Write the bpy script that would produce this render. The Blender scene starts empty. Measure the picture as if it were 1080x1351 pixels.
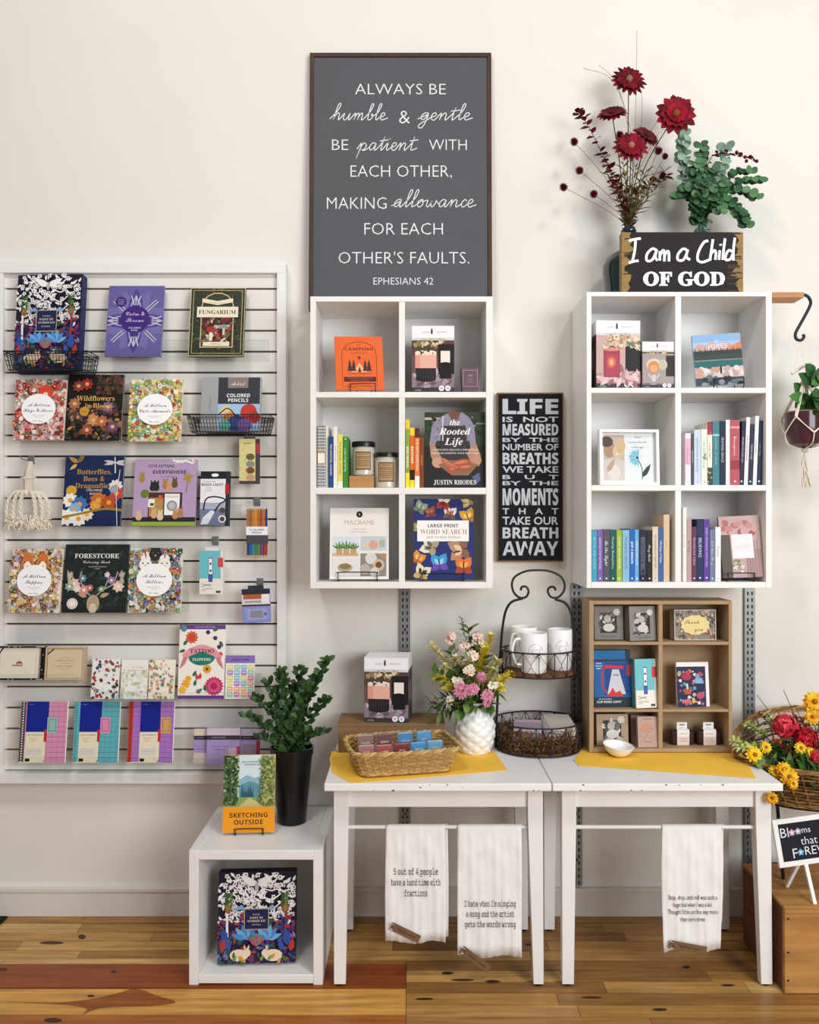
import bpy, math, random
from mathutils import Vector, Matrix
R = math.radians
S = bpy.context.scene
COL = S.collection
# ------------------------------------------------------------------ camera, light, exposure
H, F, CX, CY, DW = 1.692, 1080.0, 540.0, 685.0, 3.5      # camera height, focal length in pixels, horizon, wall distance
cam_d = bpy.data.cameras.new('camera'); cam = bpy.data.objects.new('camera', cam_d); COL.objects.link(cam)
cam.location = (0, -DW, H); cam.rotation_euler = (R(90), 0, 0)
cam_d.sensor_fit = 'HORIZONTAL'; cam_d.sensor_width = 36; cam_d.lens = 36; cam_d.shift_y = 9.5/1080
cam_d.clip_start = .05
S.camera = cam
S.view_settings.view_transform = 'Standard'; S.view_settings.look = 'None'
S.view_settings.gamma = 1; S.view_settings.exposure = 0.0
S.view_settings.use_curve_mapping = False
S.cycles.use_denoising = True
S.cycles.max_bounces = 8; S.cycles.transparent_max_bounces = 16
W = bpy.data.worlds.new('world'); S.world = W; W.use_nodes = True
W.node_tree.nodes['Background'].inputs[0].default_value = (0.93, 0.96, 1.0, 1)
W.node_tree.nodes['Background'].inputs[1].default_value = 0.32
def area(name, loc, target, size, size_y, power, col):
    d = bpy.data.lights.new(name, 'AREA'); d.shape = 'RECTANGLE'; d.size = size; d.size_y = size_y; d.energy = power; d.color = col
    o = bpy.data.objects.new(name, d); COL.objects.link(o); o.location = loc
    o.rotation_euler = (Vector(target)-Vector(loc)).to_track_quat('-Z', 'Y').to_euler()
area('shop_window_light', (3.2, -5.2, 2.5), (0.3, 0, .9), 3.2, 2.4, 222, (.95, .98, 1.0))
area('ceiling_lamp_light', (1.9, -3.0, 5.2), (.6, 0, 1.2), .6, .6, 40, (1.0, .96, .9))
area('ceiling_lamp_light.001', (-1.2, -3.0, 5.2), (-.8, 0, 1.1), .8, .8, 50, (1.0, .96, .9))
# ------------------------------------------------------------------ pixel -> place
def X(px, D): return (px-CX)*D/F
def Z(py, D): return H-(py-CY)*D/F
def Y(D): return D-DW
def P3(px, py, D): return (X(px, D), Y(D), Z(py, D))
def on_z(px, py, z):
    D = (H-z)*F/(py-CY); return (X(px, D), Y(D))
def lin(c):
    if isinstance(c, str):
        c = c.lstrip('#'); c = c if len(c) == 6 else ''.join(q*2 for q in c); c = tuple(int(c[i:i+2], 16)/255 for i in (0, 2, 4))
    return tuple(x/12.92 if x <= .04045 else ((x+.055)/1.055)**2.4 for x in c)
# ------------------------------------------------------------------ materials (all node based)
M = {}
def mat(name, col=None, rough=.5, metal=0, spec=.4, noise=0, nscale=20, stretch=(1, 1, 1), bump=0, bscale=60, trans=0, alpha=1, dark=None, coat=0, ior=1.45):
    m = bpy.data.materials.new(name); m.use_nodes = True; M[name] = m
    nt = m.node_tree; b = nt.nodes['Principled BSDF']; L = nt.links
    b.inputs['Roughness'].default_value = rough; b.inputs['Metallic'].default_value = metal
    b.inputs['Specular IOR Level'].default_value = spec; b.inputs['Transmission Weight'].default_value = trans
    b.inputs['Alpha'].default_value = alpha; b.inputs['Coat Weight'].default_value = coat; b.inputs['IOR'].default_value = ior
    if col is None:
        a = nt.nodes.new('ShaderNodeAttribute'); a.attribute_name = 'Col'; src = a.outputs['Color']
    else:
        a = nt.nodes.new('ShaderNodeRGB'); a.outputs[0].default_value = lin(col)+(1,); src = a.outputs[0]
    tc = nt.nodes.new('ShaderNodeTexCoord'); mp = nt.nodes.new('ShaderNodeMapping'); mp.inputs['Scale'].default_value = stretch
    L.new(tc.outputs['Object'], mp.inputs['Vector'])
    if noise:
        n = nt.nodes.new('ShaderNodeTexNoise'); n.inputs['Scale'].default_value = nscale; n.inputs['Detail'].default_value = 5
        L.new(mp.outputs[0], n.inputs['Vector'])
        r = nt.nodes.new('ShaderNodeMapRange'); r.inputs[1].default_value = .3; r.inputs[2].default_value = .7
        r.inputs[3].default_value = 1-noise; r.inputs[4].default_value = 1+noise*.5
        L.new(n.outputs['Fac'], r.inputs[0])
        x = nt.nodes.new('ShaderNodeMix'); x.data_type = 'RGBA'; x.blend_type = 'MULTIPLY'; x.inputs[0].default_value = 1
        L.new(src, x.inputs[6]); L.new(r.outputs[0], x.inputs[7]); src = x.outputs[2]
    L.new(src, b.inputs['Base Color'])
    if bump:
        n2 = nt.nodes.new('ShaderNodeTexNoise'); n2.inputs['Scale'].default_value = bscale; n2.inputs['Detail'].default_value = 4
        L.new(mp.outputs[0], n2.inputs['Vector'])
        bp = nt.nodes.new('ShaderNodeBump'); bp.inputs['Strength'].default_value = bump; bp.inputs['Distance'].default_value = .004
        L.new(n2.outputs['Fac'], bp.inputs['Height']); L.new(bp.outputs[0], b.inputs['Normal'])
    return m
mat('wall_paint', '#e6e2db', .75, noise=.03, nscale=1.5, bump=.08, bscale=90)
mat('trim_paint', '#ddd6ce', .5, noise=.04, nscale=6)
mat('floor_wood', None, .38, noise=.38, nscale=9, stretch=(.35, 5, 1), bump=.12, bscale=14, spec=.4)
mat('white_wood', '#efedea', .45, noise=.035, nscale=8, stretch=(1, 1, 3), bump=.06, bscale=40)
mat('white_table', '#f0eeec', .42, noise=.03, nscale=8, bump=.05, bscale=40)
mat('slat', '#e8e4de', .42, noise=.02, nscale=4)
mat('groove', '#55534f', .5, metal=.4)
mat('print', None, .5, spec=.3)
mat('glossy', None, .28, spec=.5)
mat('matte', None, .8, spec=.2)
mat('paper', '#ece7dc', .8, noise=.08, nscale=40, stretch=(1, 60, .5))
mat('black_metal', '#17161a', .45, spec=.5)
mat('steel', '#9b9a96', .35, metal=.85)
mat('zinc', '#8d8f8e', .42, metal=.6, noise=.08, nscale=12)
mat('slot', '#2e2d2c', .7)
mat('board_grey', '#55575b', .75, noise=.05, nscale=5, bump=.05)
mat('walnut', '#4a3325', .6, noise=.35, nscale=10, stretch=(4, 4, .4), bump=.1)
mat('chalk', '#e9e8e6', .9)
mat('mdf', '#ad9170', .75, noise=.06, nscale=30)
mat('crate_wood', '#b98547', .7, noise=.35, nscale=7, stretch=(.5, 3, 3), bump=.25, bscale=25)
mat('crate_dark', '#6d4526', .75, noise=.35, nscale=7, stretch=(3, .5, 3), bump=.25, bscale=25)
mat('oak', '#c08a55', .5, noise=.2, nscale=12, stretch=(.5, 4, 4))
mat('wicker', None, .6, noise=.22, nscale=60, spec=.3)
mat('linen_yellow', '#ffca48', .85, noise=.07, nscale=5, bump=.15, bscale=300)
mat('linen_white', '#f2f0ee', .9, noise=.03, nscale=30, bump=.25, bscale=260)
mat('ceramic', '#f4f3f1', .18, spec=.5, coat=.3)
mat('plum_glaze', '#4b2733', .15, spec=.6, noise=.25, nscale=9)
mat('black_plastic', '#0d0d0f', .3, spec=.5)
mat('leaf', None, .45, spec=.4, noise=.15, nscale=50)
mat('petal', None, .65, spec=.2, noise=.12, nscale=60)
mat('cord', '#e9dfce', .9, noise=.08, nscale=200)
mat('kraft', '#8a6b49', .8, noise=.08, nscale=30)
mat('teal_glass', '#12343b', .06, trans=.35, spec=.6, coat=.4)
mat('pale_glass', '#9cc8c2', .05, trans=.9, ior=1.45)
mat('jar_glass', '#d8d0bf', .15, trans=.15, spec=.5, coat=.4)
mat('wood_burnt', None, .65, noise=.3, nscale=14, stretch=(.6, 4, 4), bump=.15)
def pane(name, col):
    m = bpy.data.materials.new(name); m.use_nodes = True; M[name] = m; nt = m.node_tree; nt.nodes.clear()
    o = nt.nodes.new('ShaderNodeOutputMaterial'); t = nt.nodes.new('ShaderNodeBsdfTransparent'); t.inputs[0].default_value = lin(col)+(1,); nt.links.new(t.outputs[0], o.inputs[0])
pane('acrylic', '#fbfcfc'); pane('film', '#fcfcfc')
def edge_mat(name, fac):
    m = bpy.data.materials.new(name); m.use_nodes = True; M[name] = m; nt = m.node_tree; b = nt.nodes['Principled BSDF']; b.inputs['Base Color'].default_value = (.85, .88, .88, 1); b.inputs['Roughness'].default_value = .15; b.inputs['Alpha'].default_value = fac
edge_mat('acrylic_edge', .45); edge_mat('film_edge', .55)  # pale half-clear colour paints the edge highlights of the clear plastic
# ------------------------------------------------------------------ mesh builder
class MB:
    def __init__(s): s.v, s.f, s.c, s.m = [], [], [], []
    def add(s, vs, fs, col='#ffffff', m=0, T=None):
        k = len(s.v); c = lin(col)
        s.v += [tuple(T @ Vector(v)) if T is not None else tuple(v) for v in vs]
        for f in fs:
            s.f.append([i+k for i in f]); s.c.append(c); s.m.append(m)
    def box(s, x0, y0, z0, x1, y1, z1, col='#ffffff', m=0, T=None, cols=None, ms=None):
        vs = [(x0, y0, z0), (x1, y0, z0), (x1, y1, z0), (x0, y1, z0), (x0, y0, z1), (x1, y0, z1), (x1, y1, z1), (x0, y1, z1)]
        fs = dict(bottom=(0, 3, 2, 1), top=(4, 5, 6, 7), front=(0, 1, 5, 4), right=(1, 2, 6, 5), back=(2, 3, 7, 6), left=(3, 0, 4, 7))
        k = len(s.v); s.v += [tuple(T @ Vector(v)) if T is not None else v for v in vs]
        for n, f in fs.items():
            s.f.append([i+k for i in f]); s.c.append(lin((cols or {}).get(n, col))); s.m.append((ms or {}).get(n, m))
        return s
    def tube(s, pts, r, col='#ffffff', m=0, n=6, closed=False, cap=True, T=None):
        pts = [Vector(p) for p in pts]; N = len(pts); rs = r if isinstance(r, (list, tuple)) else [r]*N
        k = len(s.v); c = lin(col); up = None
        for i, p in enumerate(pts):
            a = pts[(i-1) % N] if (closed or i > 0) else p; b = pts[(i+1) % N] if (closed or i < N-1) else p
            t = (b-a); t = t.normalized() if t.length > 1e-9 else Vector((0, 0, 1))
            if up is None:
                up = t.orthogonal().normalized()
            up = (up-t*up.dot(t)); up = up.normalized() if up.length > 1e-6 else t.orthogonal().normalized()
            w = t.cross(up)
            for j in range(n):
                q = 2*math.pi*j/n; v = p+(up*math.cos(q)+w*math.sin(q))*rs[i]
                s.v.append(tuple(T @ v) if T is not None else tuple(v))
        for i in range(N if closed else N-1):
            for j in range(n):
                i2 = (i+1) % N
                s.f.append([k+i*n+j, k+i*n+(j+1) % n, k+i2*n+(j+1) % n, k+i2*n+j]); s.c.append(c); s.m.append(m)
        if cap and not closed:
            s.f.append([k+j for j in reversed(range(n))]); s.c.append(c); s.m.append(m)
            s.f.append([k+(N-1)*n+j for j in range(n)]); s.c.append(c); s.m.append(m)
        return s
    def lathe(s, prof, n=28, col='#ffffff', m=0, T=None, sx=1, sy=1, cols=None, cap=True):
        k = len(s.v)
        for (r, z) in prof:
            for j in range(n):
                q = 2*math.pi*j/n; v = Vector((r*sx*math.cos(q), r*sy*math.sin(q), z))
                s.v.append(tuple(T @ v) if T is not None else tuple(v))
        for i in range(len(prof)-1):
            c = lin(cols[i] if cols else col)
            for j in range(n):
                s.f.append([k+i*n+j, k+i*n+(j+1) % n, k+(i+1)*n+(j+1) % n, k+(i+1)*n+j]); s.c.append(c); s.m.append(m)
        if cap:
            s.f.append([k+j for j in reversed(range(n))]); s.c.append(lin(cols[0] if cols else col)); s.m.append(m)
            s.f.append([k+(len(prof)-1)*n+j for j in range(n)]); s.c.append(lin(cols[-1] if cols else col)); s.m.append(m)
        return s
    def ball(s, c, r, col='#ffffff', m=0, n=10, k=6, sc=(1, 1, 1), T=None):
        prof = [(max(1e-4, math.sin(math.pi*i/k))*r, -math.cos(math.pi*i/k)*r) for i in range(k+1)]
        TT = Matrix.Translation(c) @ Matrix.Diagonal((sc[0], sc[1], sc[2], 1))
        return s.lathe(prof, n, col, m, TT if T is None else T @ TT)
    def prism(s, poly, y0, y1, col='#ffffff', m=0, T=None):          # outline in x-z, extruded along y
        n = len(poly); vs = [(a, y0, b) for a, b in poly]+[(a, y1, b) for a, b in poly]
        fs = [list(range(n)), list(reversed(range(n, 2*n)))]+[[i, i+n, (i+1) % n+n, (i+1) % n] for i in range(n)]
        s.add(vs, fs, col, m, T); return s
    def leaf(s, base, d, L, w, col, m=0, up=(0, 0, 1), fold=.15, curl=.2, n=4, rnd=1.0):
        d = Vector(d).normalized(); side = d.cross(Vector(up)); side = side.normalized() if side.length > 1e-4 else d.orthogonal().normalized()
        nn = side.cross(d).normalized(); b = Vector(base); vs = [b]; fs = []
        for i in range(1, n):
            t = i/n; ww = w*math.sin(math.pi*t**.8)**rnd*.5; p = b+d*L*t-nn*(curl*L*t*t)
            vs += [p-side*ww+nn*fold*ww, p, p+side*ww+nn*fold*ww]
        vs.append(b+d*L-nn*curl*L); e = len(vs)-1
        fs += [(0, 2, 1), (0, 3, 2)]
        for i in range(n-2):
            a = 1+3*i; fs += [(a, a+1, a+4, a+3), (a+1, a+2, a+5, a+4)]
        a = 1+3*(n-2); fs += [(a, a+1, e), (a+1, a+2, e)]
        s.add(vs, fs, col, m); return s
    def build(s, name, mats, parent=None, smooth=True, bevel=0, ang=40, solid=0):
        me = bpy.data.meshes.new(name); me.from_pydata(s.v, [], s.f)
        for q in (mats if isinstance(mats, (list, tuple)) else [mats]): me.materials.append(M[q])
        at = me.color_attributes.new('Col', 'FLOAT_COLOR', 'CORNER'); buf = []
        for f, c in zip(s.f, s.c): buf += [c[0], c[1], c[2], 1.0]*len(f)
        at.data.foreach_set('color', buf)
        me.polygons.foreach_set('material_index', s.m)
        if smooth:
            me.polygons.foreach_set('use_smooth', [True]*len(s.f)); me.update(); me.set_sharp_from_angle(angle=R(ang))
        me.update()
        o = bpy.data.objects.new(name, me); COL.objects.link(o)
        if parent: o.parent = parent
        if bevel:
            b = o.modifiers.new('bevel', 'BEVEL'); b.width = bevel; b.segments = 2; b.limit_method = 'ANGLE'; b.angle_limit = R(50)
        if solid:
            b = o.modifiers.new('solid', 'SOLIDIFY'); b.thickness = solid; b.offset = 0
        return o
def tag(o, label, cat, group=None, kind=None):
    o['label'] = label; o['category'] = cat
    if group: o['group'] = group
    if kind: o['kind'] = kind
    return o
def thing(name, label, cat, loc=(0, 0, 0), rot=(0, 0, 0), group=None):
    o = bpy.data.objects.new(name, None); o.empty_display_size = .05; COL.objects.link(o); o.location = loc; o.rotation_euler = rot
    return tag(o, label, cat, group)
def struct(o): o['kind'] = 'structure'; return o
def spline(pts, k=8, closed=False):
    pts = [Vector(p) for p in pts]; N = len(pts); out = []
    for i in range(N if closed else N-1):
        g = lambda j: pts[j % N] if closed else pts[max(0, min(N-1, j))]
        a, b, c, d = g(i-1), g(i), g(i+1), g(i+2)
        for j in range(k):
            t = j/k
            out.append(.5*((2*b)+(c-a)*t+(2*a-5*b+4*c-d)*t*t+(3*b-a-3*c+d)*t**3))
    if not closed: out.append(pts[-1])
    return out
# ------------------------------------------------------------------ lettering and printed artwork
STY = {'serif': (0x1D400, 0x1D41A, 0x1D7CE), 'ital': (0x1D468, 0x1D482, None), 'script': (0x1D4D0, 0x1D4EA, None),
       'bold': (0x1D5D4, 0x1D5EE, 0x1D7EC), 'mono': (0x1D670, 0x1D68A, 0x1D7F6), 'boldital': (0x1D63C, 0x1D656, None)}
def stylize(t, st):
    if st not in STY: return t
    A, a, d = STY[st]; o = ''
    for ch in t:
        if 'A' <= ch <= 'Z': o += chr(A+ord(ch)-65)
        elif 'a' <= ch <= 'z': o += chr(a+ord(ch)-97)
        elif ch.isdigit() and d: o += chr(d+ord(ch)-48)
        else: o += ch
    return o
_tc = {}
def glyphs(t, st='sans', off=0.0, space=1.0):
    key = (t, st, off, space)
    if key in _tc: return _tc[key]
    c = bpy.data.curves.new('lettering', 'FONT'); c.body = stylize(t, st); c.resolution_u = 2; c.offset = off; c.space_character = space
    o = bpy.data.objects.new('lettering', c); me = bpy.data.meshes.new_from_object(o)
    vs = [(v.co.x, v.co.y) for v in me.vertices]; fs = [list(p.vertices) for p in me.polygons]
    bpy.data.objects.remove(o); bpy.data.curves.remove(c); bpy.data.meshes.remove(me)
    if not vs: vs = [(0, 0), (1, 1)]
    _tc[key] = (vs, fs, min(v[0] for v in vs), max(v[0] for v in vs), min(v[1] for v in vs), max(v[1] for v in vs))
    return _tc[key]
class Art:
    """flat print on a rectangle: origin o (lower left), axes u and v, size w x h; coordinates run 0..1 in both directions, radii in widths"""
    def __init__(s, mb, o, u, v, w, h, m=0, step=1e-5, lift=2e-5):
        s.mb, s.o, s.u, s.v, s.w, s.h, s.m = mb, Vector(o), Vector(u), Vector(v), w, h, m
        s.n = s.u.cross(s.v).normalized(); s.k = lift; s.step = step; s.a = w/h
    def pt(s, x, y): return s.o+s.u*(x*s.w)+s.v*(y*s.h)+s.n*s.k
    def raw(s, pts, fs, col):
        s.k += s.step; s.mb.add([s.pt(*p) for p in pts], fs, col, s.m)
    def poly(s, pts, col, clip=True):
        if clip:
            for ax, lim, sg in ((0, 0, 1), (0, 1, -1), (1, 0, 1), (1, 1, -1)):
                out = []; n = len(pts)
                for i in range(n):
                    a, b = pts[i], pts[(i+1) % n]; ia, ib = (a[ax]-lim)*sg >= 0, (b[ax]-lim)*sg >= 0
                    if ia: out.append(a)
                    if ia != ib:
                        t = (lim-a[ax])/(b[ax]-a[ax]); out.append((a[0]+t*(b[0]-a[0]), a[1]+t*(b[1]-a[1])))
                pts = out
                if len(pts) < 3: return
        s.raw(pts, [list(range(len(pts)))], col)
    def rect(s, x0, y0, x1, y1, col): s.poly([(x0, y0), (x1, y0), (x1, y1), (x0, y1)], col)
    def ell(s, x, y, rx, ry, col, rot=0, n=14):
        c, t = math.cos(R(rot)), math.sin(R(rot)); pts = []
        for i in range(n):
            q = 2*math.pi*i/n; a, b = rx*math.cos(q), ry*math.sin(q); pts.append((x+a*c-b*t, y+(a*t+b*c)*s.a))
        s.poly(pts, col)
    def circ(s, x, y, r, col, n=18): s.ell(x, y, r, r, col, 0, n)
    def leaf(s, x, y, L, w, ang, col):
        c, t = math.cos(R(ang)), math.sin(R(ang)); pts = []
        for a, b in ((0, 0), (.3, .5), (.65, .4), (1, 0), (.65, -.4), (.3, -.5)):
            a, b = a*L, b*w; pts.append((x+a*c-b*t, y+(a*t+b*c)*s.a))
        s.poly(pts, col)
    def flower(s, x, y, r, col, cc, n=6, rot=0, fat=.7):
        for i in range(n): s.leaf(x, y, r, r*fat, rot+360*i/n, col)
        s.circ(x, y, r*.3, cc, 8)
    def star(s, x, y, r, col, n=8, inner=.4, rot=0):
        pts = [(x+(r if i % 2 == 0 else r*inner)*math.cos(R(rot)+math.pi*i/n), y+(r if i % 2 == 0 else r*inner)*math.sin(R(rot)+math.pi*i/n)*s.a) for i in range(2*n)]
        s.raw(pts+[(x, y)], [(i, (i+1) % (2*n), 2*n) for i in range(2*n)], col)
    def line(s, pts, wd, col, closed=False, curve=0):
        if curve: pts = [(p.x, p.y) for p in spline([(a, b, 0) for a, b in pts], curve, closed)]
        N = len(pts); L = []; fs = []
        for i in range(N):
            a = pts[(i-1) % N] if closed or i else pts[i]; b = pts[(i+1) % N] if closed or i < N-1 else pts[i]
            dx, dy = b[0]-a[0], (b[1]-a[1])/s.a; l = math.hypot(dx, dy) or 1; nx, ny = -dy/l*wd/2, dx/l*wd/2*s.a
            L += [(pts[i][0]+nx, pts[i][1]+ny), (pts[i][0]-nx, pts[i][1]-ny)]
        for i in range(N if closed else N-1):
            j = (i+1) % N; fs.append((2*i+1, 2*j+1, 2*j, 2*i))
        s.raw(L, fs, col)
    def frame(s, x0, y0, x1, y1, wd, col):
        h = wd*s.a
        s.rect(x0, y0, x1, y0+h, col); s.rect(x0, y1-h, x1, y1, col); s.rect(x0, y0, x0+wd, y1, col); s.rect(x1-wd, y0, x1, y1, col)
    def text(s, t, x, y, h, col, st='sans', w=None, off=0.0, fit=False, rot=0, space=1.0, align='c'):
        """h: height of the writing in heights of the rectangle; w: greatest (fit: exact) width"""
        vs, fs, x0, x1, y0, y1 = glyphs(t, st, off, space)
        _, _, _, _, r0, r1 = glyphs('x' if t.islower() and not any(q in t for q in 'bdfhkltpqgyj') else 'H', st, off)
        ky = h/(r1-r0); kx = ky/s.a
        if w and (fit or (x1-x0)*kx > w):
            k2 = w/(x1-x0)
            if not fit: ky *= k2/kx
            kx = k2
        c, q = math.cos(R(rot)), math.sin(R(rot)); xm = (x0+x1)/2 if align == 'c' else x0; ym = (r1+r0)/2; pts = []
        for a, b in vs:
            a, b = (a-xm)*kx, (b-ym)*ky
            pts.append((x+a*c-b/s.a*q, y+a*s.a*q+b*c))
        s.raw(pts, fs, col)
    def blot(s, x0, y0, x1, y1, n, cols, r, seed=1, kinds='cl'):
        rd = random.Random(seed)
        for _ in range(n):
            x, y, k, c = rd.uniform(x0, x1), rd.uniform(y0, y1), rd.choice(kinds), rd.choice(cols); q = rd.uniform(r*.5, r)
            if k == 'c': s.circ(x, y, q, c, 9)
            elif k == 'l': s.leaf(x, y, q*2.4, q, rd.uniform(0, 360), c)
            elif k == 'f': s.flower(x, y, q*1.3, c, rd.choice(cols), 6, rd.uniform(0, 60))
            elif k == 'r': s.rect(x, y, x+q, y+q*s.a, c)
            elif k == 'a':                       # a little round animal face with two ears
                s.leaf(x-q*.5, y+q*.3*s.a, q*1.2, q*.7, 110, c); s.leaf(x+q*.5, y+q*.3*s.a, q*1.2, q*.7, 70, c); s.circ(x, y, q, c, 10)
                for e in (-.4, .4): s.circ(x+e*q, y+.1*q*s.a, q*.13, '#1c1714', 5)
                s.ell(x, y-.3*q*s.a, q*.35, q*.25, '#fff6ea', 0, 6)
def front(mb, w, h, m=0, y=0): return Art(mb, (-w/2, y, 0), (1, 0, 0), (0, 0, 1), w, h, m)
# ------------------------------------------------------------------ the room
def floor():
    b = MB(); rd = random.Random(4)
    b.box(-4, -5.2, -.06, 4.5, .05, -.006, '#20130b')
    narrow = ['#ac7c3e', '#c0904f', '#976a36', '#cb9c58', '#a5763f', '#b7874b', '#d3a866', '#b18243']
    def row(d0, d1, xa, xb, pal, lo=.5, hi=1.5, first=None):
        x = xa; k = 0
        while x < xb-.01:
            x2 = min(xb, x+(first if first and k == 0 else rd.uniform(lo, hi)))
            if xb-x2 < .2: x2 = xb
            b.box(x+.0006, Y(d0)+.0032, -.006, x2-.0012, Y(d1)-.0032, rd.uniform(-.0008, 0), rd.choice(pal)); x = x2; k += 1
    edges = []; d = 3.5
    while d > -1.6: edges.append(d); d -= .0718
    for d1, d0 in zip(edges, edges[1:]):
        if d0 > 3.117: row(d0, d1, -4, 4.5, narrow)
        else: row(d0, d1, -.012, 4.5, narrow)
    wide = [(3.118, 2.953, ['#94481a']), (2.953, 2.795, ['#d99f4c']), (2.795, 2.62, ['#b0672a']), (2.62, 2.45, ['#c98d43']), (2.45, 2.28, ['#9c5424'])]
    row(3.15, 3.118, -4, -.012, narrow)
    for d1, d0, pal in wide: row(d0, d1, -4, -.012, pal, 3.9, 4.2)
    d1 = 2.28
    while d1 > -1.5:
        row(d1-.16, d1, -4, -.012, ['#b0672a', '#c98d43', '#9c5424', '#d99f4c'], 1.5, 3); d1 -= .16
    # red heart wood and knots in the boards, shapes of their own
    a = Art(b, (-4, -5.2, .0003), (1, 0, 0), (0, 1, 0), 8.5, 5.25)
    def fl(px, py):
        D = H*F/(py-CY); return ((X(px, D)+4)/8.5, (Y(D)+5.2)/5.25)
    hp = ((0, 1321), (70, 1323), (120, 1318), (160, 1309), (172, 1305), (187, 1306), (205, 1313), (232, 1322), (200, 1327), (140, 1329), (117, 1335), (108, 1339), (114, 1331), (90, 1326))
    a.poly([(q.x, q.y) for q in spline([fl(*p)+(0,) for p in hp], 4, True)], '#9c531b')
    for px, py, rx, ry in ((120, 1314, 5, 1.6), (68, 1244, 16, 2), (108, 1236, 5, 3), (150, 1282, 4, 1.5), (4, 1279, 6, 2), (70, 1346, 12, 3), (590, 1284, 8, 2), (610, 1293, 16, 1.6), (650, 1295, 10, 2), (700, 1246, 9, 1.6), (905, 1276, 5, 2), (560, 1318, 12, 1.6), (780, 1316, 14, 1.4), (870, 1332, 10, 2), (960, 1300, 9, 1.5)):
        a.poly([fl(px+rx*math.cos(t*.524), py+ry*math.sin(t*.524)) for t in range(12)], '#3c2413')
    struct(b.build('floor', 'floor_wood', smooth=False))
floor()
struct(MB().box(-4, 0, -.06, 4.5, .1, 4.9).build('wall_back', 'wall_paint', smooth=False))
b = MB(); b.box(-4, -.016, 0, 4.5, 0, .112); b.box(-4, -.022, .106, 4.5, 0, .122)
struct(b.build('baseboard_back', 'trim_paint', smooth=False, bevel=.002))
D_C = 3.21
def floor_mat():
    t = MB(); a, c = on_z(14, 1207, 0), on_z(0, 1224, 0); y0, y1 = -.024, c[1]
    pts = [(a[0], y0), (c[0]-.01, y1-.03), (-2.4, y1-.35), (-2.4, y0)]
    t.add([(x, y, .0005) for x, y in pts]+[(x, y, .007) for x, y in pts], [(3, 2, 1, 0), (4, 5, 6, 7), (0, 1, 5, 4), (1, 2, 6, 5), (2, 3, 7, 6), (3, 0, 4, 7)], '#18231f')
    tag(t.build('floor_mat', 'matte', smooth=False), 'dark green black floor mat corner at the left edge by the baseboard', 'mat')
floor_mat()
# ------------------------------------------------------------------ slotted steel standards on the wall
def standard(px0, px1, z0, z1, label):
    D = 3.485; x0, x1 = X(px0, D), X(px1, D); w = x1-x0; xm = (x0+x1)/2
    t = thing('wall_standard', label, 'shelf standard', (xm, -.0006, z0), group='slotted steel wall standards')
    b = MB(); h = z1-z0; b.box(-w/2, -.014, 0, w/2, 0, h); b.build('steel_channel', 'zinc', t, bevel=.001)
    s = MB(); a = Art(s, (-w/2, -.014, 0), (1, 0, 0), (0, 0, 1), w, h)
    n = int(h/.028)
    for i in range(n):
        z = (i+.5)/n
        for q in (.3, .7): a.rect(q-.075, z-.0075/h, q+.075, z+.0075/h, '#202020')
        if i % 7 == 3: a.circ(.5, z+.5/n, .12, '#181818', 8)
    s.build('slot_punching', 'slot', t, smooth=False)
standard(527, 541, .13, Z(776.5, D_C)-.002, 'grey slotted steel standard under the middle wall shelf')
standard(753, 768, .13, Z(776.5, D_C)-.002, 'grey slotted steel standard behind the black two-tier basket stand')
standard(982, 996, .13, Z(776.5, D_C)-.002, 'grey slotted steel standard right of the small brown cubby')
# ------------------------------------------------------------------ slatwall
D_SL = 3.458                                             # front of the slats
def slatwall():
    t = thing('slatted_display_board', 'white slatwall panel with grooves in a white frame on the wall', 'slatwall', (0, 0, 0))
    x0, x1 = X(-40, D_SL), X(366, D_SL); zt, zb = Z(358, D_SL), Z(1021, D_SL)
    s = MB(); top = zt; g = .0085
    s.box(x0, -.022, zb, x1, -.0006, zt, m=1)
    z = Z(381, D_SL); sp = 27.63*D_SL/F
    while z > zb:
        s.box(x0, Y(D_SL), z+g/2, x1, -.022, top, m=0); top = z-g/2; z -= sp
    s.box(x0, Y(D_SL), zb, x1, -.022, top)
    s.build('slat_board', ['slat', 'groove'], t, smooth=False)
    Df = 3.437
    fx1, ft, fb = X(377, Df), Z(346, Df), Z(1033, Df)
    def rail(a, z0, c, z1, yf=Y(Df)): MB().box(a, yf, z0, c, -.0006, z1).build('frame_rail', 'white_wood', t, bevel=.002)
    rail(X(-60, Df), Z(360, Df), fx1, ft); rail(X(-60, Df), fb, fx1, Z(1019, Df), Y(3.425))
    rail(X(365, Df), Z(1019, Df), fx1, Z(360, Df)); rail(X(-60, Df), Z(1019, Df), X(3.5, Df), Z(360, Df))
slatwall()
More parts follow.
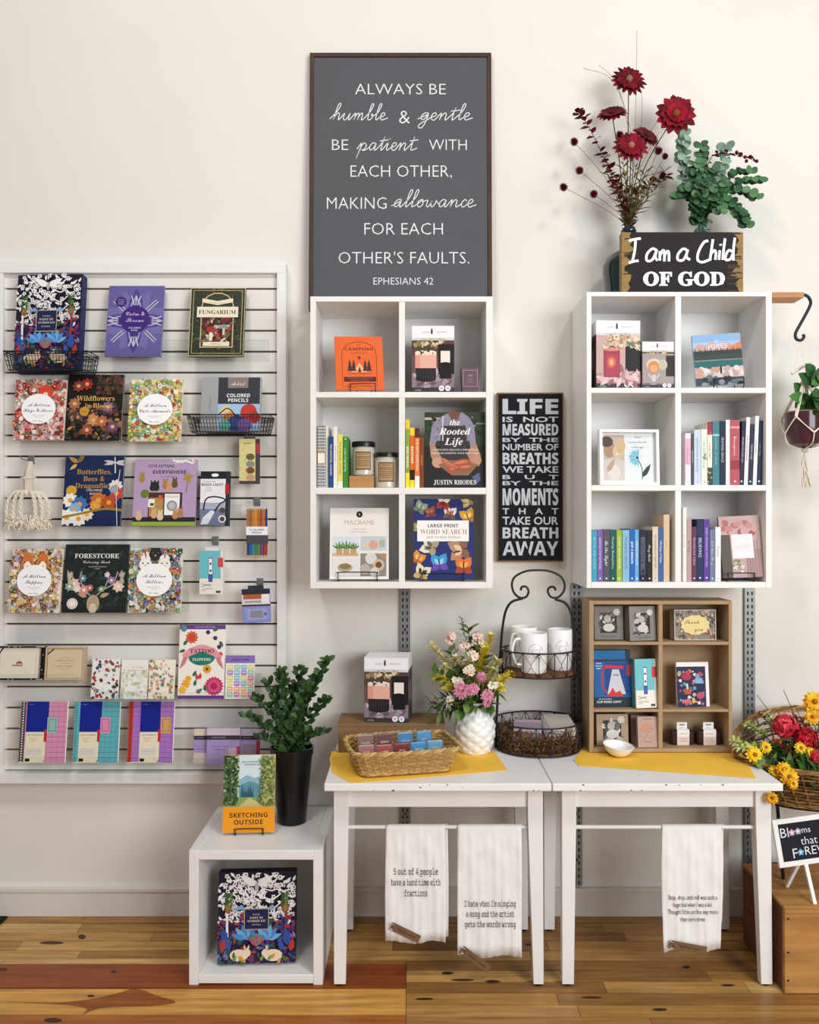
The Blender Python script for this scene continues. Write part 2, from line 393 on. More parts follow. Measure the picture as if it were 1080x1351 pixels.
# ------------------------------------------------------------------ cubby units
D_C = 3.21
def cubby(name, label, D, x0, x1, ytop, ybot, zs, divx, back=.005, wd=None, mt='white_wood', depth=None, cat='wall shelf'):
    """x0,x1: board pixel pairs left/right; zs: list of (y0,y1) shelf pixel pairs"""
    yf = Y(D); yb = yf+depth if depth else -back
    t = thing(name, label, cat, (0, 0, 0))
    def pnl(n, a, z0, c, z1, yy=yf): MB().box(a, yy, z0, c, yb, z1).build(n, mt, t, bevel=.0015)
    xa, xb, xc, xd = X(x0[0], D), X(x0[1], D), X(x1[0], D), X(x1[1], D)
    pnl('side_panel', xa, Z(ybot[1], D), xb, Z(ytop[0], D)); pnl('side_panel', xc, Z(ybot[1], D), xd, Z(ytop[0], D))
    pnl('top_board', xb, Z(ytop[1], D), xc, Z(ytop[0], D)); pnl('bottom_board', xb, Z(ybot[1], D), xc, Z(ybot[0], D))
    for a, c in zs: pnl('shelf_board', xb, Z(c, D), xc, Z(a, D), yf+.001)
    lv = [ytop[1]]+[q for a in zs for q in a]+[ybot[0]]
    for i in range(0, len(lv), 2): pnl('divider', X(divx[0], D), Z(lv[i+1], D), X(divx[1], D), Z(lv[i], D), yf+.0015)
    MB().box(xb, yb-.008, Z(ybot[0], D), xc, yb-.001, Z(ytop[1], D)).build('back_panel', mt, t, smooth=False)
    return t
cubby('cubby_shelf', 'white six-cell cubby shelf directly below the large grey quote sign', D_C, (409, 416.5), (641, 650), (391, 398), (768, 776.5), [(517, 524.5), (643.5, 652)], (526, 534))
cubby('cubby_shelf', 'white six-cell cubby shelf with the flower bottles standing on top', D_C, (773.5, 780), (1010, 1018), (385, 391), (768, 776), [(511.5, 518.5), (640, 647.5)], (890.5, 898.5))
CZ = {1: Z(517, D_C), 2: Z(643.5, D_C), 3: Z(768, D_C)}
RZ = {0: Z(385, D_C), 1: Z(511.5, D_C), 2: Z(640, D_C), 3: Z(768, D_C)}
# ------------------------------------------------------------------ white crate on the floor
CUBE_D = 2.972; CUBE_Z = Z(1122, CUBE_D)
def cube():
    D = CUBE_D; x0, x1 = X(249, D), X(425.5, D); w = x1-x0; h = CUBE_Z; d = .455; e = .0345
    t = thing('display_crate', 'white open-front wooden crate on the floor left of the tables', 'crate', (0, 0, 0))
    y = Y(D)
    def pnl(n, *q): MB().box(*q).build(n, 'white_wood', t, bevel=.002)
    pnl('side_panel', x0, y, 0, x0+e, y+d, h); pnl('side_panel', x1-e, y, 0, x1, y+d, h)
    pnl('top_board', x0+e, y, h-e, x1-e, y+d, h); pnl('bottom_board', x0+e, y, .006, x1-e, y+d, e+.004)
    MB().box(x0+e, y+d-.012, e+.004, x1-e, y+d-.002, h-e).build('back_panel', 'white_wood', t, smooth=False)
cube()
# ------------------------------------------------------------------ two tables
TZ = .762
def table(pl, pr, lx, label, seed):
    t = thing('side_table', label, 'table', (0, 0, 0)); rd = random.Random(seed)
    Df = (H-TZ)*F/(1034-CY); yf = Y(Df); yb = -.03; th = .027
    x0, x1 = X(pl, Df), X(pr, Df)
    b = MB(); b.box(x0, yf, TZ-th, x1, yb, TZ)
    a = Art(b, (x0, yf, TZ-th), (1, 0, 0), (0, 0, 1), x1-x0, th, 1)
    for _ in range(9):
        u, v, r = rd.uniform(.1, .98), rd.choice((.12, .85, .5)), rd.uniform(.002, .008)
        a.poly([(u+r*math.cos(k)*rd.uniform(.5, 1.2), v+r*1.2*math.sin(k)*rd.uniform(.5, 1.2)*a.a*.4) for k in (0, 1, 2, 3, 4, 5)], '#3b2a22')
    b.build('table_top', ['white_table', 'matte'], t, bevel=.003, smooth=False)
    Dl = 2.955; yl = Y(Dl); ybk = Y(3.40)
    w = .05
    def leg(xt0, xt1, xb0, xb1, y0, y1, taper):
        m = MB(); z1 = TZ-th; zk = z1-.11
        vs = []
        for (xa, xc, z, ya, yc) in ((xb0, xb1, .008, y0+taper*.4, y1-taper*.6), (xt0, xt1, zk, y0, y1), (xt0, xt1, z1, y0, y1)):
            vs += [(xa, ya, z), (xc, ya, z), (xc, yc, z), (xa, yc, z)]
        fs = [(0, 3, 2, 1), (8, 9, 10, 11)]
        for k in (0, 4):
            for i in range(4): fs.append((k+i, k+(i+1) % 4, k+4+(i+1) % 4, k+4+i))
        m.add(vs, fs); o = m.build('leg', 'white_table', t, bevel=.0015)
        g = MB(); g.lathe([(.013, 0), (.013, .008)], 12, T=Matrix.Translation(((xb0+xb1)/2, (y0+y1)/2, 0))); g.build('foot_glide', 'black_plastic', o)
    (a0, a1, c0, c1), (d0, d1, e0, e1) = lx
    leg(X(a0, Dl), X(a1, Dl), X(c0, Dl), X(c1, Dl), yl, yl+w, .02)
    leg(X(d0, Dl), X(d1, Dl), X(e0, Dl), X(e1, Dl), yl, yl+w, .02)
    leg(X(a0, Dl), X(a1, Dl), X(c0, Dl), X(c1, Dl), ybk-w, ybk, .02)
    leg(X(d0, Dl), X(d1, Dl), X(e0, Dl), X(e1, Dl), ybk-w, ybk, .02)
    za = TZ-th-.086; xa, xb = X(a1, Dl), X(d0, Dl)
    MB().box(xa, yl+.012, za, xb, yl+.03, TZ-th).build('apron', 'white_table', t, bevel=.001)
    MB().box(xa, ybk-.03, za, xb, ybk-.012, TZ-th).build('apron', 'white_table', t, bevel=.001)
    for q0, q1 in ((X(a0, Dl)+.012, X(a0, Dl)+.03), (X(d1, Dl)-.03, X(d1, Dl)-.012)):
        MB().box(q0, yl+w, za, q1, ybk-w, TZ-th).build('apron', 'white_table', t, bevel=.001)
    zr = ROD_Z; m = MB(); m.tube([(xa-.004, yl+.025, zr), (xb+.004, yl+.025, zr)], .0075, n=12); m.build('towel_rod', 'white_table', t)
ROD_Y = Y(2.955)+.025; ROD_Z = Z(1091, 2.98)
table(427.5, 727.5, ((440, 459.5, 440, 455.5), (696, 716, 704, 717.5)), 'white painted side table on the left, wicker tray and vase on top', 1)
table(729, 1033, ((741, 760, 742, 757.5), (996.5, 1017, 1005, 1020)), 'white painted side table on the right, brown cubby on top', 2)
# ------------------------------------------------------------------ quote signs
def stroke(a, pts, x, y, s, wd, col, shear=.2, k=6):
    """a pen line in letter units placed on an Art: x,y start, s = x-height in heights of the art"""
    p = [(x+(q[0]+shear*q[1])*s/a.a, y+q[1]*s) for q in pts]
    a.line(p, wd, col, curve=k)
CUR = {
 'h': ([[(.45, 1.1), (.72, 2.0), (.62, 2.35), (.45, 2.1), (.36, 1.0), (.32, 0), (.36, .45), (.6, .95), (.85, .9), (.86, .4), (.95, .03)]], 1.2),
 'u': ([[(.22, .95), (.2, .3), (.4, 0), (.65, .25), (.85, .95), (.82, .3), (.95, .02)]], 1.2),
 'm': ([[(.2, .9), (.3, .85), (.28, 0), (.34, .5), (.55, .95), (.7, .8), (.68, 0), (.74, .5), (.95, .95), (1.1, .8), (1.1, .2), (1.22, .02)]], 1.45),
 'b': ([[(.4, 1.1), (.62, 2.0), (.52, 2.3), (.38, 2.0), (.34, .7), (.42, .05), (.7, .1), (.85, .5), (.72, .85), (.7, .65), (.95, .6)]], 1.0),
 'l': ([[(.35, 1.1), (.55, 2.0), (.45, 2.3), (.3, 2.0), (.25, .6), (.35, .03)]], .62),
 'e': ([[(.1, .38), (.38, .5), (.58, .76), (.42, 1.02), (.2, .85), (.14, .4), (.36, .0), (.6, .1)]], .78),
 'g': ([[(.8, .85), (.5, 1.0), (.2, .6), (.3, .1), (.6, .2), (.82, .9), (.75, -.4), (.5, -1.1), (.2, -.95), (.3, -.5), (.9, .05)]], 1.05),
 'n': ([[(.2, .9), (.28, .85), (.26, 0), (.34, .5), (.58, .95), (.78, .85), (.78, .25), (.9, .02)]], 1.15),
 't': ([[(.3, 1.0), (.42, 1.8), (.36, 1.2), (.34, .3), (.45, .02)], [(.0, 1.25), (.4, 1.28), (.9, 1.4)]], .75),
 'p': ([[(.25, .95), (.18, -.2), (.1, -1.1), (.22, -.1), (.35, .7), (.6, .97), (.82, .6), (.68, .12), (.42, .08), (.75, 0)]], 1.05),
 'a': ([[(.75, .85), (.45, 1.0), (.18, .55), (.3, .05), (.6, .25), (.78, .92), (.74, .3), (.88, .02)]], 1.1),
 'i': ([[(.2, .95), (.18, .3), (.3, .02)], [(.28, 1.45), (.3, 1.5), (.31, 1.55)]], .55),
 'o': ([[(.6, .95), (.25, .85), (.15, .4), (.4, 0), (.7, .35), (.6, .9), (.72, .75)]], .95),
 'w': ([[(.15, .9), (.15, .25), (.35, .02), (.55, .5), (.6, .85), (.58, .3), (.78, .02), (1.0, .5), (1.02, .9), (1.08, .75)]], 1.25),
 'c': ([[(.6, .78), (.42, 1.0), (.17, .6), (.22, .15), (.45, .02)]], .68)}
def cursive(a, word, x0, x1, y, s, wd, col):
    tot = sum(CUR[c][1] for c in word)+.35; kx = (x1-x0)/(tot*s/a.a)
    main = [(-.1, .15)]; extra = []; x = 0; done = []
    for c in word:
        st, adv = CUR[c]
        if c in 'cag' and x: done.append(main+[(x+.12, .38)]); main = []
        main += [(p[0]+x, p[1]) for p in st[0]]; extra += [[(p[0]+x, p[1]) for p in q] for q in st[1:]]; x += adv
    main.append((x+.25, .3))
    for l in done+[main]+extra:
        a.line([(x0+(q[0]+.22*q[1])*s/a.a*kx, y+q[1]*s) for q in l], wd, col, curve=5)
def big_sign():
    zb = RZ[0]*0+Z(391, D_C)+.001
    Db = 3.44; w = (650-408)*Db/F; h = (Z(69, 3.472)-zb)/math.cos(R(2.0)); xm = X(529, Db)
    t = thing('quote_sign', 'large grey framed quote sign standing on the middle shelf, leaning on the wall', 'sign', (xm-.003, Y(3.437), zb+.001), (R(-2.0), 0, 0))
    f = .017; d = .022
    for q in ((-w/2, 0, 0, -w/2+f, d, h), (w/2-f, 0, 0, w/2, d, h), (-w/2+f, 0, h-f, w/2-f, d, h), (-w/2+f, 0, 0, w/2-f, d, f)):
        MB().box(*q).build('frame_strip', 'walnut', t, bevel=.001)
    m = MB(); m.box(-w/2+f, .006, f, w/2-f, .016, h-f); a = Art(m, (-w/2, .006, 0), (1, 0, 0), (0, 0, 1), w, h, 1, lift=2e-4); c = '#ffffff'
    # pixel rows of the photo -> share of the sign's height
    vy = lambda py: 1-(py-69)/322.0
    ux = lambda px, py: .5+(px-(527.5+(py-69)*.004))/(233+(py-69)*.03)
    def caps(s, xa, xb, py, hp, off=-.0125):
        a.text(s, (ux(xa, py)+ux(xb, py))/2, vy(py), hp/322, c, 'sans', w=ux(xb, py)-ux(xa, py), off=off, fit=True)
    caps('ALWAYS BE', 469, 586, 114, 13); caps('BE', 439, 460, 184, 13); caps('WITH', 565, 614, 184, 13)
    caps('EACH OTHER,', 463, 595, 217, 14); caps('MAKING', 432, 510, 257, 14); caps('FOR EACH', 481, 584, 289, 14)
    caps("OTHER'S FAULTS.", 447, 619, 325, 14); caps('EPHESIANS 42', 493, 572, 354, 8.5, -.009)
    wd = .0046
    cursive(a, 'humble', ux(437, 150), ux(512, 150), vy(153), 9/322, wd, c); a.text('&', ux(533, 150), vy(149), 21/322, c, 'sans', w=.06, off=-.012)
    cursive(a, 'gentle', ux(551, 150), ux(622, 150), vy(153), 9/322, wd, c)
    cursive(a, 'patient', ux(472, 187), ux(550, 187), vy(191), 9.5/322, wd, c)
    cursive(a, 'allowance', ux(517, 257), ux(628, 257), vy(262), 9.5/322, wd, c)
    m.build('board', ['board_grey', 'chalk'], t, smooth=False)
big_sign()
def life_sign():
    D = 3.47; w = (743-655.5)*D/F; h = (741-518)*D/F
    t = thing('quote_sign', 'tall narrow black sign with grey block letters between the two wall shelves', 'sign', (X(699.3, D), Y(D), Z(741, D)))
    MB().box(-w/2, 0, 0, w/2, -Y(D)-.001, h, '#8a6436').build('sign_back', 'wood_burnt', t, bevel=.001)
    b = MB(); e = .006; b.box(-w/2+e, -.004, e, w/2-e, 0, h-e, '#1b1c22'); a = Art(b, (-w/2, -.004, 0), (1, 0, 0), (0, 0, 1), w, h, lift=2e-4)
    rows = [('LIFE', 536.5, 20, .02), ('IS  NOT', 553.5, 7, .02), ('MEASURED', 567, 15, .02), ('BY  THE', 580.5, 5.5, .02), ('NUMBER OF', 590, 8.5, .02), ('BREATHS', 605, 15, .02), ('WE TAKE', 619.5, 8.5, .02), ('B   U   T', 629.5, 5.5, .02),
            ('BY  THE', 637.5, 5.5, .02), ('MOMENTS', 655.5, 22, .02), ('T   H   A   T', 674.5, 8, .02), ('TAKE OUR', 687, 10.5, .02), ('BREATH', 703, 14.5, .012), ('AWAY', 723.5, 18.5, .004)]
    for s, py, hp, off in rows:
        a.text(s, .5, 1-(py-518)/223, hp/223, '#c4c5cb', 'bold' if hp > 12 else 'sans', w=.84, off=off, fit=True)
    b.build('sign_face', 'matte', t, smooth=False)
life_sign()
def child_sign():
    D = 3.214; z = RZ[0]; w = (980-820)*D/F; zt = Z(306.5, D); h = zt-z
    t = thing('block_sign', 'black wood block sign with burnt brown ends and white writing on the right shelf', 'sign', (X(900, D), Y(D), z+.0005))
    b = MB(); n = 3
    b.box(-w/2, 0, 0, w/2, .038, h, '#9b7a45')
    a = front(b, w, h); rd = random.Random(3)
    pts = [(.06+rd.uniform(-.04, .05), i/14) for i in range(15)]+[(.94+rd.uniform(-.05, .04), 1-i/14) for i in range(15)]
    a.poly(pts, '#17110f')
    for i in range(26):
        sgn = rd.choice((0, 1)); y = rd.random(); x = .02 if not sgn else .87
        a.rect(x, y, x+rd.uniform(.05, .12), y+.02, rd.choice(('#17110f', '#4a3520')))
    for y in (.3, .66): a.rect(0, y, 1, y+.006, '#15100f')
    a = Art(b, (-w/2, 0, 0), (1, 0, 0), (0, 0, 1), w, h, 1, lift=9e-4); c = '#ffffff'
    vx = lambda px: (px-820)/160; vy = lambda py: 1-(py-307)/75.5; wd = .021
    L = lambda *p: a.line([(vx(q[0]), vy(q[1])) for q in p], wd, c, curve=4)
    # pixel strokes of the brush writing
    L((838, 317), (837, 330), (834, 343)); L((829, 318), (837, 316), (845, 315)); L((829, 346), (835, 344), (842, 343))
    L((866, 330), (860, 328), (853, 335), (853, 343), (860, 342), (865, 332)); L((866, 329), (864, 338), (867, 343))
    L((870, 331), (870, 343)); L((870, 337), (874, 330), (876, 333), (876, 344)); L((876, 337), (880, 331), (882, 334), (882, 344))
    L((907, 331), (901, 328), (894, 335), (894, 342), (901, 342), (906, 333)); L((907, 329), (905, 338), (910, 342))
    L((934, 318), (928, 320), (921, 332), (920, 342), (926, 345), (935, 342)); L((940, 316), (938, 330), (936, 343)); L((937, 335), (942, 330), (944, 334), (943, 342))
    L((949, 330), (948, 342)); L((950, 322), (950.3, 324)); L((956, 315), (954, 330), (953, 342))
    L((966, 332), (961, 330), (957, 336), (957, 342), (963, 341), (966, 335)); L((969, 314), (967, 330), (967, 343))
    a.text('OF GOD', vx(902), vy(366), 17.5/75.5, c, 'serif', w=108/160, off=.025, fit=True)
    b.build('wood_block', ['wood_burnt', 'matte'], t, smooth=False)
child_sign()
# ------------------------------------------------------------------ books, boxes and holders
def fit_h(y0, zb, D, lean):
    h = Z(y0, D)-zb
    for _ in range(6): h = (Z(y0, D+h*math.sin(lean))-zb)/math.cos(lean)
    return h
def book(label, px, D, art=None, col='#ffffff', th=.012, lean=10, zb=None, yaw=0, roll=0, name='coloring_book', cat='book', group=None, pages=True, edge=None, m='print'):
    x0, y0, x1, y1 = px; z = Z(y1, D) if zb is None else zb; w = (x1-x0)*D/F; l = R(lean); h = fit_h(y0, z, D, l)
    t = thing(name, label, cat, (X((x0+x1)/2, D), Y(D), z+th*math.sin(l)+.0005+abs(math.sin(R(roll)))*w/2), (-l, R(roll), R(yaw)), group)
    b = MB(); c = edge or col
    if pages:
        e = .0012; b.box(-w/2, 0, 0, w/2, e, h, c, cols={'front': col}); b.box(-w/2, th-e, 0, w/2, th, h, c); b.box(-w/2, e, 0, -w/2+e, th-e, h, c)
    else:
        b.box(-w/2, 0, 0, w/2, th, h, c, cols={'front': col})
    if art: art(front(b, w, h))
    b.build('cover' if pages else 'carton', m, t, smooth=False)
    if pages: MB().box(-w/2+.0012, .0012, .002, w/2-.002, th-.0012, h-.002).build('page_block', 'paper', t, smooth=False)
    return t
def rows_text(a, x, y, lines, dy, h, col, st='sans', w=None):
    for i, s in enumerate(lines): a.text(s, x, y-i*dy, h, col, st, w=w)
# ---- cover prints
def art_woodland(a):                 # generic leafy ornament: pale line work above, bright below
    a.rect(0, 0, 1, 1, '#1c1b2e'); a.rect(0, 0, 1, .5, '#261d42'); rd = random.Random(8); a.blot(0, 0, 1, .5, 300, ['#35447a', '#5a2f6a', '#7d2f4a', '#2f5a4a', '#4a3a8a', '#a04a3a', '#3f6a9a', '#8a7a9a', '#1a1830'], .04, 12, 'lllc')
    for k in (0, 1):
        mx = lambda x: x if k == 0 else 1-x
        for y0, cc in ((.50, '#e4e1e0'), (.6, '#dedada'), (.7, '#e9e6e6'), (.8, '#efecec'), (.9, '#f1efef')):
            a.line([(mx(.5), y0-.05), (mx(.42), y0+.02), (mx(.3), y0), (mx(.2), y0+.06)], .018, cc, curve=5)
            for i in range(24):
                x, y = rd.uniform(.02, .5), y0+rd.uniform(-.05, .09)
                if rd.random() < .6: a.leaf(mx(x), y, .085, .036, rd.uniform(0, 360), cc); a.leaf(mx(x+.01), y, .05, .012, rd.uniform(0, 360), '#2a2838')
                else: a.flower(mx(x), y, .036, cc, '#2a2838', 5, rd.uniform(0, 70))
        a.line([(mx(.13), .25), (mx(.12), .55), (mx(.16), .72)], .03, '#ece8e4' if k == 0 else '#8c3a22', curve=5)
        for y in (.6, .66, .72): a.leaf(mx(.14), y, .1, .05, 60, '#4d7a3a'); a.leaf(mx(.14), y, .1, .05, 120, '#35552f')
        a.leaf(mx(.13), .55, .14, .09, 90, '#a8402c'); a.leaf(mx(.13), .57, .1, .05, 90, '#5d8a44')
        for i in range(22):
            x = .02+.48*rd.random(); a.leaf(mx(x), rd.uniform(.26, .5), .1, .04, rd.uniform(0, 360), rd.choice(('#5f2f7a', '#a03048', '#7d2f5a', '#3d3a86', '#35552f', '#2f4a8a')))
        for i in range(6): a.leaf(mx(.36), .27, .2, .075, 20+i*28, ('#6aa9dc', '#4c86c8')[i % 2])
        a.leaf(mx(.1), .2, .22, .1, 95, '#2f4fa0'); a.leaf(mx(.06), .14, .16, .08, 80, '#b3392f'); a.leaf(mx(.16), .15, .15, .07, 110, '#3553a8')
        a.ell(mx(.28), .1, .12, .075, '#e9d2b4'); a.circ(mx(.38), .125, .05, '#e9d2b4'); a.leaf(mx(.38), .14, .09, .03, 70, '#e9d2b4'); a.leaf(mx(.36), .14, .09, .03, 100, '#dcbf9c')
        for i in range(6): a.leaf(mx(rd.uniform(.02, .5)), rd.uniform(.0, .07), .09, .04, rd.uniform(30, 150), rd.choice(('#6c9a45', '#3f6b34', '#d7903f')))
        a.circ(mx(.3), .62, .03, '#7aa6cf'); a.leaf(mx(.3), .62, .1, .04, 200, '#7aa6cf')
    for i in range(5): a.leaf(.5, .2, .17, .05, 50+20*i, ('#b24a7d', '#5f8f3f')[i % 2])
    a.leaf(.5, .86, .25, .1, 30, '#f4f2f0'); a.leaf(.5, .86, .25, .1, 150, '#f4f2f0'); a.leaf(.5, .9, .12, .06, 270, '#b9b4b4')
    a.rect(.34, .38, .66, .61, '#b9a778'); a.rect(.35, .388, .65, .602, '#1d2350')
    a.text('BEGINNER', .5, .545, .012, '#d7cfae', w=.16); a.text('PAINT BY', .5, .51, .022, '#d7cfae', 'serif', w=.24); a.text('NUMBER KIT', .5, .475, .022, '#d7cfae', 'serif', w=.26); a.text('BOTANICAL', .5, .435, .012, '#d7cfae', w=.16)
def art_calm(a):
    a.rect(0, 0, 1, 1, '#625b9a'); c2 = '#7a73b8'; g = '#d9d3c8'
    for k in range(8): a.leaf(.5, .5, .62, .26, 22.5+45*k, '#6f68a6')
    for k in range(4):
        q = 90*k
        for r, cc in ((.62, '#4a3f8a'), (.5, '#9d96cc'), (.42, '#3b2f78')): a.leaf(.5, .5, r, r*.45, q, cc)
        for dx in (-.06, 0, .06):
            t = R(q); ux, uy = math.cos(t), math.sin(t)
            a.line([(.5+ux*.3-uy*dx*.5, .5+(uy*.3+ux*dx*.5)*a.a), (.5+ux*.48-uy*dx*1.4, .5+(uy*.48+ux*dx*1.4)*a.a)], .016, g)
        t = R(q+45); ux, uy = math.cos(t), math.sin(t)
        for dx in (-.025, .025): a.line([(.5+ux*.28-uy*dx, .5+(uy*.28+ux*dx)*a.a), (.5+ux*.55-uy*dx, .5+(uy*.55+ux*dx)*a.a)], .013, g)
    a.circ(.5, .52, .26, '#3a1a74', 28); a.text('Calm &', .5, .6, .055, '#cdbfe6', 'script', w=.34); a.text('Serene', .5, .51, .055, '#cdbfe6', 'script', w=.36)
    a.text('COLORING', .5, .4, .022, '#e8e2f4', w=.25); a.text('BOOK', .5, .365, .022, '#e8e2f4', w=.14)
    a.circ(.23, .77, .1, '#3a1a74', 20); rows_text(a, .23, .8, ['WITH 50', 'CALMING', 'DESIGNS'], .03, .014, '#cdbfe6', w=.14)
def art_fung(a):
    a.rect(0, 0, 1, 1, '#23301f'); a.blot(0, 0, 1, 1, 260, ['#3f5230', '#16200f', '#5a6234', '#2c3d22', '#6e2a20'], .03, 5)
    a.frame(.0, .0, 1, 1, .012, '#c8b98a'); a.frame(.05, .035, .95, .965, .012, '#b9a672')
    a.ell(.5, .72, .3, .28, '#c8b98a'); a.ell(.5, .72, .28, .26, '#2a351f'); a.rect(.2, .12, .8, .62, '#c8b98a'); a.rect(.22, .135, .78, .6, '#3a241d')
    a.blot(.25, .17, .75, .58, 90, ['#7b2320', '#a03a2e', '#511a18', '#d0c6b2', '#5d6b3c', '#2b1a15', '#8f6b4a'], .05, 9, 'clf')
    a.ell(.4, .38, .09, .06, '#a32a25'); a.rect(.37, .22, .43, .34, '#e6dcc6'); a.ell(.63, .42, .08, .05, '#8b8f88'); a.rect(.61, .3, .65, .4, '#cfc6b4')
    a.poly([(.22, .78), (.5, .74), (.78, .78), (.78, .84), (.5, .8), (.22, .84)], '#e7dcc0'); a.text('WELCOME TO THE MUSEUM', .5, .77, .012, '#3a3020', w=.42)
    a.rect(.13, .56, .88, .715, '#e9e0c6'); a.text('FUNGARIUM', .5, .636, .062, '#1e1a14', 'serif', w=.68)
    a.rect(.26, .14, .74, .2, '#e7dcc0'); a.text('ADMIT ALL', .5, .17, .02, '#3a3020', w=.3)
def art_million(lines, bgc, pal, kinds, seed, face=None):
    def f(a):
        a.rect(0, 0, 1, 1, bgc); a.blot(0, 0, 1, 1, 420, pal, .05, seed, kinds)
        if face == 'corgi':
            for x in (.35, .65):
                for q in (70, 110): a.leaf(x+(q-90)*.004, .8, .2, .1, q, '#d0783a')
                a.circ(x, .76, .13, '#d0783a'); a.ell(x, .72, .07, .1, '#fff5e8'); a.circ(x, .71, .025, '#2a1a14', 8)
                for e in (-.06, .06): a.circ(x+e, .78, .016, '#2a1a14', 6)
        if face == 'cat':
            for x, c in ((.32, '#f5f1ec'), (.5, '#2b2927'), (.68, '#f2efec')):
                y = .74 if c != '#2b2927' else .9
                for q in (65, 115): a.leaf(x+(q-90)*.003, y+.06, .13, .09, q, c)
                a.circ(x, y, .12, c); a.circ(x, y-.02, .02, '#d99a8c', 6)
                for e in (-.05, .05): a.circ(x+e, y+.02, .018, '#3a6a4a', 6)
        if face == 'bear': a.circ(.62, .78, .15, '#d2472b'); a.circ(.62, .74, .05, '#f0d0a8')
        a.ell(.5, .5, .34, .31, '#fbfaf8', n=26); n = len(lines)
        for i, s in enumerate(lines): a.text(s, .5, .5+(n-1)*.045-i*.09+.02, .052, '#17151a', 'script', w=.6)
        a.text('FABULOUS CREATURES', .5, .39, .013, '#77706e', w=.3); a.text('TO COLOR', .5, .365, .013, '#77706e'); a.text('Lulu Mayo', .5, .3, .022, '#55504e', 'script', w=.2)
    return f
def art_wild(a):
    a.rect(0, 0, 1, 1, '#15120f')
    a.blot(.0, .0, 1, .5, 150, ['#7b4a2e', '#3b3f24', '#9a6a45', '#5a2d33', '#2a2a1c', '#c08a55', '#4a3a5a'], .055, 3, 'lcl'); a.blot(.5, .7, 1, 1, 60, ['#5a3428', '#3a3a24', '#7d3a2c', '#2a2018'], .06, 4, 'lf')
    for x, y, c in ((.35, .85, '#a3262b'), (.2, .82, '#8a3a30'), (.5, .3, '#c88a5a'), (.65, .28, '#b4663f'), (.75, .5, '#7c5a76'), (.15, .55, '#a36a48'), (.85, .2, '#6a4a6a'), (.4, .15, '#9a4a3a')):
        a.flower(x, y, .12, c, '#e0b070', 8)
    a.text('Wildflowers', .52, .63, .075, '#d2a55c', 'serif', w=.76); a.text('in Bloom', .58, .52, .07, '#d2a55c', 'serif', w=.5); a.text('COLORING BOOK', .66, .46, .016, '#d2a55c', w=.4)
    a.circ(.33, .43, .085, '#c8912c'); a.text('BONUS', .33, .43, .018, '#3a2508', w=.12)
def art_bee(a):
    a.rect(0, 0, 1, 1, '#14264f')
    for i, s in enumerate(('Butterflies,', 'Bees &', 'Dragonflies')): a.text(s, .5, .77-i*.1, .07, '#b98a3e', 'serif', w=.64)
    a.text('COLORING', .52, .505, .03, '#e8e4e0', w=.32); a.text('BOOK', .52, .455, .03, '#e8e4e0', w=.2)
    a.circ(.13, .5, .09, '#d1a12f'); a.leaf(.22, .9, .2, .08, 150, '#b98a3e'); a.leaf(.22, .9, .2, .08, 60, '#8b6a34'); a.leaf(.2, .88, .16, .06, 220, '#d8b25a')
    a.line([(.84, .98), (.86, .75)], .02, '#d9d5d0'); [a.leaf(.85, .9, .2, .05, q, '#c9c6c6') for q in (10, 170, -12, 190)]
    for x, y, c, r in ((.88, .56, '#e6e0da', .13), (.9, .46, '#c4483c', .13), (.85, .52, '#7fa3c8', .08), (.12, .36, '#f0ece6', .14), (.28, .3, '#3f6db0', .16), (.2, .24, '#7db2d8', .12), (.08, .12, '#efeae2', .16), (.28, .1, '#f2ede6', .15), (.42, .16, '#e8d9c0', .12), (.6, .36, '#c46b2b', .16), (.78, .33, '#b24f28', .14), (.55, .28, '#d9a040', .1)): a.flower(x, y, r, c, '#e8a040', 9)
    a.line([(0, .12), (.3, .17), (.7, .24), (1, .22)], .04, '#9b7b2c', curve=5); a.line([(.94, .0), (.9, .4), (.94, .8)], .012, '#d9d5d0')
def art_kitty(a):
    a.rect(0, 0, 1, 1, '#b49abd'); a.rect(0, 0, 1, .13, '#2d2630'); a.rect(0, 0, 1, .06, '#9cb43c')
    a.text('CUTE KITTENS', .42, .9, .04, '#2a2028', 'bold', w=.5); a.text('EVERYWHERE', .56, .81, .055, '#2a2028', 'bold', w=.66); a.text('COLORING BOOK', .55, .74, .02, '#5a4a5a', w=.34)
    a.rect(.24, .13, .78, .5, '#4a2f22'); a.rect(.5, .16, .74, .48, '#f2f0ee'); a.circ(.62, .3, .085, '#8b8f96'); a.circ(.62, .3, .06, '#b9bec4'); a.rect(.52, .42, .72, .455, '#d9d6d2')
    a.rect(.26, .14, .48, .42, '#b88a4e'); a.rect(.24, .28, .34, .4, '#f4efe6'); a.rect(.27, .3, .33, .34, '#3a5a3a'); a.rect(.4, .4, .46, .46, '#d9593a')
    for x, y, c in ((.3, .57, '#2a2726'), (.36, .57, '#2a2726'), (.5, .6, '#b07a4a'), (.65, .62, '#6b4a2e'), (.56, .56, '#c89a6a'), (.68, .15, '#c08a5a'), (.76, .17, '#b57d4e'), (.1, .13, '#d9b48a'), (.12, .7, '#a8843c'), (.34, .16, '#d6a878'), (.44, .13, '#e0c8a8')):
        a.ell(x, y, .05, .055, c); a.circ(x, y+.05, .04, c); [a.leaf(x+e, y+.07, .05, .03, 90, c) for e in (-.025, .025)]
    a.circ(.18, .48, .07, '#6d7a34'); a.line([(.86, .75), (.84, .5)], .015, '#8b7a3c'); [a.leaf(.86, .72, .1, .05, q, '#a8903c') for q in (20, 80, 140, 200, 300)]; a.line([(.6, 1), (.7, .96), (.8, .98), (.93, .94)], .03, '#f0ece6', curve=4); a.blot(.62, .93, .95, 1, 14, ['#f0ece6'], .03, 3, 'l')
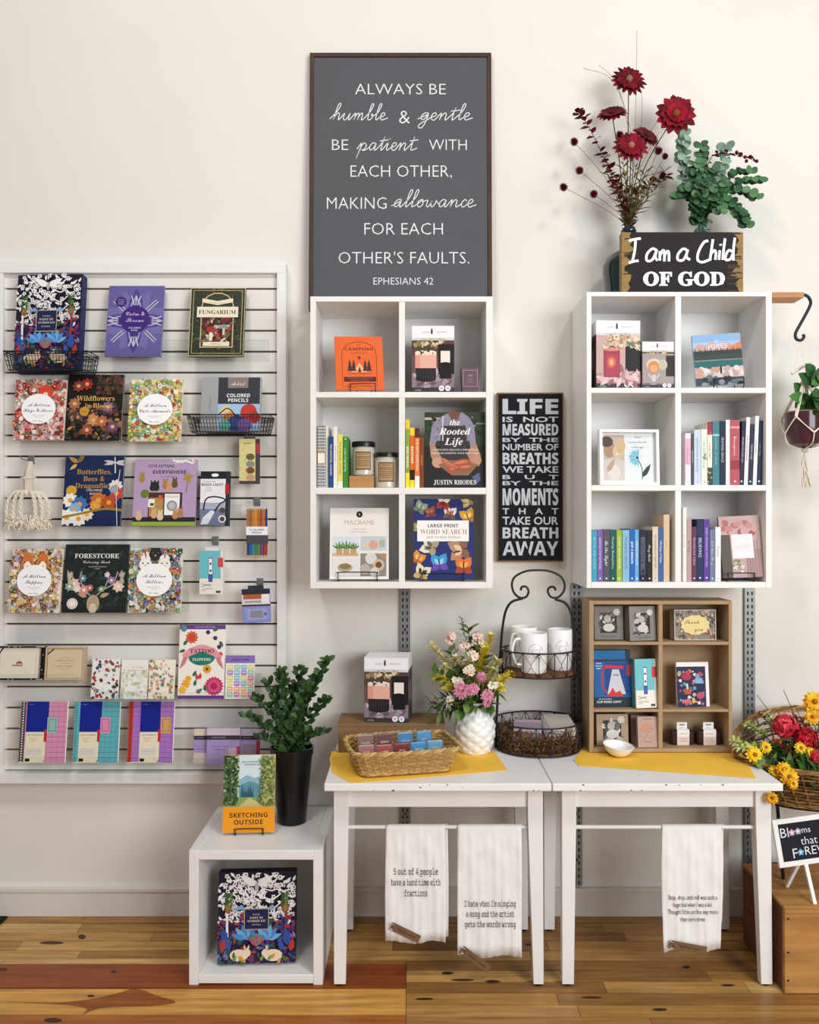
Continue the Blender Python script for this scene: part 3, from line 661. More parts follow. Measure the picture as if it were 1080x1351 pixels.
def art_forest(a):
    a.rect(0, 0, 1, 1, '#1c2622'); a.blot(0, 0, 1, 1, 70, ['#2a3630', '#243029', '#31403a'], .06, 7, 'l')
    a.text('FORESTCORE', .5, .83, .065, '#efeae0', 'serif', w=.76); a.text('Coloring Book', .5, .74, .045, '#d9d2c4', 'script', w=.42); a.text('ENCHANTING WOODLAND', .52, .67, .014, '#d9d2c4', w=.28); a.text('SCENES', .52, .64, .014, '#d9d2c4')
    a.ell(.48, .13, .1, .14, '#b79a7c'); a.ell(.48, .06, .06, .08, '#dcc8ae'); a.leaf(.38, .23, .16, .07, 160, '#b79a7c'); a.leaf(.58, .23, .16, .07, 20, '#b79a7c')
    for k in (-1, 1):
        b = lambda x: .48+k*x
        for L in ([(b(.05), .25), (b(.16), .34), (b(.3), .42), (b(.36), .6)], [(b(.16), .34), (b(.22), .5), (b(.2), .6)], [(b(.28), .4), (b(.4), .46), (b(.42), .62)]): a.line(L, .02, '#a89a88', curve=5)
    for x, y, c, r in ((.17, .42, '#e6b9b4', .1), (.33, .33, '#d98a8c', .09), (.86, .38, '#e9c4b8', .1), (.1, .38, '#8fa58c', .08), (.75, .47, '#9a7ab0', .07), (.3, .5, '#5f7f8a', .07), (.9, .55, '#b48ac0', .05), (.68, .55, '#d9c4d4', .05), (.22, .35, '#e8d2c6', .07), (.42, .36, '#c86a6a', .06), (.6, .34, '#7da07a', .06)): a.flower(x, y, r, c, '#f2e2c4', 7)
    for i in range(8): a.leaf(.07+.012*i, .4, .22, .03, 70+7*i, '#c4b59c'); a.leaf(.95-.012*i, .42, .2, .03, 110-7*i, '#b7a98f')
    a.circ(.16, .13, .085, '#f2e4e0'); a.circ(.16, .13, .07, '#d99aa0'); a.circ(.16, .13, .06, '#f2e4e0')
def art_tattoo(a):
    a.rect(0, 0, 1, 1, '#f3ede2'); a.rect(0, .94, 1, 1, '#6d3f8f'); a.rect(0, 0, 1, .045, '#6d3f8f'); a.text('COLOR YOUR OWN STICKERS', .55, .97, .014, '#e8dcf0', w=.6); a.circ(.09, .95, .07, '#5f8aa8')
    for x, y, r, c, n in ((.27, .83, .15, '#e2664a', 11), (.27, .83, .1, '#cf4a36', 9), (.62, .9, .06, '#4a2a6a', 6), (.78, .82, .06, '#4a2a6a', 6), (.87, .7, .06, '#4a2a6a', 6), (.9, .6, .06, '#c33a3a', 7), (.62, .4, .1, '#e0a02c', 14), (.17, .2, .11, '#f0a828', 6), (.1, .12, .1, '#f2b63c', 6), (.22, .27, .08, '#f0a828', 6), (.78, .17, .21, '#c8356a', 18), (.78, .17, .15, '#d9557f', 14), (.78, .17, .09, '#b32a58', 10), (.45, .1, .06, '#a33a6a', 6)):
        a.flower(x, y, r, c, '#5a2a1a' if c == '#e0a02c' else c, n)
    for x, y, q, c in ((.1, .72, 60, '#2f6a4a'), (.14, .66, 200, '#2f6a4a'), (.72, .92, 20, '#3a7a4a'), (.88, .78, 300, '#2f6a4a'), (.36, .17, 80, '#2f6a4a'), (.42, .25, 100, '#c8453a'), (.47, .26, 85, '#c8453a'), (.42, .08, 40, '#3a7a4a'), (.6, .1, 100, '#2f6a4a'), (.32, .3, 60, '#2f6a4a')): a.leaf(x, y, .15, .07, q, c)
    a.ell(.5, .57, .29, .19, '#1f7a6c', n=24)
    a.poly([(.12, .5), (.25, .58), (.5, .64), (.75, .58), (.9, .5), (.93, .58), (.78, .68), (.5, .74), (.22, .68), (.08, .6)], '#e79aa4'); a.poly([(.02, .4), (.14, .47), (.2, .56), (.1, .56)], '#d07f8c'); a.poly([(.98, .4), (.86, .47), (.8, .56), (.9, .56)], '#d07f8c')
    a.text('TATTOO', .5, .645, .055, '#241a1c', 'serif', w=.56); a.text('FLOWERS', .5, .53, .045, '#f2ece0', 'serif', w=.4); a.text('Sticker & Color-by', .5, .73, .018, '#f2ece0', w=.3)
def art_sticker(a):
    a.rect(0, 0, 1, 1, '#efeeea'); a.rect(0, .82, 1, 1, '#8a6fb5'); a.text('INDEX TABS', .5, .9, .05, '#4a2a7a', 'bold', w=.84); rd = random.Random(5)
    for r in range(6):
        for c in range(4):
            x = .06+c*.235; y = .06+r*.125; k = rd.choice(('#e7d98a', '#8fc4d8', '#e08ab0', '#b48ad0', '#9fd0b0', '#efb48a')); a.rect(x, y, x+.2, y+.095, k); a.ell(x+.1, y, .1, .03, k)
            a.rect(x+.04, y+.04, x+.16, y+.055, '#ffffff')
def art_note(bg, pal, seed, strip=None, kinds='lcf'):
    def f(a):
        a.rect(0, 0, 1, 1, bg); a.blot(0, 0, 1, .78 if strip else 1, 80, pal, .07, seed, kinds)
        if strip: a.rect(.25, .74, 1, .86, strip); a.text('SET OF THREE', .62, .8, .03, '#6a6a6a', w=.5)
    return f
def art_spiral(base, left, tabc, hole):
    def f(a):
        a.rect(0, 0, 1, 1, base); a.rect(0, 0, .1, 1, left)
        for i in range(1, 12): a.rect(.1, i/12, 1, i/12+.004, '#3a4a78')
        for i in range(1, 8): a.rect(.1+i*.12, 0, .103+i*.12, 1, '#3a4a78')
        a.rect(.12 if left != '#c5392b' else .26, .5, .6 if left != '#c5392b' else .7, 1, '#12228a'); x = .12 if left != '#c5392b' else .26
        a.text('WEEKLY', x+.1, .95, .014, '#8f9ad0', w=.16)
        a.poly([(x, 0), (x+.38, 0), (x+.44, .06), (x+.44, .5), (x, .5)], '#e9dfc0'); a.ell(x+.02, 0, .5, .02, '#e9dfc0')
        a.text('2-IN-1 NOTEBOOK', x+.2, .45, .022, '#2a2a3a', w=.36); rows_text(a, x+.17, .4, ['LINED AND GRID', 'PAGES WITH', 'POCKET'], .03, .012, '#555', w=.28)
        a.rect(x+.03, .12, x+.36, .24, '#d9d6cc'); [a.rect(x+.03, .12+.03*i, x+.36, .123+.03*i, '#9a9a9a') for i in range(1, 4)]
        a.rect(x+.4, .34, x+.46, .54, '#c02b33')
        a.rect(x+.46, .48, min(.98, x+.68), .74, tabc); a.frame(x+.49, .51, min(.95, x+.65), .71, .012, '#6a6a8a')
        a.rect(x+.02, .02, x+.12, .07, '#1a1a1a')
        for i in range(24): a.circ(.05, (i+.5)/24, .018, hole, 6)
    return f
# ---- clear acrylic ledges, wire baskets, hooks
def ledge(label, x0, x1, py, D=3.372, lip=.035, name='acrylic_ledge', back=.09):
    z = Z(py, D); w = X(x1, D)-X(x0, D); yb = Y(D_SL)-.0005; th = .003
    t = thing(name, label, 'display ledge', (X((x0+x1)/2, D), yb, z))
    yf = Y(D)-.022-yb
    E = ['acrylic', 'acrylic_edge']
    MB().box(-w/2, yf, -th, w/2, 0, 0, ms={'left': 1, 'right': 1}).build('shelf_plate', E, t, smooth=False)
    MB().box(-w/2, yf-th, -th, w/2, yf, lip, ms={'left': 1, 'right': 1, 'top': 1, 'bottom': 1}).build('front_lip', E, t, smooth=False)
    MB().box(-w/2, -th, 0, w/2, 0, back, ms={'left': 1, 'right': 1, 'top': 1}).build('back_plate', E, t, smooth=False)
    return z
def wire_basket(label, x0, x1, yt, yb_, D=3.32):
    z0 = Z(yb_, D); h = Z(yt, D)-z0; w = X(x1, D)-X(x0, D); yback = Y(D_SL)-.004; yf = Y(D)
    t = thing('wire_basket', label, 'basket', (X((x0+x1)/2, D), 0, z0)); r = .0013
    fl = .014
    def ring(z, g): return [(-w/2+g, yf+g, z), (w/2-g, yf+g, z), (w/2-g, yback, z), (-w/2+g, yback, z)]
    b = MB(); b.tube(ring(h, 0), .0024, n=6, closed=True); b.tube(ring(h*.86, .002), .0018, n=6, closed=True); b.build('rim_wire', 'black_metal', t)
    g = MB(); top, bot = ring(h, 0), ring(0, fl); n = int(w/.0125)
    for i in range(n+1):
        k = i/n; xt = -w/2+w*k; xb = -w/2+fl+(w-2*fl)*k
        g.tube([(xt, yf, h), (xb, yf+fl, 0), (xb, yback, 0), (xt, yback, h)], r, n=4)
    for s in (-1, 1):
        for i in range(6):
            k = i/5; g.tube([(s*w/2, yf+(yback-yf)*k, h), (s*(w/2-fl), yf+fl+(yback-yf-fl)*k, 0)], r, n=4)
    for i in range(1, 4): g.tube(ring(h*i/4, fl*(1-i/4)), r, n=4, closed=True)
    g.tube(bot, .002, n=5, closed=True)
    g.build('wire_grid', 'black_metal', t)
    for s in (-1, 1):
        MB().tube([(s*w*.3, yback, h), (s*w*.3, yback+.004, h+.02), (s*w*.3, Y(D_SL)+.004, h+.02)], .002, n=5).build('slat_hook', 'black_metal', t)
    return z0
def peg(label, px, py, L=.075, curl=.012):
    z = Z(py, 3.455); t = thing('slatwall_hook', label, 'hook', (X(px, 3.455), Y(D_SL), z), group='steel slatwall hooks')
    MB().box(-.014, -.003, -.018, .014, 0, .02).build('back_plate', 'steel', t, bevel=.001)
    MB().tube(spline([(-.001, -.002, 0), (-.001, -L*.5, -.002), (-.001, -L, 0), (-.001, -L-.008, curl)], 4), .0022, n=6).build('prong', 'steel', t)
    return z
# ------------------------------------------------------------------ the slatwall's goods
z = wire_basket('black wire basket holding the large paint kit box on the slatwall', 4, 115, 463, 487, 3.33)
book('navy box with pale floral ornament standing in the upper wire basket', (16, 364, 104, 487), 3.362, art_woodland, '#1c2360', .045, 6, zb=z+.003, yaw=-3, name='paint_kit_box', cat='craft kit', pages=False)
z = ledge('clear ledge in the top row under the purple and dark green books', 121, 350, 471)
book('purple coloring book with star pattern and round dark violet title, top row', (138, 378, 212, 471), 3.37, art_calm, '#5d55a0', zb=z)
book('dark green mushroom hardback with cream title banner, right end of the top row', (248, 381, 321, 471), 3.37, art_fung, '#23301f', zb=z)
z = ledge('clear ledge in the second row under the two black and red books', 14, 160, 581.5)
book('small red patterned animal coloring book left of the black floral book', (17, 502, 83.4, 581.5), 3.365, art_million(['A Million', 'Hugs & Kisses'], '#f2dcd2', ['#c23b34', '#e48a7a', '#8a2a2c', '#e9b8a8', '#5f7f5a', '#f5ece0', '#d2603c', '#7a4a3a', '#d98aa0'], 'cfla', 3, 'bear'), '#e9d5cb', .009, zb=z, lean=9)
book('black coloring book with gold title and dark wildflowers, second row', (84.8, 495, 159, 581.5), 3.37, art_wild, '#15120f', zb=z, lean=9)
z = ledge('clear ledge in the second row under the yellow patterned book', 163, 247, 583)
book('yellow and green patterned animal coloring book right of the black floral book', (169, 502, 238, 583), 3.37, art_million(['A Million', 'Cute Animals'], '#f4ecd2', ['#d9b33c', '#8fae5a', '#e8cf7a', '#6aa0a0', '#d97a3c', '#f5f0dc', '#b33a3a', '#b8c46a', '#7a9a4a'], 'lcfa', 13), '#efe4c6', .009, zb=z)
z = wire_basket('black wire basket holding the grey pencil tin on the slatwall', 246, 355, 547, 569, 3.33)
def art_tin(a):
    a.rect(0, 0, 1, 1, '#a3a4a5'); a.rect(.28, .5, .98, 1, '#34353c'); a.rect(.44, .8, .78, 1, '#8a7a74'); a.text('Artist', .61, .88, .06, '#efe6e0', 'script', w=.26)
    a.text('COLORED', .62, .66, .065, '#f2f2f2', 'bold', w=.46); a.text('PENCILS', .62, .57, .065, '#f2f2f2', 'bold', w=.42); a.rect(.28, 0, .98, .5, '#9fc4e6')
    for x, y, r, c in ((.8, .35, .14, '#c93a2c'), (.9, .25, .1, '#b02a24'), (.42, .36, .1, '#e8c890'), (.5, .2, .14, '#d98a4a'), (.6, .12, .16, '#3a4a8a'), (.4, .1, .1, '#5fb0a0'), (.74, .1, .12, '#7a5aa0')): a.circ(x, y, r, c)
    a.line([(.3, .3), (.45, .42), (.6, .25)], .02, '#3a2a2a', curve=4); a.text('72 PENCILS', .15, .5, .035, '#6a6a6c', rot=90)
book('grey metal tin of colored pencils in the lower wire basket', (264, 499, 343, 569), 3.37, art_tin, '#a3a4a5', .022, 8, zb=z+.003, name='pencil_tin', cat='tin', pages=False, m='glossy')
def hangpack(label, px, D, art, col, th, name, hook_label, hookpx, hanger='#1c1c20', edge=None, cat='craft supply', roll=0):
    zh = peg(hook_label, *hookpx)
    x0, y0, x1, y1 = px; w = (x1-x0)*D/F; h = (y1-y0)*D/F
    t = thing(name, label, cat, (X((x0+x1)/2, D), Y(D), Z(y1, D)), (0, R(roll), 0))
    b = MB(); b.box(-w/2, 0, 0, w/2, th, h, edge or col, cols={'front': col}); art(front(b, w, h)); b.build('carton', 'print', t, smooth=False)
    c = MB(); c.box(-w*.28, th*.4, h, w*.28, th*.5, h+.014, '#ffffff' if hanger == 'film' else hanger); c.build('hang_tab', 'film_edge' if hanger == 'film' else 'print', t, smooth=False)
    return t
def art_eraser(a):
    a.rect(0, 0, 1, 1, '#4a4248'); a.rect(0, .07, .8, 1, '#d9d090'); a.rect(.84, .68, 1, .9, '#c0303a'); a.text('ERASERS', .4, .9, .03, '#5a5030', 'bold', w=.6)
    for y, c in ((.6, '#6b5a44'), (.44, '#8a8a8c'), (.3, '#7a4a30'), (.14, '#c89a78')): a.ell(.55, y, .22, .17, c)
    rd = random.Random(2)
    for i in range(60): a.circ(rd.uniform(.03, .45), rd.uniform(.1, .85), .02, '#a8a05e', 5)
hangpack('tall yellow and grey pack hanging below the lower wire basket', (315.5, 579, 342, 638.5), 3.38, art_eraser, '#4a4248', .016, 'eraser_pack', 'steel hook holding the yellow and grey pack', (330, 580), '#5a5256')
z = ledge('clear ledge in the third row under the navy, lilac and lamp packs', 74, 312, 694.5)
book('navy coloring book with gold insect title and bright flowers, third row', (81, 602, 159, 694.5), 3.37, art_bee, '#14264f', zb=z, lean=9)
book('lilac kitten coloring book with a cat in a laundry room, third row', (174, 607, 257, 694.5), 3.37, art_kitty, '#b49abd', zb=z, lean=9)
def art_neck(a):
    a.rect(0, 0, 1, 1, '#e8e8ea'); a.rect(0, .86, 1, 1, '#1d1f26'); a.rect(.0, .0, 1, .3, '#6f7896'); a.rect(0, .3, 1, .42, '#a8aec0'); a.ell(.5, .93, .13, .06, '#f2f2f2'); a.rect(.88, .0, 1, 1, '#2a2c34')
    a.text('RECHARGEABLE', .3, .81, .02, '#555', w=.5); a.text('BOOK LIGHT', .42, .755, .06, '#1a1a1e', 'bold', w=.76); rows_text(a, .28, .7, ['FLEXIBLE', '3 MODES', 'HANDS FREE'], .03, .016, '#666', w=.3)
    a.rect(.86, .58, 1, .77, '#b5262e'); a.line([(.12, .28), (.2, .48), (.45, .53), (.8, .5), (.86, .45), (.7, .4), (.5, .25)], .05, '#16161a', curve=6); a.poly([(.38, .28), (.52, .26), (.3, .03), (.04, .02), (.1, .14)], '#dfe3ea'); a.circ(.78, .12, .13, '#f2f2f2'); a.circ(.78, .12, .09, '#5a4a44'); a.circ(.78, .28, .1, '#5a4034')
book('black and white reading lamp pack with red tag at the end of the third row', (263, 623, 301, 693.5), 3.36, art_neck, '#e8e8ea', .03, 6, zb=z, name='lamp_pack', cat='lamp box', pages=False, edge='#2a2c34')
def pencil_set():
    D = 3.375; zh = peg('steel hook holding the hanging colored pencil set', 339, 662)
    x0, x1, y0, y1 = 325, 352.5, 671, 737; w = (x1-x0)*D/F; h = (y1-y0)*D/F
    t = thing('pencil_set', 'hanging clear pack of twelve colored pencils with black band', 'colored pencils', (X(338.7, D), Y(D), Z(y1, D)))
    cs = ['#b07a4a', '#a0682e', '#c98a2a', '#d9922a', '#c06a24', '#a34e22', '#d96a2c', '#2a3a7a', '#3a8ac0', '#3a8a4a', '#5a8a3a', '#8a2a3a']
    lo = ['#26397c', '#2e62ae', '#2f8f9e', '#2f8a4e', '#55913a', '#6a3f8c', '#8b2b3c', '#a33030', '#4a2a2a', '#333333', '#22324a', '#1f1f24']
    n = 8
    for i in range(n):
        x = -w/2+w*(i+.5)/n; p = MB(); r = w/n*.46; T = Matrix.Translation((x, .006, 0))
        p.lathe([(r*.15, 0), (r, .014), (r, h*.3)], 6, T=T, cols=['#c8a070', lo[i]]); p.lathe([(r, h*.3), (r, h-.008), (r*.6, h)], 6, T=T, cols=[cs[i], cs[i]]); p.build('pencil', 'glossy', t)
    b = MB(); b.box(-w/2-.001, -.001, h*.47, w/2+.001, .014, h*.64, '#f0f0f0'); b.box(-w/2-.001, -.001, h*.3, w/2+.001, .014, h*.47, '#4a4a4e'); a = Art(b, (-w/2, -.001, h*.47), (1, 0, 0), (0, 0, 1), w, h*.17)
    a.text('12 COLORED', .5, .62, .2, '#333', 'bold', w=.8); a.text('PENCILS', .5, .3, .2, '#333', 'bold', w=.6); b.build('paper_band', 'print', t, smooth=False)
    MB().box(-w/2-.001, -.0012, h*.64, w/2+.001, .0135, h+.028, ms={'left': 1, 'right': 1, 'top': 1}).build('clear_sleeve', ['film', 'film_edge'], t, smooth=False)
pencil_set()
def keychains():
    peg('steel hook holding the bunch of braided cream cords', 41, 607, .09); rd = random.Random(6)
    for i, (px, sd) in enumerate(((11, -1), (20, -1), (29, -1), (48, 1), (57, 1), (66, 1))):
        D = 3.375-.014*(2-abs(i-2.5)); x1 = X(px, D)-X(38, D); o = Vector((X(38, D), Y(D), Z(610, D)))
        t = thing('braided_keychain', 'cream braided cord keychain in the bunch hanging left of the navy book', 'keychain', tuple(o), group='braided cord keychains on one hook')
        zz = lambda py: Z(py, D)-o.z; b = MB(); xs = x1*.22
        for q in (-.005, 0, .005): b.tube(spline([(xs*.4+.006, .0, .004), (xs*.8+q, -.004, zz(628)), (xs+q, -.004, zz(652))], 4), .0024, n=5)
        b.tube([(xs-.012, -.005, zz(631)), (xs+.012, -.005, zz(630))], .0038, n=6); b.build('cord_strap', 'cord', t)
        arc = spline([(xs, -.004, zz(652)), (x1*.55, -.012, zz(649)), (x1*.92, -.012, zz(660)), (x1*1.02, -.008, zz(678)), (x1*.86, -.006, zz(688))], 7); c = MB()
        for ph in range(3):
            c.tube([p+Vector((math.cos(k*.75+ph*2.09)*.0045, math.sin(k*.75+ph*2.09)*.0045, math.sin(k*.75+ph*2.09)*.003)) for k, p in enumerate(arc)], .0048, '#ffffff', n=6)
        c.build('braided_band', 'cord', t)
        f = MB()
        for k in range(26):
            p = Vector((x1*.86, -.008, zz(686)))+Vector((rd.uniform(-.018, .018), rd.uniform(-.012, .01), rd.uniform(-.03, .016))); f.tube(spline([p, p+Vector((rd.uniform(-.012, .012), rd.uniform(-.006, .004), .008)), p+Vector((rd.uniform(-.014, .014), 0, -.012))], 3), .0034, n=5)
        f.build('knotted_tassel', 'cord', t)
keychains()
z = ledge('clear ledge in the fourth row under the three animal coloring books', 8, 242, 809)
book('small pastel puppy coloring book with two corgis, left end of the fourth row', (11, 725, 78, 809), 3.365, art_million(['A Million', 'Puppies'], '#efe4d8', ['#c9935a', '#e6cfae', '#8a5a3a', '#b7a4c4', '#d9b0a0', '#f5efe4', '#7a8a5a', '#5a4a44', '#d98a6a', '#e9c45a'], 'aaclf', 23, 'corgi'), '#e6d8c8', .009, zb=z, lean=9)
book('black forest coloring book with a flower antlered deer, fourth row', (81, 719, 166, 809), 3.37, art_forest, '#1c2622', zb=z, lean=9)
book('small green kitten coloring book with cat faces, right of the black deer book', (168, 724, 238, 809), 3.37, art_million(['A Million', 'Kittens'], '#dbe4cf', ['#8a8a86', '#5f8a4a', '#d98a4a', '#3a3a38', '#e9e2d8', '#b75a3a', '#86a86a', '#c9a07a', '#4a6a8a', '#8a6aa0'], 'aaclf', 33, 'cat'), '#d0dcc4', .009, zb=z, lean=9)
def art_pen(a):
    a.rect(0, 0, 1, 1, '#ece7dc'); a.rect(0, .36, .9, 1, '#6fbfc9'); a.rect(.78, .62, 1, .84, '#d2494a'); a.rect(.38, .28, .56, .84, '#2f4a8a'); a.rect(.4, .46, .54, .82, '#f2f2f0'); a.circ(.47, .7, .05, '#2f4a8a'); a.circ(.47, .54, .05, '#2f4a8a')
    a.rect(.42, .28, .52, .44, '#5a5ab0'); a.line([(.08, .24), (.5, .19)], .02, '#333'); a.line([(.08, .18), (.5, .23)], .02, '#333'); a.text('CLIP READING', .35, .13, .025, '#444', w=.55); a.text('LAMP', .2, .09, .025, '#444'); a.rect(.7, .03, .9, .08, '#444')
hangpack('tall teal and cream lamp box hanging right of the kitten book', (263, 726.5, 294, 784), 3.37, art_pen, '#ece7dc', .03, 'lamp_box', 'steel hook holding the hanging teal and cream box', (284, 714), 'film', cat='lamp box')
def art_sharp(a):
    a.rect(0, 0, 1, 1, '#8f88c4'); a.rect(0, .52, 1, 1, '#d9d4d4'); a.rect(0, .84, 1, 1, '#2c3038'); a.rect(.05, .7, .75, .84, '#b0603a'); a.rect(.7, .58, .95, .84, '#ece9e6'); a.text('SHARPENER', .4, .62, .06, '#333', 'bold', w=.6); a.rect(0, .49, 1, .54, '#2c3038')
    a.rect(.08, .06, .95, .44, '#7f9ad0'); a.rect(.18, .1, .85, .4, '#a7a0d6'); a.rect(.28, .14, .74, .36, '#8a8a94'); a.circ(.82, .25, .06, '#5a6ab0', 8)
hangpack('short lilac and black pack hanging at the lower right of the slatwall', (320, 777, 357, 821.5), 3.375, art_sharp, '#8f88c4', .014, 'sharpener_pack', 'steel hook holding the lilac and black pack', (343, 769), '#2c3038', roll=-2)
# fifth row
z = ledge('clear ledge under the two open cream card boxes at the left edge', -2, 108, 899, D=3.36)
def cardbox(label, px, art, rim, flip):
    D = 3.365; x0, y0, x1, y1 = px; w = (x1-x0)*D/F; h = fit_h(y0, z, D, R(8)); th = .03
    t = thing('note_card_box', label, 'stationery box', (X((x0+x1)/2, D), Y(D), z+th*math.sin(R(8))+.0005), (R(-8), 0, 0))
    b = MB(); e = .006
    b.box(-w/2, 0, 0, -w/2+e, th, h, rim); b.box(w/2-e, 0, 0, w/2, th, h, rim); b.box(-w/2+e, 0, h-e, w/2-e, th, h, rim); b.box(-w/2+e, 0, 0, w/2-e, th, e, rim); b.box(-w/2+e, th-.003, e, w/2-e, th, h-e, rim)
    if flip:
        a = front(b, w, h); rd = random.Random(3)
        for i in range(40): a.circ(rd.choice((rd.uniform(.86, .99), rd.uniform(.86, .99), rd.random())), rd.choice((rd.random(), .02, .98)), .011, '#d9d0c4', 6)
    b.build('box_tray', 'print', t, smooth=False)
    c = MB(); wi, hi = w-2*e-(.02 if flip else .004), h-2*e-.002; xo = -.009 if flip else 0
    T = Matrix.Translation((xo, 0, e+.001)); c.box(-wi/2, .006, 0, wi/2, th-.003, hi, '#dccfb4', T=T)
    a = Art(c, (xo-wi/2, .006, e+.001), (1, 0, 0), (0, 0, 1), wi, hi); art(a); c.build('card_stack', 'print', t, smooth=False)
def art_card1(a):
    a.rect(0, 0, 1, 1, '#e6dccb'); a.frame(.06, .08, .94, .92, .008, '#b9ab94'); [a.leaf(.46+.07*i, .45, .1, .05, 60+30*i, '#9a5a54') for i in range(3)]; a.rect(.36, .4, .62, .44, '#9a5a54'); a.poly([(0, .72), (.14, 1), (.1, 1), (0, .8)], '#2a2220')
def art_card2(a):
    a.rect(0, 0, 1, 1, '#d6c3a0'); a.rect(.22, .58, .74, .595, '#8a785c'); a.rect(.22, .4, .74, .415, '#8a785c'); a.text('VINTAGE CARDS', .48, .5, .05, '#8a785c', w=.3); a.line([(.3, .62), (.48, .72), (.66, .62)], .008, '#8a785c'); a.line([(.3, .38), (.48, .28), (.66, .38)], .008, '#8a785c'); a.poly([(0, .78), (.2, 1), (.14, 1), (0, .86)], '#5a4a38')
cardbox('open dark floral box of cream note cards at the left edge of the slatwall', (-8, 854, 56.6, 899), art_card1, '#241a1c', True)
cardbox('open tan box of kraft colored note cards beside the dark floral card box', (58, 855, 110, 899), art_card2, '#c9b08c', False)
z = ledge('clear ledge in the fifth row under the notebooks and flower book', 116, 340, 922)
book('small white notebook with red poppies, leftmost of three in the fifth row', (119, 870, 155, 922), 3.36, art_note('#eceae6', ['#c03a34', '#2f4a3a', '#3a4a6a', '#8a2a2a', '#e6e2de', '#5a7a5a'], 41), '#eceae6', .008, zb=z, name='notebook', cat='notebook')
book('small white and pale green notebook, middle of three in the fifth row', (158, 871, 193, 922), 3.36, art_note('#eeece4', ['#c4d0b4', '#a8bfa0', '#e2d8b8', '#dfe6da', '#d0c4a0'], 43, '#f4e6e4'), '#eeece4', .008, zb=z, name='notebook', cat='notebook')
book('small cream notebook with orange meadow flowers, rightmost of three in the fifth row', (195, 871, 229, 922), 3.36, art_note('#f0ead8', ['#d98a5a', '#c8604a', '#8a9a5a', '#e6b87a', '#b0709a', '#f0ead8', '#6a8a6a'], 47, None, 'fl'), '#f0ead8', .008, zb=z, name='notebook', cat='notebook')
book('tall white flower coloring book with pink ribbon title above the notebooks', (234, 825, 295, 921.5), 3.365, art_tattoo, '#f3ede2', .01, zb=z, lean=7)
book('pastel sticker tab sheet pack right of the tall flower book', (296.5, 865, 335, 921), 3.365, art_sticker, '#efeeea', .006, 7, zb=z, name='sticker_pack', cat='stickers', pages=False)
# sixth row
z = ledge('clear ledge at the bottom left under the three grid notebooks', 18, 232, 1007, D=3.36)
def spiral(label, px, art, coil):
    t = book(label, px, 3.36, art, '#ffffff', .01, 8, zb=z, name='spiral_notebook', cat='notebook', edge='#ffffff')
    w = (px[2]-px[0])*3.36/F; h = fit_h(px[1], z, 3.36, R(8)); c = MB()
    for i in range(24):
        zz = h*(i+.5)/24; c.tube([(-w/2+.006+.0075*math.cos(q*.785)-.006, .005+.0075*math.sin(q*.785), zz) for q in range(8)], .0009, n=4, closed=True)
    c.build('wire_coil', coil, t)
spiral('pink grid notebook with grey spine strip, leftmost of the bottom row', (24, 926, 85, 1006.5), art_spiral('#d98fb0', '#4a4444', '#8fc0b4', '#e0e0e0'), 'steel')
spiral('teal grid notebook with blue band, middle of the bottom row', (95, 926, 155, 1006.5), art_spiral('#5fb0b8', '#5fb0b8', '#e08ab0', '#3a8088'), 'steel')
spiral('purple grid notebook with red spine strip, rightmost of the bottom row', (167, 926, 227, 1006.5), art_spiral('#a873c0', '#c5392b', '#d9a05a', '#6a1a14'), 'steel')
z = ledge('clear tray at the bottom right of the slatwall under the lilac packs', 244, 352, 1009, D=3.33)
def art_lilac(k):
    def f(a):
        a.rect(0, 0, 1, 1, '#a48fc0'); a.rect(0, .68, 1, .8, '#3a3440'); a.rect(0, .8, 1, 1, '#cdbfd0' if k else '#d9c8b8')
        a.text('STICKY NOTES', .35, .74, .05, '#b9b0c0', w=.4); rows_text(a, .4, .5, ['FLORAL PAGE', 'MARKERS'], .09, .05, '#5a4a78', w=.5)
        if k == 1: a.rect(.66, .1, .96, .45, '#c4a4b8'); a.rect(.9, .2, 1, .5, '#a83a5a')
        if k == 0: a.rect(0, 0, 1, .3, '#cdbfae')
        if k == 2: a.rect(.1, .1, .8, .55, '#8a7a8a'); a.rect(.82, .1, 1, .66, '#a8304a')
    return f
book('lilac sticky note pack standing at the left of the bottom tray', (255, 962, 276, 1008), 3.345, art_lilac(0), '#a48fc0', .012, 5, zb=z, name='sticky_note_pack', cat='stationery', pages=False)
book('wide lilac sticky note pack in front of the other two in the tray', (272, 961, 316, 1008), 3.325, art_lilac(1), '#a48fc0', .012, 5, zb=z, name='sticky_note_pack', cat='stationery', pages=False)
book('dark lilac sticky note pack with red tab at the right of the tray', (316.5, 962, 342, 1008), 3.345, art_lilac(2), '#8f7fa8', .012, 5, zb=z, name='sticky_note_pack', cat='stationery', pages=False)
# ------------------------------------------------------------------ goods in the white cubbies
def easel(label, px0, px1, y0, D, zb, yaw=0, h=None, w=None):
    w = w or (px1-px0)*D/F; h = h or Z(y0, D)-zb
    t = thing('book_easel', label, 'display stand', (X((px0+px1)/2, D), Y(D), zb+.003), (0, 0, R(yaw)))
    r = .0021; q = .006
    MB().tube(spline([(-w/2, .03, .001), (-w/2, 0, .001), (-w/2, 0, h-q), (-w/2+q, 0, h), (w/2-q, 0, h), (w/2, 0, h-q), (w/2, 0, .001), (w/2, .03, .001)], 3), r, n=6).build('front_lip', 'black_metal', t)
    b = MB(); b.tube([(-w/2, .03, .001), (-w/2, .09, .001), (w/2, .09, .001), (w/2, .03, .001)], r, n=6); b.build('base_wire', 'black_metal', t)
    MB().tube([(-w*.3, .04, .002), (-w*.25, .088, .11), (w*.25, .088, .11), (w*.3, .04, .002)], r, n=6).build('back_rest', 'black_metal', t)
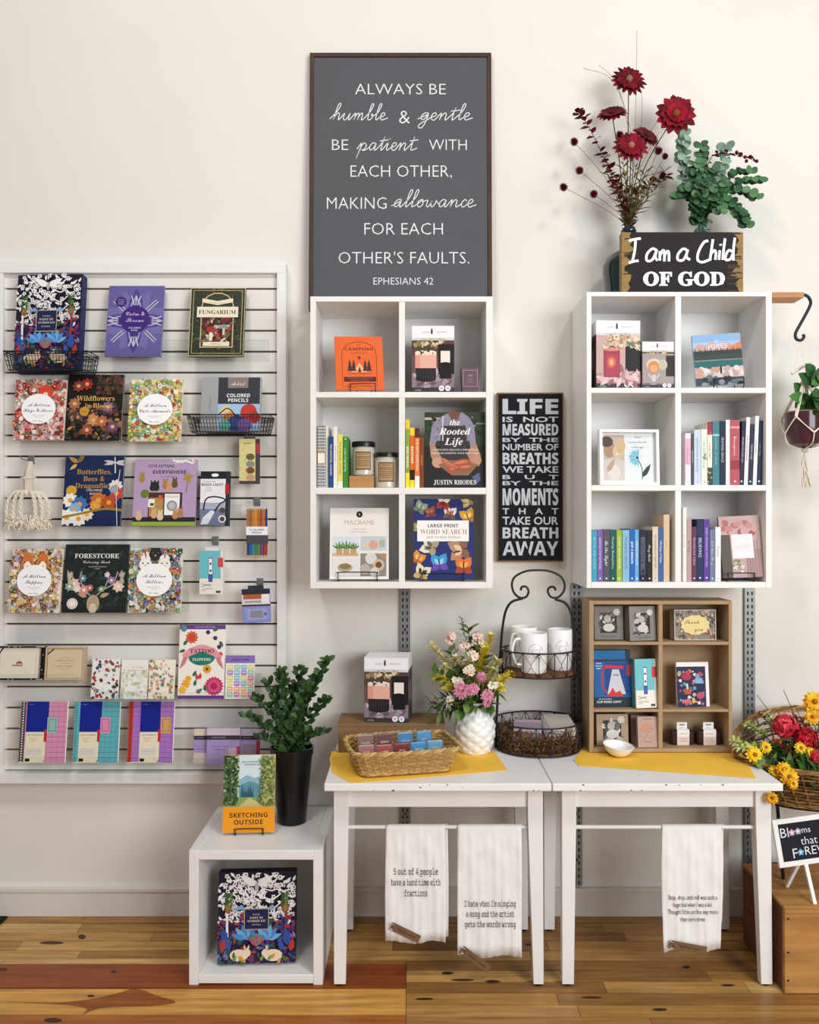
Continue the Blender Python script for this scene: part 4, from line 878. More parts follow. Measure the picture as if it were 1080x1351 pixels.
def art_camp(a):
    a.rect(0, 0, 1, 1, '#e5662a'); d = '#5a2a26'; pts = [(.14, .06), (.14, .62)]+[(.5-.36*math.cos(math.pi*i/12), .68+.22*math.sin(math.pi*i/12)) for i in range(13)]+[(.86, .62), (.86, .06)]
    a.line(pts, .012, d, closed=True)
    a.text('THE', .5, .84, .03, '#7a3a2a', w=.2); a.text('CAMPING', .5, .765, .055, d, 'bold', w=.6, fit=True); a.text('BUCKET LIST', .5, .69, .035, '#7a3a2a', w=.56)
    a.circ(.5, .6, .035, '#8a2a22'); a.poly([(.34, .33), (.5, .5), (.66, .33)], '#f2b07a'); a.poly([(.46, .33), (.5, .44), (.54, .33)], d)
    for x in (.3, .38, .62, .7):
        for k in range(3): a.poly([(x-.06+.014*k, .35+.06*k), (x, .47+.05*k), (x+.06-.014*k, .35+.06*k)], '#4a2a26')
    a.line([(.25, .3), (.75, .3)], .01, d); a.rect(.17, .15, .84, .24, '#4a2422'); a.text('A JOURNAL FOR PLANNING YOUR', .5, .215, .02, '#e5662a', w=.6); a.text('OUTDOOR ADVENTURES', .5, .175, .02, '#e5662a', w=.46)
easel('black wire easel in front of the orange camping book', 462, 495, 507, 3.216, CZ[1], -4)
book('orange camping journal with tent picture in the top left cell of the middle shelf', (443.5, 446, 507, 516), 3.234, art_camp, '#e5662a', .016, 9, zb=CZ[1]+.0068, yaw=8, roll=-1.5, name='journal', edge='#d4561f')
def art_warmer(a):
    a.rect(0, 0, 1, 1, '#f1f0f2'); a.rect(0, .78, 1, .82, '#d9d6da'); a.text('candle', .33, .905, .03, '#6a6468', 'sans', w=.22, off=-.01); a.text('warmers', .7, .905, .03, '#6a6468', 'sans', w=.26, off=-.01); a.leaf(.47, .88, .14, .05, 90, '#3a3438'); a.circ(.47, .89, .025, '#3a3438', 8); a.text('ILLUMINATION FRAGRANCE WARMER', .5, .8, .014, '#777', w=.6)
    a.rect(0, 0, 1, .78, '#6b5148'); a.rect(.0, .55, 1, .78, '#59423a'); a.rect(.62, .2, 1, .72, '#211c1c')
    a.blot(.05, .7, .75, .77, 26, ['#c9b28a', '#a8905f', '#8f7a52', '#dcc8a0'], .06, 4, 'cl')
    a.rect(0, .07, 1, .27, '#8d7a86'); a.blot(0, .07, 1, .25, 26, ['#a8949f', '#75626e', '#c2b0b8', '#66545e'], .12, 6, 'l')
    a.rect(.08, .36, .58, .6, '#eab2a0'); a.rect(.08, .36, .2, .6, '#e09a88'); a.ell(.33, .6, .25, .05, '#f6e2d6'); a.rect(.08, .56, .58, .6, '#f4d9c8'); a.blot(.2, .6, .5, .64, 12, ['#3f5a30', '#2d4426'], .05, 5, 'l')
    a.rect(.1, .19, .57, .36, '#2a2226'); a.ell(.335, .19, .23, .06, '#241c20'); [a.rect(.14+.06*i, .18, .155+.06*i, .35, '#3f363a') for i in range(7)]
    a.rect(.68, .4, .9, .62, '#eee6da'); a.ell(.79, .42, .14, .05, '#141214'); a.rect(.66, .2, .93, .38, '#1a1618')
    a.rect(0, 0, 1, .065, '#3c383c'); a.text('midnight', .15, .03, .02, '#d0ccd0', w=.2); a.circ(.7, .055, .065, '#f4f3f4'); a.circ(.85, .055, .065, '#f4f3f4'); a.circ(.7, .055, .03, '#b0a8ac', 8); a.circ(.85, .055, .03, '#b0a8ac', 8)
def wbox(label, px, D, art, d, zb, yaw=0, side='#4c4446', name='warmer_box', flap='#efedf0', group=None, top='#efedf0'):
    x0, y0, x1, y1 = px; w = (x1-x0)*D/F; h = Z(y0, D)-zb
    t = thing(name, label, 'product box', (X((x0+x1)/2, D), Y(D), zb+.0005), (0, 0, R(yaw)), group)
    b = MB(); b.box(-w/2, 0, 0, w/2, d, h*.8, side, cols={'front': '#6b5148'}); b.box(-w/2, 0, h*.8, w/2, d, h-.001, flap); a = front(b, w, h); art(a)
    for s, u in ((-1, 1), (1, -1)):
        p = Art(b, (s*w/2, d if s < 0 else 0, 0), (0, -1, 0) if s < 0 else (0, 1, 0), (0, 0, 1), d, h); p.rect(.12, .1, .88, .7, '#3a3234'); p.rect(.2, .3, .8, .6, '#7a6a66')
    b.build('carton', 'print', t, smooth=False)
    MB().box(-w/2-.0005, -.0005, h-.0015, w/2+.0005, d+.0005, h, flap).build('lid_flap', 'print', t, smooth=False)
wbox('white and black lamp box in the top right cell of the middle shelf', (543, 430, 599, 516), 3.216, art_warmer, .15, CZ[1])
def votive():
    D = 3.22; w = (633-608)*D/F; h = Z(485, D)-CZ[1]
    t = thing('votive_candle', 'small plum candle glass beside the lamp box in the middle shelf', 'candle', (X(620, D), Y(D)+w/2, CZ[1]+.0005))
    b = MB(); k = .82; b.add([(-w/2*k, -w/2*k, 0), (w/2*k, -w/2*k, 0), (w/2*k, w/2*k, 0), (-w/2*k, w/2*k, 0), (-w/2, -w/2, h), (w/2, -w/2, h), (w/2, w/2, h), (-w/2, w/2, h)], [(0, 3, 2, 1), (4, 5, 6, 7), (0, 1, 5, 4), (1, 2, 6, 5), (2, 3, 7, 6), (3, 0, 4, 7)], '#67505a'); b.build('glass_cup', 'glossy', t, bevel=.002)
    m = MB(); a = Art(m, (-w/2*.78, -w/2*.9-.0012, h*.22), (1, 0, 0), Vector((0, -.16*.5*w/h*1, 1)).normalized(), w*.78, h*.68); a.rect(0, 0, 1, 1, '#6d5560'); a.frame(.0, .0, 1, 1, .035, '#b59aa4'); a.text('fig', .5, .7, .1, '#cdb8c0', 'script'); rows_text(a, .5, .45, ['SOY', 'CANDLE'], .15, .08, '#b59aa4', w=.5); m.build('printed_label', 'print', t, smooth=False)
votive()
def spine_book(label, x0, x1, y0, D, zb, col, art=None, name='book', group=None, roll=0, d=.15, paper=True, cat='book'):
    w = (x1-x0)*D/F; h = Z(y0, D)-zb; xm = X((x0+x1)/2, D)
    t = thing(name, label, cat, (xm, Y(D), zb+.0004+abs(math.sin(R(roll)))*w/2), (0, R(roll), 0), group)
    b = MB(); e = .0012; w -= .0008
    b.box(-w/2, 0, 0, w/2, e, h, col); b.box(-w/2, e, 0, -w/2+e, d, h, col); b.box(w/2-e, e, 0, w/2, d, h, col)
    a = Art(b, (-w/2, 0, h), (0, 0, -1), (1, 0, 0), h, w)       # writing runs down the spine
    if art: art(a)
    b.build('cover', 'print', t, smooth=False)
    MB().box(-w/2+e, e, .003, w/2-e, d-.004, h-.004).build('page_block', 'paper', t, smooth=False)
    return t
def sp(title, tc, st='sans', hh=.42, extra=None, logo=None, x=.45, wd=.62):
    def f(a):
        if extra: extra(a)
        a.text(title, x, .5, hh, tc, st, w=wd)
        if logo: a.circ(.94, .5, .016, logo, 10); a.circ(.94, .5, .009, '#ffffff' if logo != '#ffffff' else '#444', 8)
    return f
def band(*bs):
    def f(a):
        for u0, u1, c in bs: a.rect(u0, 0, u1, 1, c)
    return f
SD = 3.235
def plaid(a):
    a.rect(0, 0, 1, 1, '#d9d7d4')
    for i in range(20): a.rect(i/20, 0, i/20+.02, 1, '#6a6a70')
    for y in (.12, .4, .68): a.rect(0, y, 1, y+.13, '#8a8a90')
    a.rect(.40, -.0, .62, 1, '#b98d5c'); a.rect(.44, .05, .6, .95, '#efe9de')
g = 'books standing left in the middle shelf'
z2 = CZ[2]
spine_book('grey plaid bound book with tan buckle band, far left of the middle shelf', 418.5, 429, 562, SD, z2, '#8f8f94', plaid, group=g)
spine_book('tall cream spined book beside the grey plaid book', 429.3, 433, 562, SD+.01, z2, '#e9e4d4', None, group=g)
spine_book('navy blue slim book in the left books of the middle shelf', 433.2, 439.6, 576, SD, z2, '#274a86', sp('THE ESSENTIAL GARDEN', '#dfe6f0'), group=g)
spine_book('tall white book with pink spine writing between navy and yellow', 439.8, 445, 563, SD, z2, '#efe9e2', sp('made from scratch', '#b07a8a'), group=g)
spine_book('pale yellow book beside the green one in the middle shelf', 445.2, 452, 573, SD, z2, '#e6dc6a', sp('THE FORAGED KITCHEN', '#6a6a3a', extra=band((.88, 1, '#f2efe4'))), group=g)
spine_book('green spined book leaning next to the candle jars', 452.2, 459, 576.5, SD, z2, '#3f8a34', sp('a year of gardening', '#e6f0d4', extra=lambda a: a.circ(.04, .5, .014, '#f0f0e0')), group=g)
def block():
    D = 3.25; t = MB(); w = (493-460)*D/F; h = Z(628, D)-z2; t.box(-w/2, 0, 0, w/2, .09, h); o = t.build('wood_block', 'oak', bevel=.002); o.location = (X(476.5, D), Y(D), z2+.0005); tag(o, 'pale wooden block under the taller candle jar', 'block'); return h
bh = block()
def jar(label, px, D, zb, wl):
    x0, x1, yl0, yl1 = px; w = (x1-x0)*D/F; r = w/2*.93; h = Z(yl0, D)-zb; hl = Z(yl0, D)-Z(yl1, D)
    t = thing('candle_jar', label, 'candle', (X((x0+x1)/2, D), Y(D)+r, zb+.0005))
    b = MB(); hb = h-hl; b.lathe([(r*.9, 0), (r, .005), (r, hb*.9), (r*.92, hb*.98), (r*.92, hb)], 30, '#ffffff'); b.build('glass_jar', 'jar_glass', t)
    c = MB(); c.lathe([(r*1.02, 0), (r*1.06, .002), (r*1.06, hl*.75), (r*1.02, hl), (r*.9, hl*1.02)], 30, T=Matrix.Translation((0, 0, hb))); c.build('lid', 'black_plastic', t)
    l = MB(); n = 12; z0, z1 = hb*.2, hb*.82; wa = 42
    vs = []
    for i in range(n+1):
        q = R(-90-wa+2*wa*i/n+(0)); vs += [(r*1.012*math.cos(q), r*1.012*math.sin(q), z0), (r*1.012*math.cos(q), r*1.012*math.sin(q), z1)]
    l.add(vs, [(2*i, 2*i+2, 2*i+3, 2*i+1) for i in range(n)], '#5a3a28')
    def ring(z0, z1, a0, a1, col, rr):
        v = []
        for i in range(n+1):
            q = R(-90-wa+2*wa*(a0+(a1-a0)*i/n)); v += [(r*rr*math.cos(q), r*rr*math.sin(q), z0), (r*rr*math.cos(q), r*rr*math.sin(q), z1)]
        l.add(v, [(2*i, 2*i+2, 2*i+3, 2*i+1) for i in range(n)], col)
    ring(z0+.004, z1-.004, .05, .95, '#b3936c', 1.016); hh = z1-z0
    for k, u in ((.85, .5), (.7, .8), (.62, .8), (.5, .7), (.4, .8), (.3, .75), (.2, .6)): ring(z0+hh*k, z0+hh*k+.0022, .5-u/2, .5+u/2, '#6e5236', 1.019)
    l.build('kraft_label', 'matte', t, smooth=False)
jar('taller candle jar with kraft label raised on the wooden block', (462.5, 494.5, 582, 589), 3.25, z2+bh+.0015, 1)
jar('lower candle jar with kraft label standing on the shelf by the divider', (493, 525, 596.5, 602.6), 3.235, z2, 1)
g = 'books standing beside the gardening book'
spine_book('green and yellow book, leftmost beside the gardening book', 534.6, 540.2, 553.5, SD, z2, '#8aa63a', sp('MINI FARMING', '#f4f2e4', 'bold', .5, band((0, .14, '#e9c83a'), (.78, 1, '#f0d83a')), x=.55), group=g)
spine_book('yellow and orange book, second from left beside the gardening book', 540.4, 546.8, 564.5, SD, z2, '#e0642c', sp('BACKYARD', '#f6ecd8', 'bold', .5, band((0, .13, '#f0d02e'), (.7, .87, '#2a1c14'), (.87, 1, '#f2da34'))), group=g)
spine_book('orange and white spined book, third beside the gardening book', 547, 553.4, 565, SD, z2, '#e5813f', sp('THE NEW HOMESTEAD', '#f8e8d4', 'sans', .45, band((0, .16, '#5a2c1c'), (.8, 1, '#f0ece4'))), group=g)
spine_book('brown spined book touching the gardening book', 553.6, 559.3, 577, SD, z2, '#7d4526', sp('homestead', '#e8a85a', 'sans', .4), group=g)
def art_root(a):
    a.rect(0, 0, 1, 1, '#1f261c'); a.rect(0, .55, 1, 1, '#2f3d29'); a.rect(0, .9, .35, .93, '#b9b9ae'); a.rect(.8, .84, 1, .86, '#7d8a74'); a.blot(0, .5, 1, .9, 40, ['#26351f', '#38492f', '#1f2b1b'], .06, 3, 'l'); a.rect(0, 0, 1, .32, '#23242a')
    s = '#8f8a9e'
    a.poly([(.08, .58), (.12, .82), (.2, .9), (.36, .98), (.48, 1), (.62, 1), (.74, .93), (.82, .82), (.85, .58), (.76, .52), (.74, .62), (.2, .62), (.17, .56)], s); a.blot(.12, .62, .82, .92, 60, ['#807a90', '#a09aae', '#767084'], .04, 8, 'r')
    a.poly([(.38, 1), (.6, 1), (.55, .9), (.46, .88)], '#7a4a3a'); a.poly([(.26, .6), (.28, .82), (.68, .82), (.7, .6), (.74, .32), (.22, .32)], '#3a3438'); a.line([(.3, .62), (.3, .95)], .02, '#d0ccd6')
    sk = '#b78468'
    a.poly([(.08, .58), (.17, .56), (.28, .4), (.3, .28), (.18, .27), (.1, .42)], sk); a.poly([(.85, .58), (.76, .54), (.7, .44), (.78, .3), (.9, .28), (.93, .42)], sk)
    a.ell(.22, .33, .1, .09, '#c99a80'); a.ell(.85, .36, .09, .09, '#c08e74')
    a.poly([(.22, .3), (.45, .16), (.72, .16), (.88, .3), (.7, .36), (.4, .36)], '#8a6a4a')
    for x, y, r, q in ((.36, .33, .11, -40), (.6, .32, .17, 10), (.66, .26, .14, 5), (.48, .24, .12, 20), (.44, .29, .1, -20)): a.ell(x, y, r, r*.42, '#a9553c' if r > .11 else '#bb6647', q); a.ell(x, y+.015, r*.7, r*.15, '#cd7d5c', q)
    a.poly([(.78, .14), (.9, .2), (.92, .1), (.86, .05)], '#5a6488')
    a.text('the', .5, .865, .075, '#f4f2f0', 'ital', w=.2); a.text('Rooted', .5, .745, .085, '#f4f2f0', 'ital', w=.52, fit=True); a.text('Life', .48, .61, .09, '#f4f2f0', 'ital', w=.3, fit=True)
    a.text('CULTIVATING HEALTH & WHOLENESS', .5, .5, .022, '#d9d6d2', 'serif', w=.84); a.text('THROUGH GROWING YOUR OWN FOOD', .5, .455, .022, '#d9d6d2', 'serif', w=.84); a.text('JUSTIN RHODES', .5, .07, .06, '#e9e6e2', 'serif', w=.7, fit=True)
book('dark gardening book with a person holding sweet potatoes, middle shelf', (560, 544.5, 640, 643), 3.232, art_root, '#2c3528', .022, 3, zb=z2, name='gardening_book')
def art_mac(a):
    a.rect(0, 0, 1, 1, '#eae6e0'); a.circ(.5, .91, .055, '#2a2a28'); a.circ(.5, .91, .012, '#e8e4da', 8); a.text('MACRAMÉ', .5, .795, .06, '#b98a66', 'sans', w=.54, off=-.008); a.text('TEACH YOURSELF', .5, .7, .016, '#8a8580', w=.3); a.text('STEP BY STEP PROJECTS', .5, .66, .016, '#8a8580', w=.42)
    a.rect(.04, .32, .49, .6, '#d6dee4'); a.rect(.04, .32, .49, .36, '#c9b49a')
    for x, s in ((.16, 1), (.28, 1.15), (.4, .9)):
        a.rect(x-.05, .34, x+.05, .42, '#c99a6a'); [a.leaf(x, .42, .14*s, .035, q, ('#4d7a3c', '#6b9a52')[k % 2]) for k, q in enumerate((30, 60, 90, 120, 150))]
    a.rect(.52, .4, .96, .6, '#c4ccd0'); a.rect(.56, .44, .82, .52, '#d8c8b4'); a.circ(.74, .48, .08, '#d6a492', 12); a.rect(.84, .45, .93, .55, '#a9b4a0')
    a.rect(.04, .04, .49, .29, '#e2dfdc'); a.ell(.26, .16, .13, .07, '#b9a284'); a.ell(.26, .18, .1, .05, '#8a7a4c'); a.rect(.52, .04, .96, .36, '#8f8580'); a.circ(.7, .29, .1, '#d9d4ce', 14); a.circ(.83, .2, .1, '#c9b49a', 14); a.circ(.83, .2, .055, '#7a4a2a', 12); a.circ(.6, .14, .09, '#b9aea6', 12); a.circ(.76, .1, .08, '#d4cdc6', 12); a.poly([(.8, .36), (.96, .36), (.96, .26)], '#b58a62')
easel('black wire easel in front of the white cord crafts book', 446, 497, 756, 3.235, CZ[3])
book('white cord crafts book with plant photos, bottom left cell of the middle shelf', (434.5, 671, 512.5, 766), 3.245, art_mac, '#eae6e0', .016, 6, zb=CZ[3]+.0068, name='craft_book')
def art_word(a):
    a.rect(0, 0, 1, 1, '#23306e')
    def bf(x, y, r, q, c1, c2, c3):
        for s, k in ((1, 1), (-1, 1)):
            a.leaf(x, y, r, r*.75, q+s*35, c1); a.leaf(x, y, r*.75, r*.55, q+s*120, c2); a.leaf(x, y, r*.6, r*.35, q+s*35, c3)
        a.leaf(x, y-.02, r*.7, r*.1, q, '#2a1c14')
    for p in ((.28, .82, .14, 100, '#a5553a', '#8a3f2a', '#c97a52'), (.6, .8, .17, 80, '#e9e6e2', '#6a5040', '#b5724a'), (.92, .76, .2, 110, '#d9a03a', '#b0762a', '#efc860'), (.5, .97, .17, 260, '#b5342a', '#e9e4da', '#7a221c'), (.92, .98, .15, 200, '#c9b46a', '#a08a4a', '#e2d29a'), (.1, .88, .16, 60, '#9aa890', '#7c8a74', '#b9c4ae'), (.08, .64, .12, 170, '#8a8a4a', '#5a5a30', '#c9c48a'), (.3, .4, .22, 160, '#e2ddc8', '#a99c7a', '#6a6a5a'), (.8, .37, .26, 190, '#b58a6a', '#8a5f44', '#e0c4a0'), (.06, .24, .17, 60, '#e08a3c', '#c46a24', '#f0b868'), (.43, .18, .22, 95, '#3f9ac8', '#6a4ab0', '#8ad0e8'), (.83, .14, .22, 90, '#e0742a', '#a8431c', '#f2a24a'), (.13, .06, .2, 70, '#e6d9b8', '#c9a46a', '#3a3424')): bf(*p)
    a.rect(.06, .47, .92, .73, '#f3f1ee'); a.text('LARGE PRINT', .49, .665, .042, '#26242a', 'bold', w=.52); a.text('WORD SEARCH', .5, .59, .06, '#a86a60', 'serif', w=.78, fit=True, off=-.012); a.text('EASY TO READ PUZZLES', .5, .52, .026, '#6a6668', w=.56)
easel('black wire easel in front of the butterfly puzzle book', 557, 611, 758, 3.235, CZ[3])
book('navy puzzle book with butterflies around a white title panel, middle shelf', (545.5, 659, 625, 766), 3.245, art_word, '#23306e', .014, 6, zb=CZ[3]+.0068, name='puzzle_book')
# ---- right cubby
def art_lantern(a):
    art_warmer(a); a.rect(0, .07, 1, .78, '#c9a9a4'); a.rect(.66, .25, 1, .62, '#1d1718'); a.blot(.2, .6, 1, .77, 50, ['#d9c2a4', '#c2a482', '#e6d6bc', '#a8845f'], .07, 4, 'cf'); a.rect(0, .07, 1, .22, '#b58c90'); a.blot(0, .07, 1, .2, 24, ['#d8b4b4', '#96686e', '#e2c6c4'], .12, 6, 'l')
    a.line([(.24, .55), (.36, .62), (.5, .55)], .02, '#3a2a2a', curve=4); a.rect(.17, .16, .53, .56, '#a23a48'); a.rect(.19, .18, .51, .5, '#b5485a'); a.ell(.35, .57, .18, .04, '#d98a84'); a.ell(.34, .38, .1, .13, '#e2705a'); a.ell(.34, .38, .05, .07, '#f6c08a'); [a.rect(.2+.05*i, .17, .208+.05*i, .5, '#8a2c3c') for i in range(7)]
    a.blot(.7, .55, .98, .7, 10, ['#8fa090', '#5f7a64'], .06, 3, 'l')
def art_small(a):
    art_warmer(a); a.rect(0, .1, 1, .74, '#a79c98'); a.rect(.74, .25, 1, .7, '#2a2426'); a.ell(.36, .5, .24, .2, '#d9c8b4'); a.ell(.36, .45, .19, .19, '#d98a54'); a.ell(.36, .42, .12, .11, '#ecaa72'); a.rect(.3, .14, .42, .28, '#d0ccc8'); a.line([(.18, .3), (.3, .2)], .03, '#d9d5d0'); a.line([(.54, .3), (.44, .2)], .03, '#d9d5d0'); a.ell(.65, .5, .14, .17, '#c6bba8')
wbox('tall white and dark box with a glowing red lantern picture, right shelf', (786, 423, 844.5, 511), 3.226, art_lantern, .17, RZ[1], yaw=2, side='#3f3236')
wbox('smaller candle warmer box right of the red lantern box', (847, 451, 889, 511), 3.218, art_small, .12, RZ[1], yaw=2, side='#8a8486')
def art_hike(a):
    a.rect(0, 0, 1, 1, '#a9c4e4'); a.rect(0, .85, 1, 1, '#8fb4de'); a.poly([(0, .7), (.12, .84), (.25, .78), (.4, .86), (.55, .76), (.7, .84), (.85, .76), (1, .86), (1, .6), (0, .6)], '#c9a4a0'); a.poly([(.7, .72), (.85, .78), (1, .84), (1, .62), (.75, .64)], '#d98a64'); a.text('BIG', .5, .86, .035, '#eef0f4', w=.2); a.text('HIKES', .52, .76, .09, '#e8d4d8', 'bold', w=.62)
    a.rect(0, .46, 1, .68, '#3a4a46'); [a.poly([(i/24-.03, .6), (i/24, .72+.03*math.sin(i*2.3)), (i/24+.03, .6)], '#33423e') for i in range(25)]; a.rect(0, .32, 1, .5, '#2f6a6a'); a.rect(0, .48, 1, .5, '#8a8f8a')
    a.poly([(0, .32), (.2, .34), (.4, .31), (.6, .36), (.8, .33), (1, .36), (1, .14), (0, .14)], '#d4c4c4'); a.blot(0, .18, 1, .34, 40, ['#e2d4d0', '#b9a4a4', '#c9a08c', '#d8d8e0'], .07, 3, 'c'); a.rect(0, 0, 1, .15, '#3f4a52'); a.blot(0, 0, 1, .15, 24, ['#6a747a', '#2f3a44', '#8f969a'], .08, 5, 'c'); a.rect(.52, .22, .56, .34, '#2a2a34'); a.circ(.54, .35, .02, '#2a2a34', 7)
easel('black wire easel in front of the lake hiking book', 942, 980, 500, 3.216, RZ[1], -6)
book('hiking guide with mountain lake cover in the top right cell of the right shelf', (919, 443, 981, 511), 3.232, art_hike, '#a9c4e4', .016, 9, zb=RZ[1]+.0068, yaw=-6, roll=-2.5, name='hiking_book')
def photo_frame():
    D = 3.245; x0, y0, x1, y1 = 791, 567, 871, 640; w = (x1-x0)*D/F; l = R(3); zb = RZ[2]; h = fit_h(y0, zb, D, l); d = .03
    t = thing('photo_frame', 'white shadow box frame with a laughing couple and blue flower, right shelf', 'picture frame', (X((x0+x1)/2, D), Y(D), zb+d*math.sin(l)+.0005), (-l, 0, R(3)))
    e = .012
    for q in ((-w/2, 0, 0, -w/2+e, d, h), (w/2-e, 0, 0, w/2, d, h), (-w/2+e, 0, h-e, w/2-e, d, h), (-w/2+e, 0, 0, w/2-e, d, e)): MB().box(*q).build('frame_strip', 'white_wood', t, bevel=.001)
    b = MB(); b.box(-w/2+e, d*.6, e, w/2-e, d, h-e, '#eef0f0'); a = Art(b, (-w/2+e, d*.6, e), (1, 0, 0), (0, 0, 1), w-2*e, h-2*e)
    a.rect(0, 0, 1, 1, '#eceff0'); a.rect(.04, .04, .43, .96, '#c9b8ac')
    a.poly([(.04, .04), (.43, .04), (.43, .42), (.3, .5), (.04, .45)], '#d9cfc8'); a.ell(.15, .66, .11, .15, '#b58f74'); a.ell(.31, .62, .1, .14, '#e0bfa6'); a.ell(.1, .82, .12, .1, '#5a463a'); a.ell(.36, .74, .09, .13, '#d9b98c'); a.ell(.24, .2, .12, .14, '#eadfd8'); a.ell(.29, .57, .03, .012, '#f4f0ee'); a.leaf(.1, .2, .3, .1, 60, '#c4a58e')
    for i in range(10): a.leaf(.66, .5, .17, .06, 80+i*22, ('#6fc0dc', '#8fd0e6')[i % 2])
    a.circ(.67, .5, .025, '#2a3a44', 8); a.line([(.67, .48), (.75, .3), (.76, .06)], .014, '#2f4a34', curve=4); a.leaf(.76, .1, .3, .09, 58, '#2f4a34')
    for i, s in enumerate(('love', 'remembered', 'always')): a.text(s, .68, .92-.1*i, .05, '#6a6f72', 'script', w=.34)
    b.build('picture', 'print', t, smooth=False)
    MB().box(-w/2+e, d*.2, e, w/2-e, d*.2+.002, h-e).build('glazing', 'acrylic', t, smooth=False)
photo_frame()
g = 'books standing in the right cell of the right shelf'; z = RZ[2]
L = [('white book with pink spine writing, leftmost of the leaning row', 903.6, 911, 571.5, '#efe4e6', sp('beloved', '#c06a96', 'script', .6, band((.1, .6, '#e6b4c8')), '#8a8a8a'), 0),
 ('dark slate thin book second in the leaning row', 911.3, 915, 572.5, '#4a4a58', sp('GRACE & TRUTH', '#d4d4dc'), 0),
 ('pale blue book third in the leaning row', 915.3, 924.6, 567, '#c9d8e6', sp('quiet moments devotional', '#5f7a9a', 'sans', .35, None, '#35506a'), 0),
 ('white book with green leaf spine and red ribbon', 924.9, 932.6, 566.5, '#eceee0', sp('new every morning', '#4a5a3a', 'sans', .4, lambda a: [a.leaf(.45+.03*i, .5, .07, .03, q, '#7d9a62') for i, q in enumerate((20, 150, 60, 200))], '#2a2a2a'), 0),
 ('cream book with red flower spine next to the teal one', 933, 939.2, 557, '#efe8d8', sp('a tender heart', '#7a5a4a', 'sans', .4, lambda a: (a.rect(0, 0, .2, 1, '#a32a44'), a.rect(.72, 0, 1, 1, '#2f4a34'), a.blot(.0, 0, .2, 1, 9, ['#d05a6a', '#7a1c34'], .02, 3, 'c'), a.blot(.72, 0, 1, 1, 10, ['#b03a4a', '#e6c4b4'], .018, 4, 'c'))), 0),
 ('teal cloth book in the middle of the leaning row', 939.6, 948.7, 556, '#3f7f8a', sp('A JOURNAL OF PRAISE', '#8fc0c4', 'sans', .3, band((.2, .23, '#9fd0d4'))), 0),
 ('navy book with silver capitals beside the teal one', 949, 956.7, 555.5, '#14213c', sp('PRAYING GRACE', '#c9d0d8', 'sans', .4), 0),
 ('plain white book left of the wide rose book', 957, 962.6, 554, '#eee8ec', sp('WOMEN', '#c4b8be', 'sans', .3), 0),
 ('wide dusty rose book in the leaning row', 963, 975.4, 554, '#b9525c', sp('Courageous', '#f0d4d4', 'script', .35, band((.62, .76, '#9a2f38'), (.1, .13, '#e0a0a4')), '#e8c8c8', x=.4, wd=.3), 0)]
for n_, (lab, a0, a1, y0, c, ar, rl) in enumerate(L): spine_book(lab, a0, a1, y0, SD, z, c, ar, group=g, roll=rl)
for lab, a0, a1, y0, c, tc, tt in (('dark navy book right after the rose book, leaning right', 975.8, 980.9, 555.6, '#1b2140', '#c9ccd8', 'PRAYERS FOR EVERY DAY'), ('tall white leaning book after the first navy one', 981.4, 987, 550.6, '#e4e2e6', '#4a4a58', 'come and see the beauty'), ('shorter navy leaning book between two white ones', 987.4, 992.7, 560, '#1e2742', '#c9ccd8', 'TAKING CARE'), ('tallest white leaning book near the right wall', 993.1, 998.6, 549, '#e9e8ea', '#3a3a40', 'strong in spirit'), ('dark navy book at the right end of the leaning row', 999, 1004, 555, '#1a2748', '#8fb0c8', 'a year of hope')):
    spine_book(lab, a0-.6, a1-.9, y0, SD, z, c, sp(tt, tc, 'sans', .45, None, '#8fc0c8'), group=g, roll=2.2)
g = 'books standing in the lower left cell of the right shelf'; z = RZ[3]
for lab, a0, a1, y0, c, tc, tt, st in (('teal cloth book at the left end of the low row', 780.3, 787.4, 699.7, '#3fa0b8', '#9fd8e0', 'BE STILL AND KNOW', 'sans'), ('purple book second in the low row', 787.7, 795.2, 699.5, '#7a5cab', '#e6dcf4', 'ANXIOUS FOR NOTHING', 'sans'), ('slate grey book with looping white script in the low row', 795.5, 804, 699.5, '#54525f', '#e4e2e6', 'Be the Light', 'script'), ('dark green book with white script in the low row', 804.3, 812.7, 699, '#175a52', '#d8ece4', 'Everyday Wonderfulness', 'script'),
    ('lime green book in the low row', 813, 820.3, 699.5, '#9cba3c', '#f0f4c4', 'START WITH PRAYER', 'sans'), ('pale blue wide book in the low row', 820.8, 830, 699.5, '#8ab8d8', '#4a6a8a', 'MORNING MERCIES', 'sans'), ('bright blue book with white capitals in the low row', 830.3, 836.8, 698, '#1c68b8', '#f2f6fa', 'JUST A MINUTE', 'bold'), ('light blue slim book beside the bright blue one', 837.1, 842.5, 699, '#6aa8e0', '#e6f0fa', 'EVENING WITH GOD', 'sans'),
    ('wide midnight blue book with an outlined spine panel', 842.8, 852.8, 699.5, '#191a38', '#8a8a9a', 'DEVOTIONS FOR MEN', 'sans'), ('black book with white script in the low row', 853.1, 860, 700, '#1f1a20', '#d9d4d0', 'Pray Bold', 'script'), ('beige book with brown capitals in the low row', 860.3, 868, 695, '#d8cdb8', '#5a4c38', 'THE WONDER OF CREATION', 'sans'), ('royal blue book leaning on the tall tan one', 868.3, 874.7, 696.7, '#3f62a8', '#e0e6f4', '100 Days of Hope', 'sans'), ('tall tan spined book at the right end of the low row', 875, 883, 679, '#d9bf98', '#b8945f', 'notes', 'script')):
    spine_book(lab, a0, a1, y0, SD, z, c, sp(tt, tc, st, .45, (lambda a: a.frame(.15, .25, .86, .75, .006, '#8a8a9a')) if 'outlined' in lab else None, None if 'tan' in lab or 'teal' in lab else tc), group=g)
g = 'books standing in the lower right cell of the right shelf'
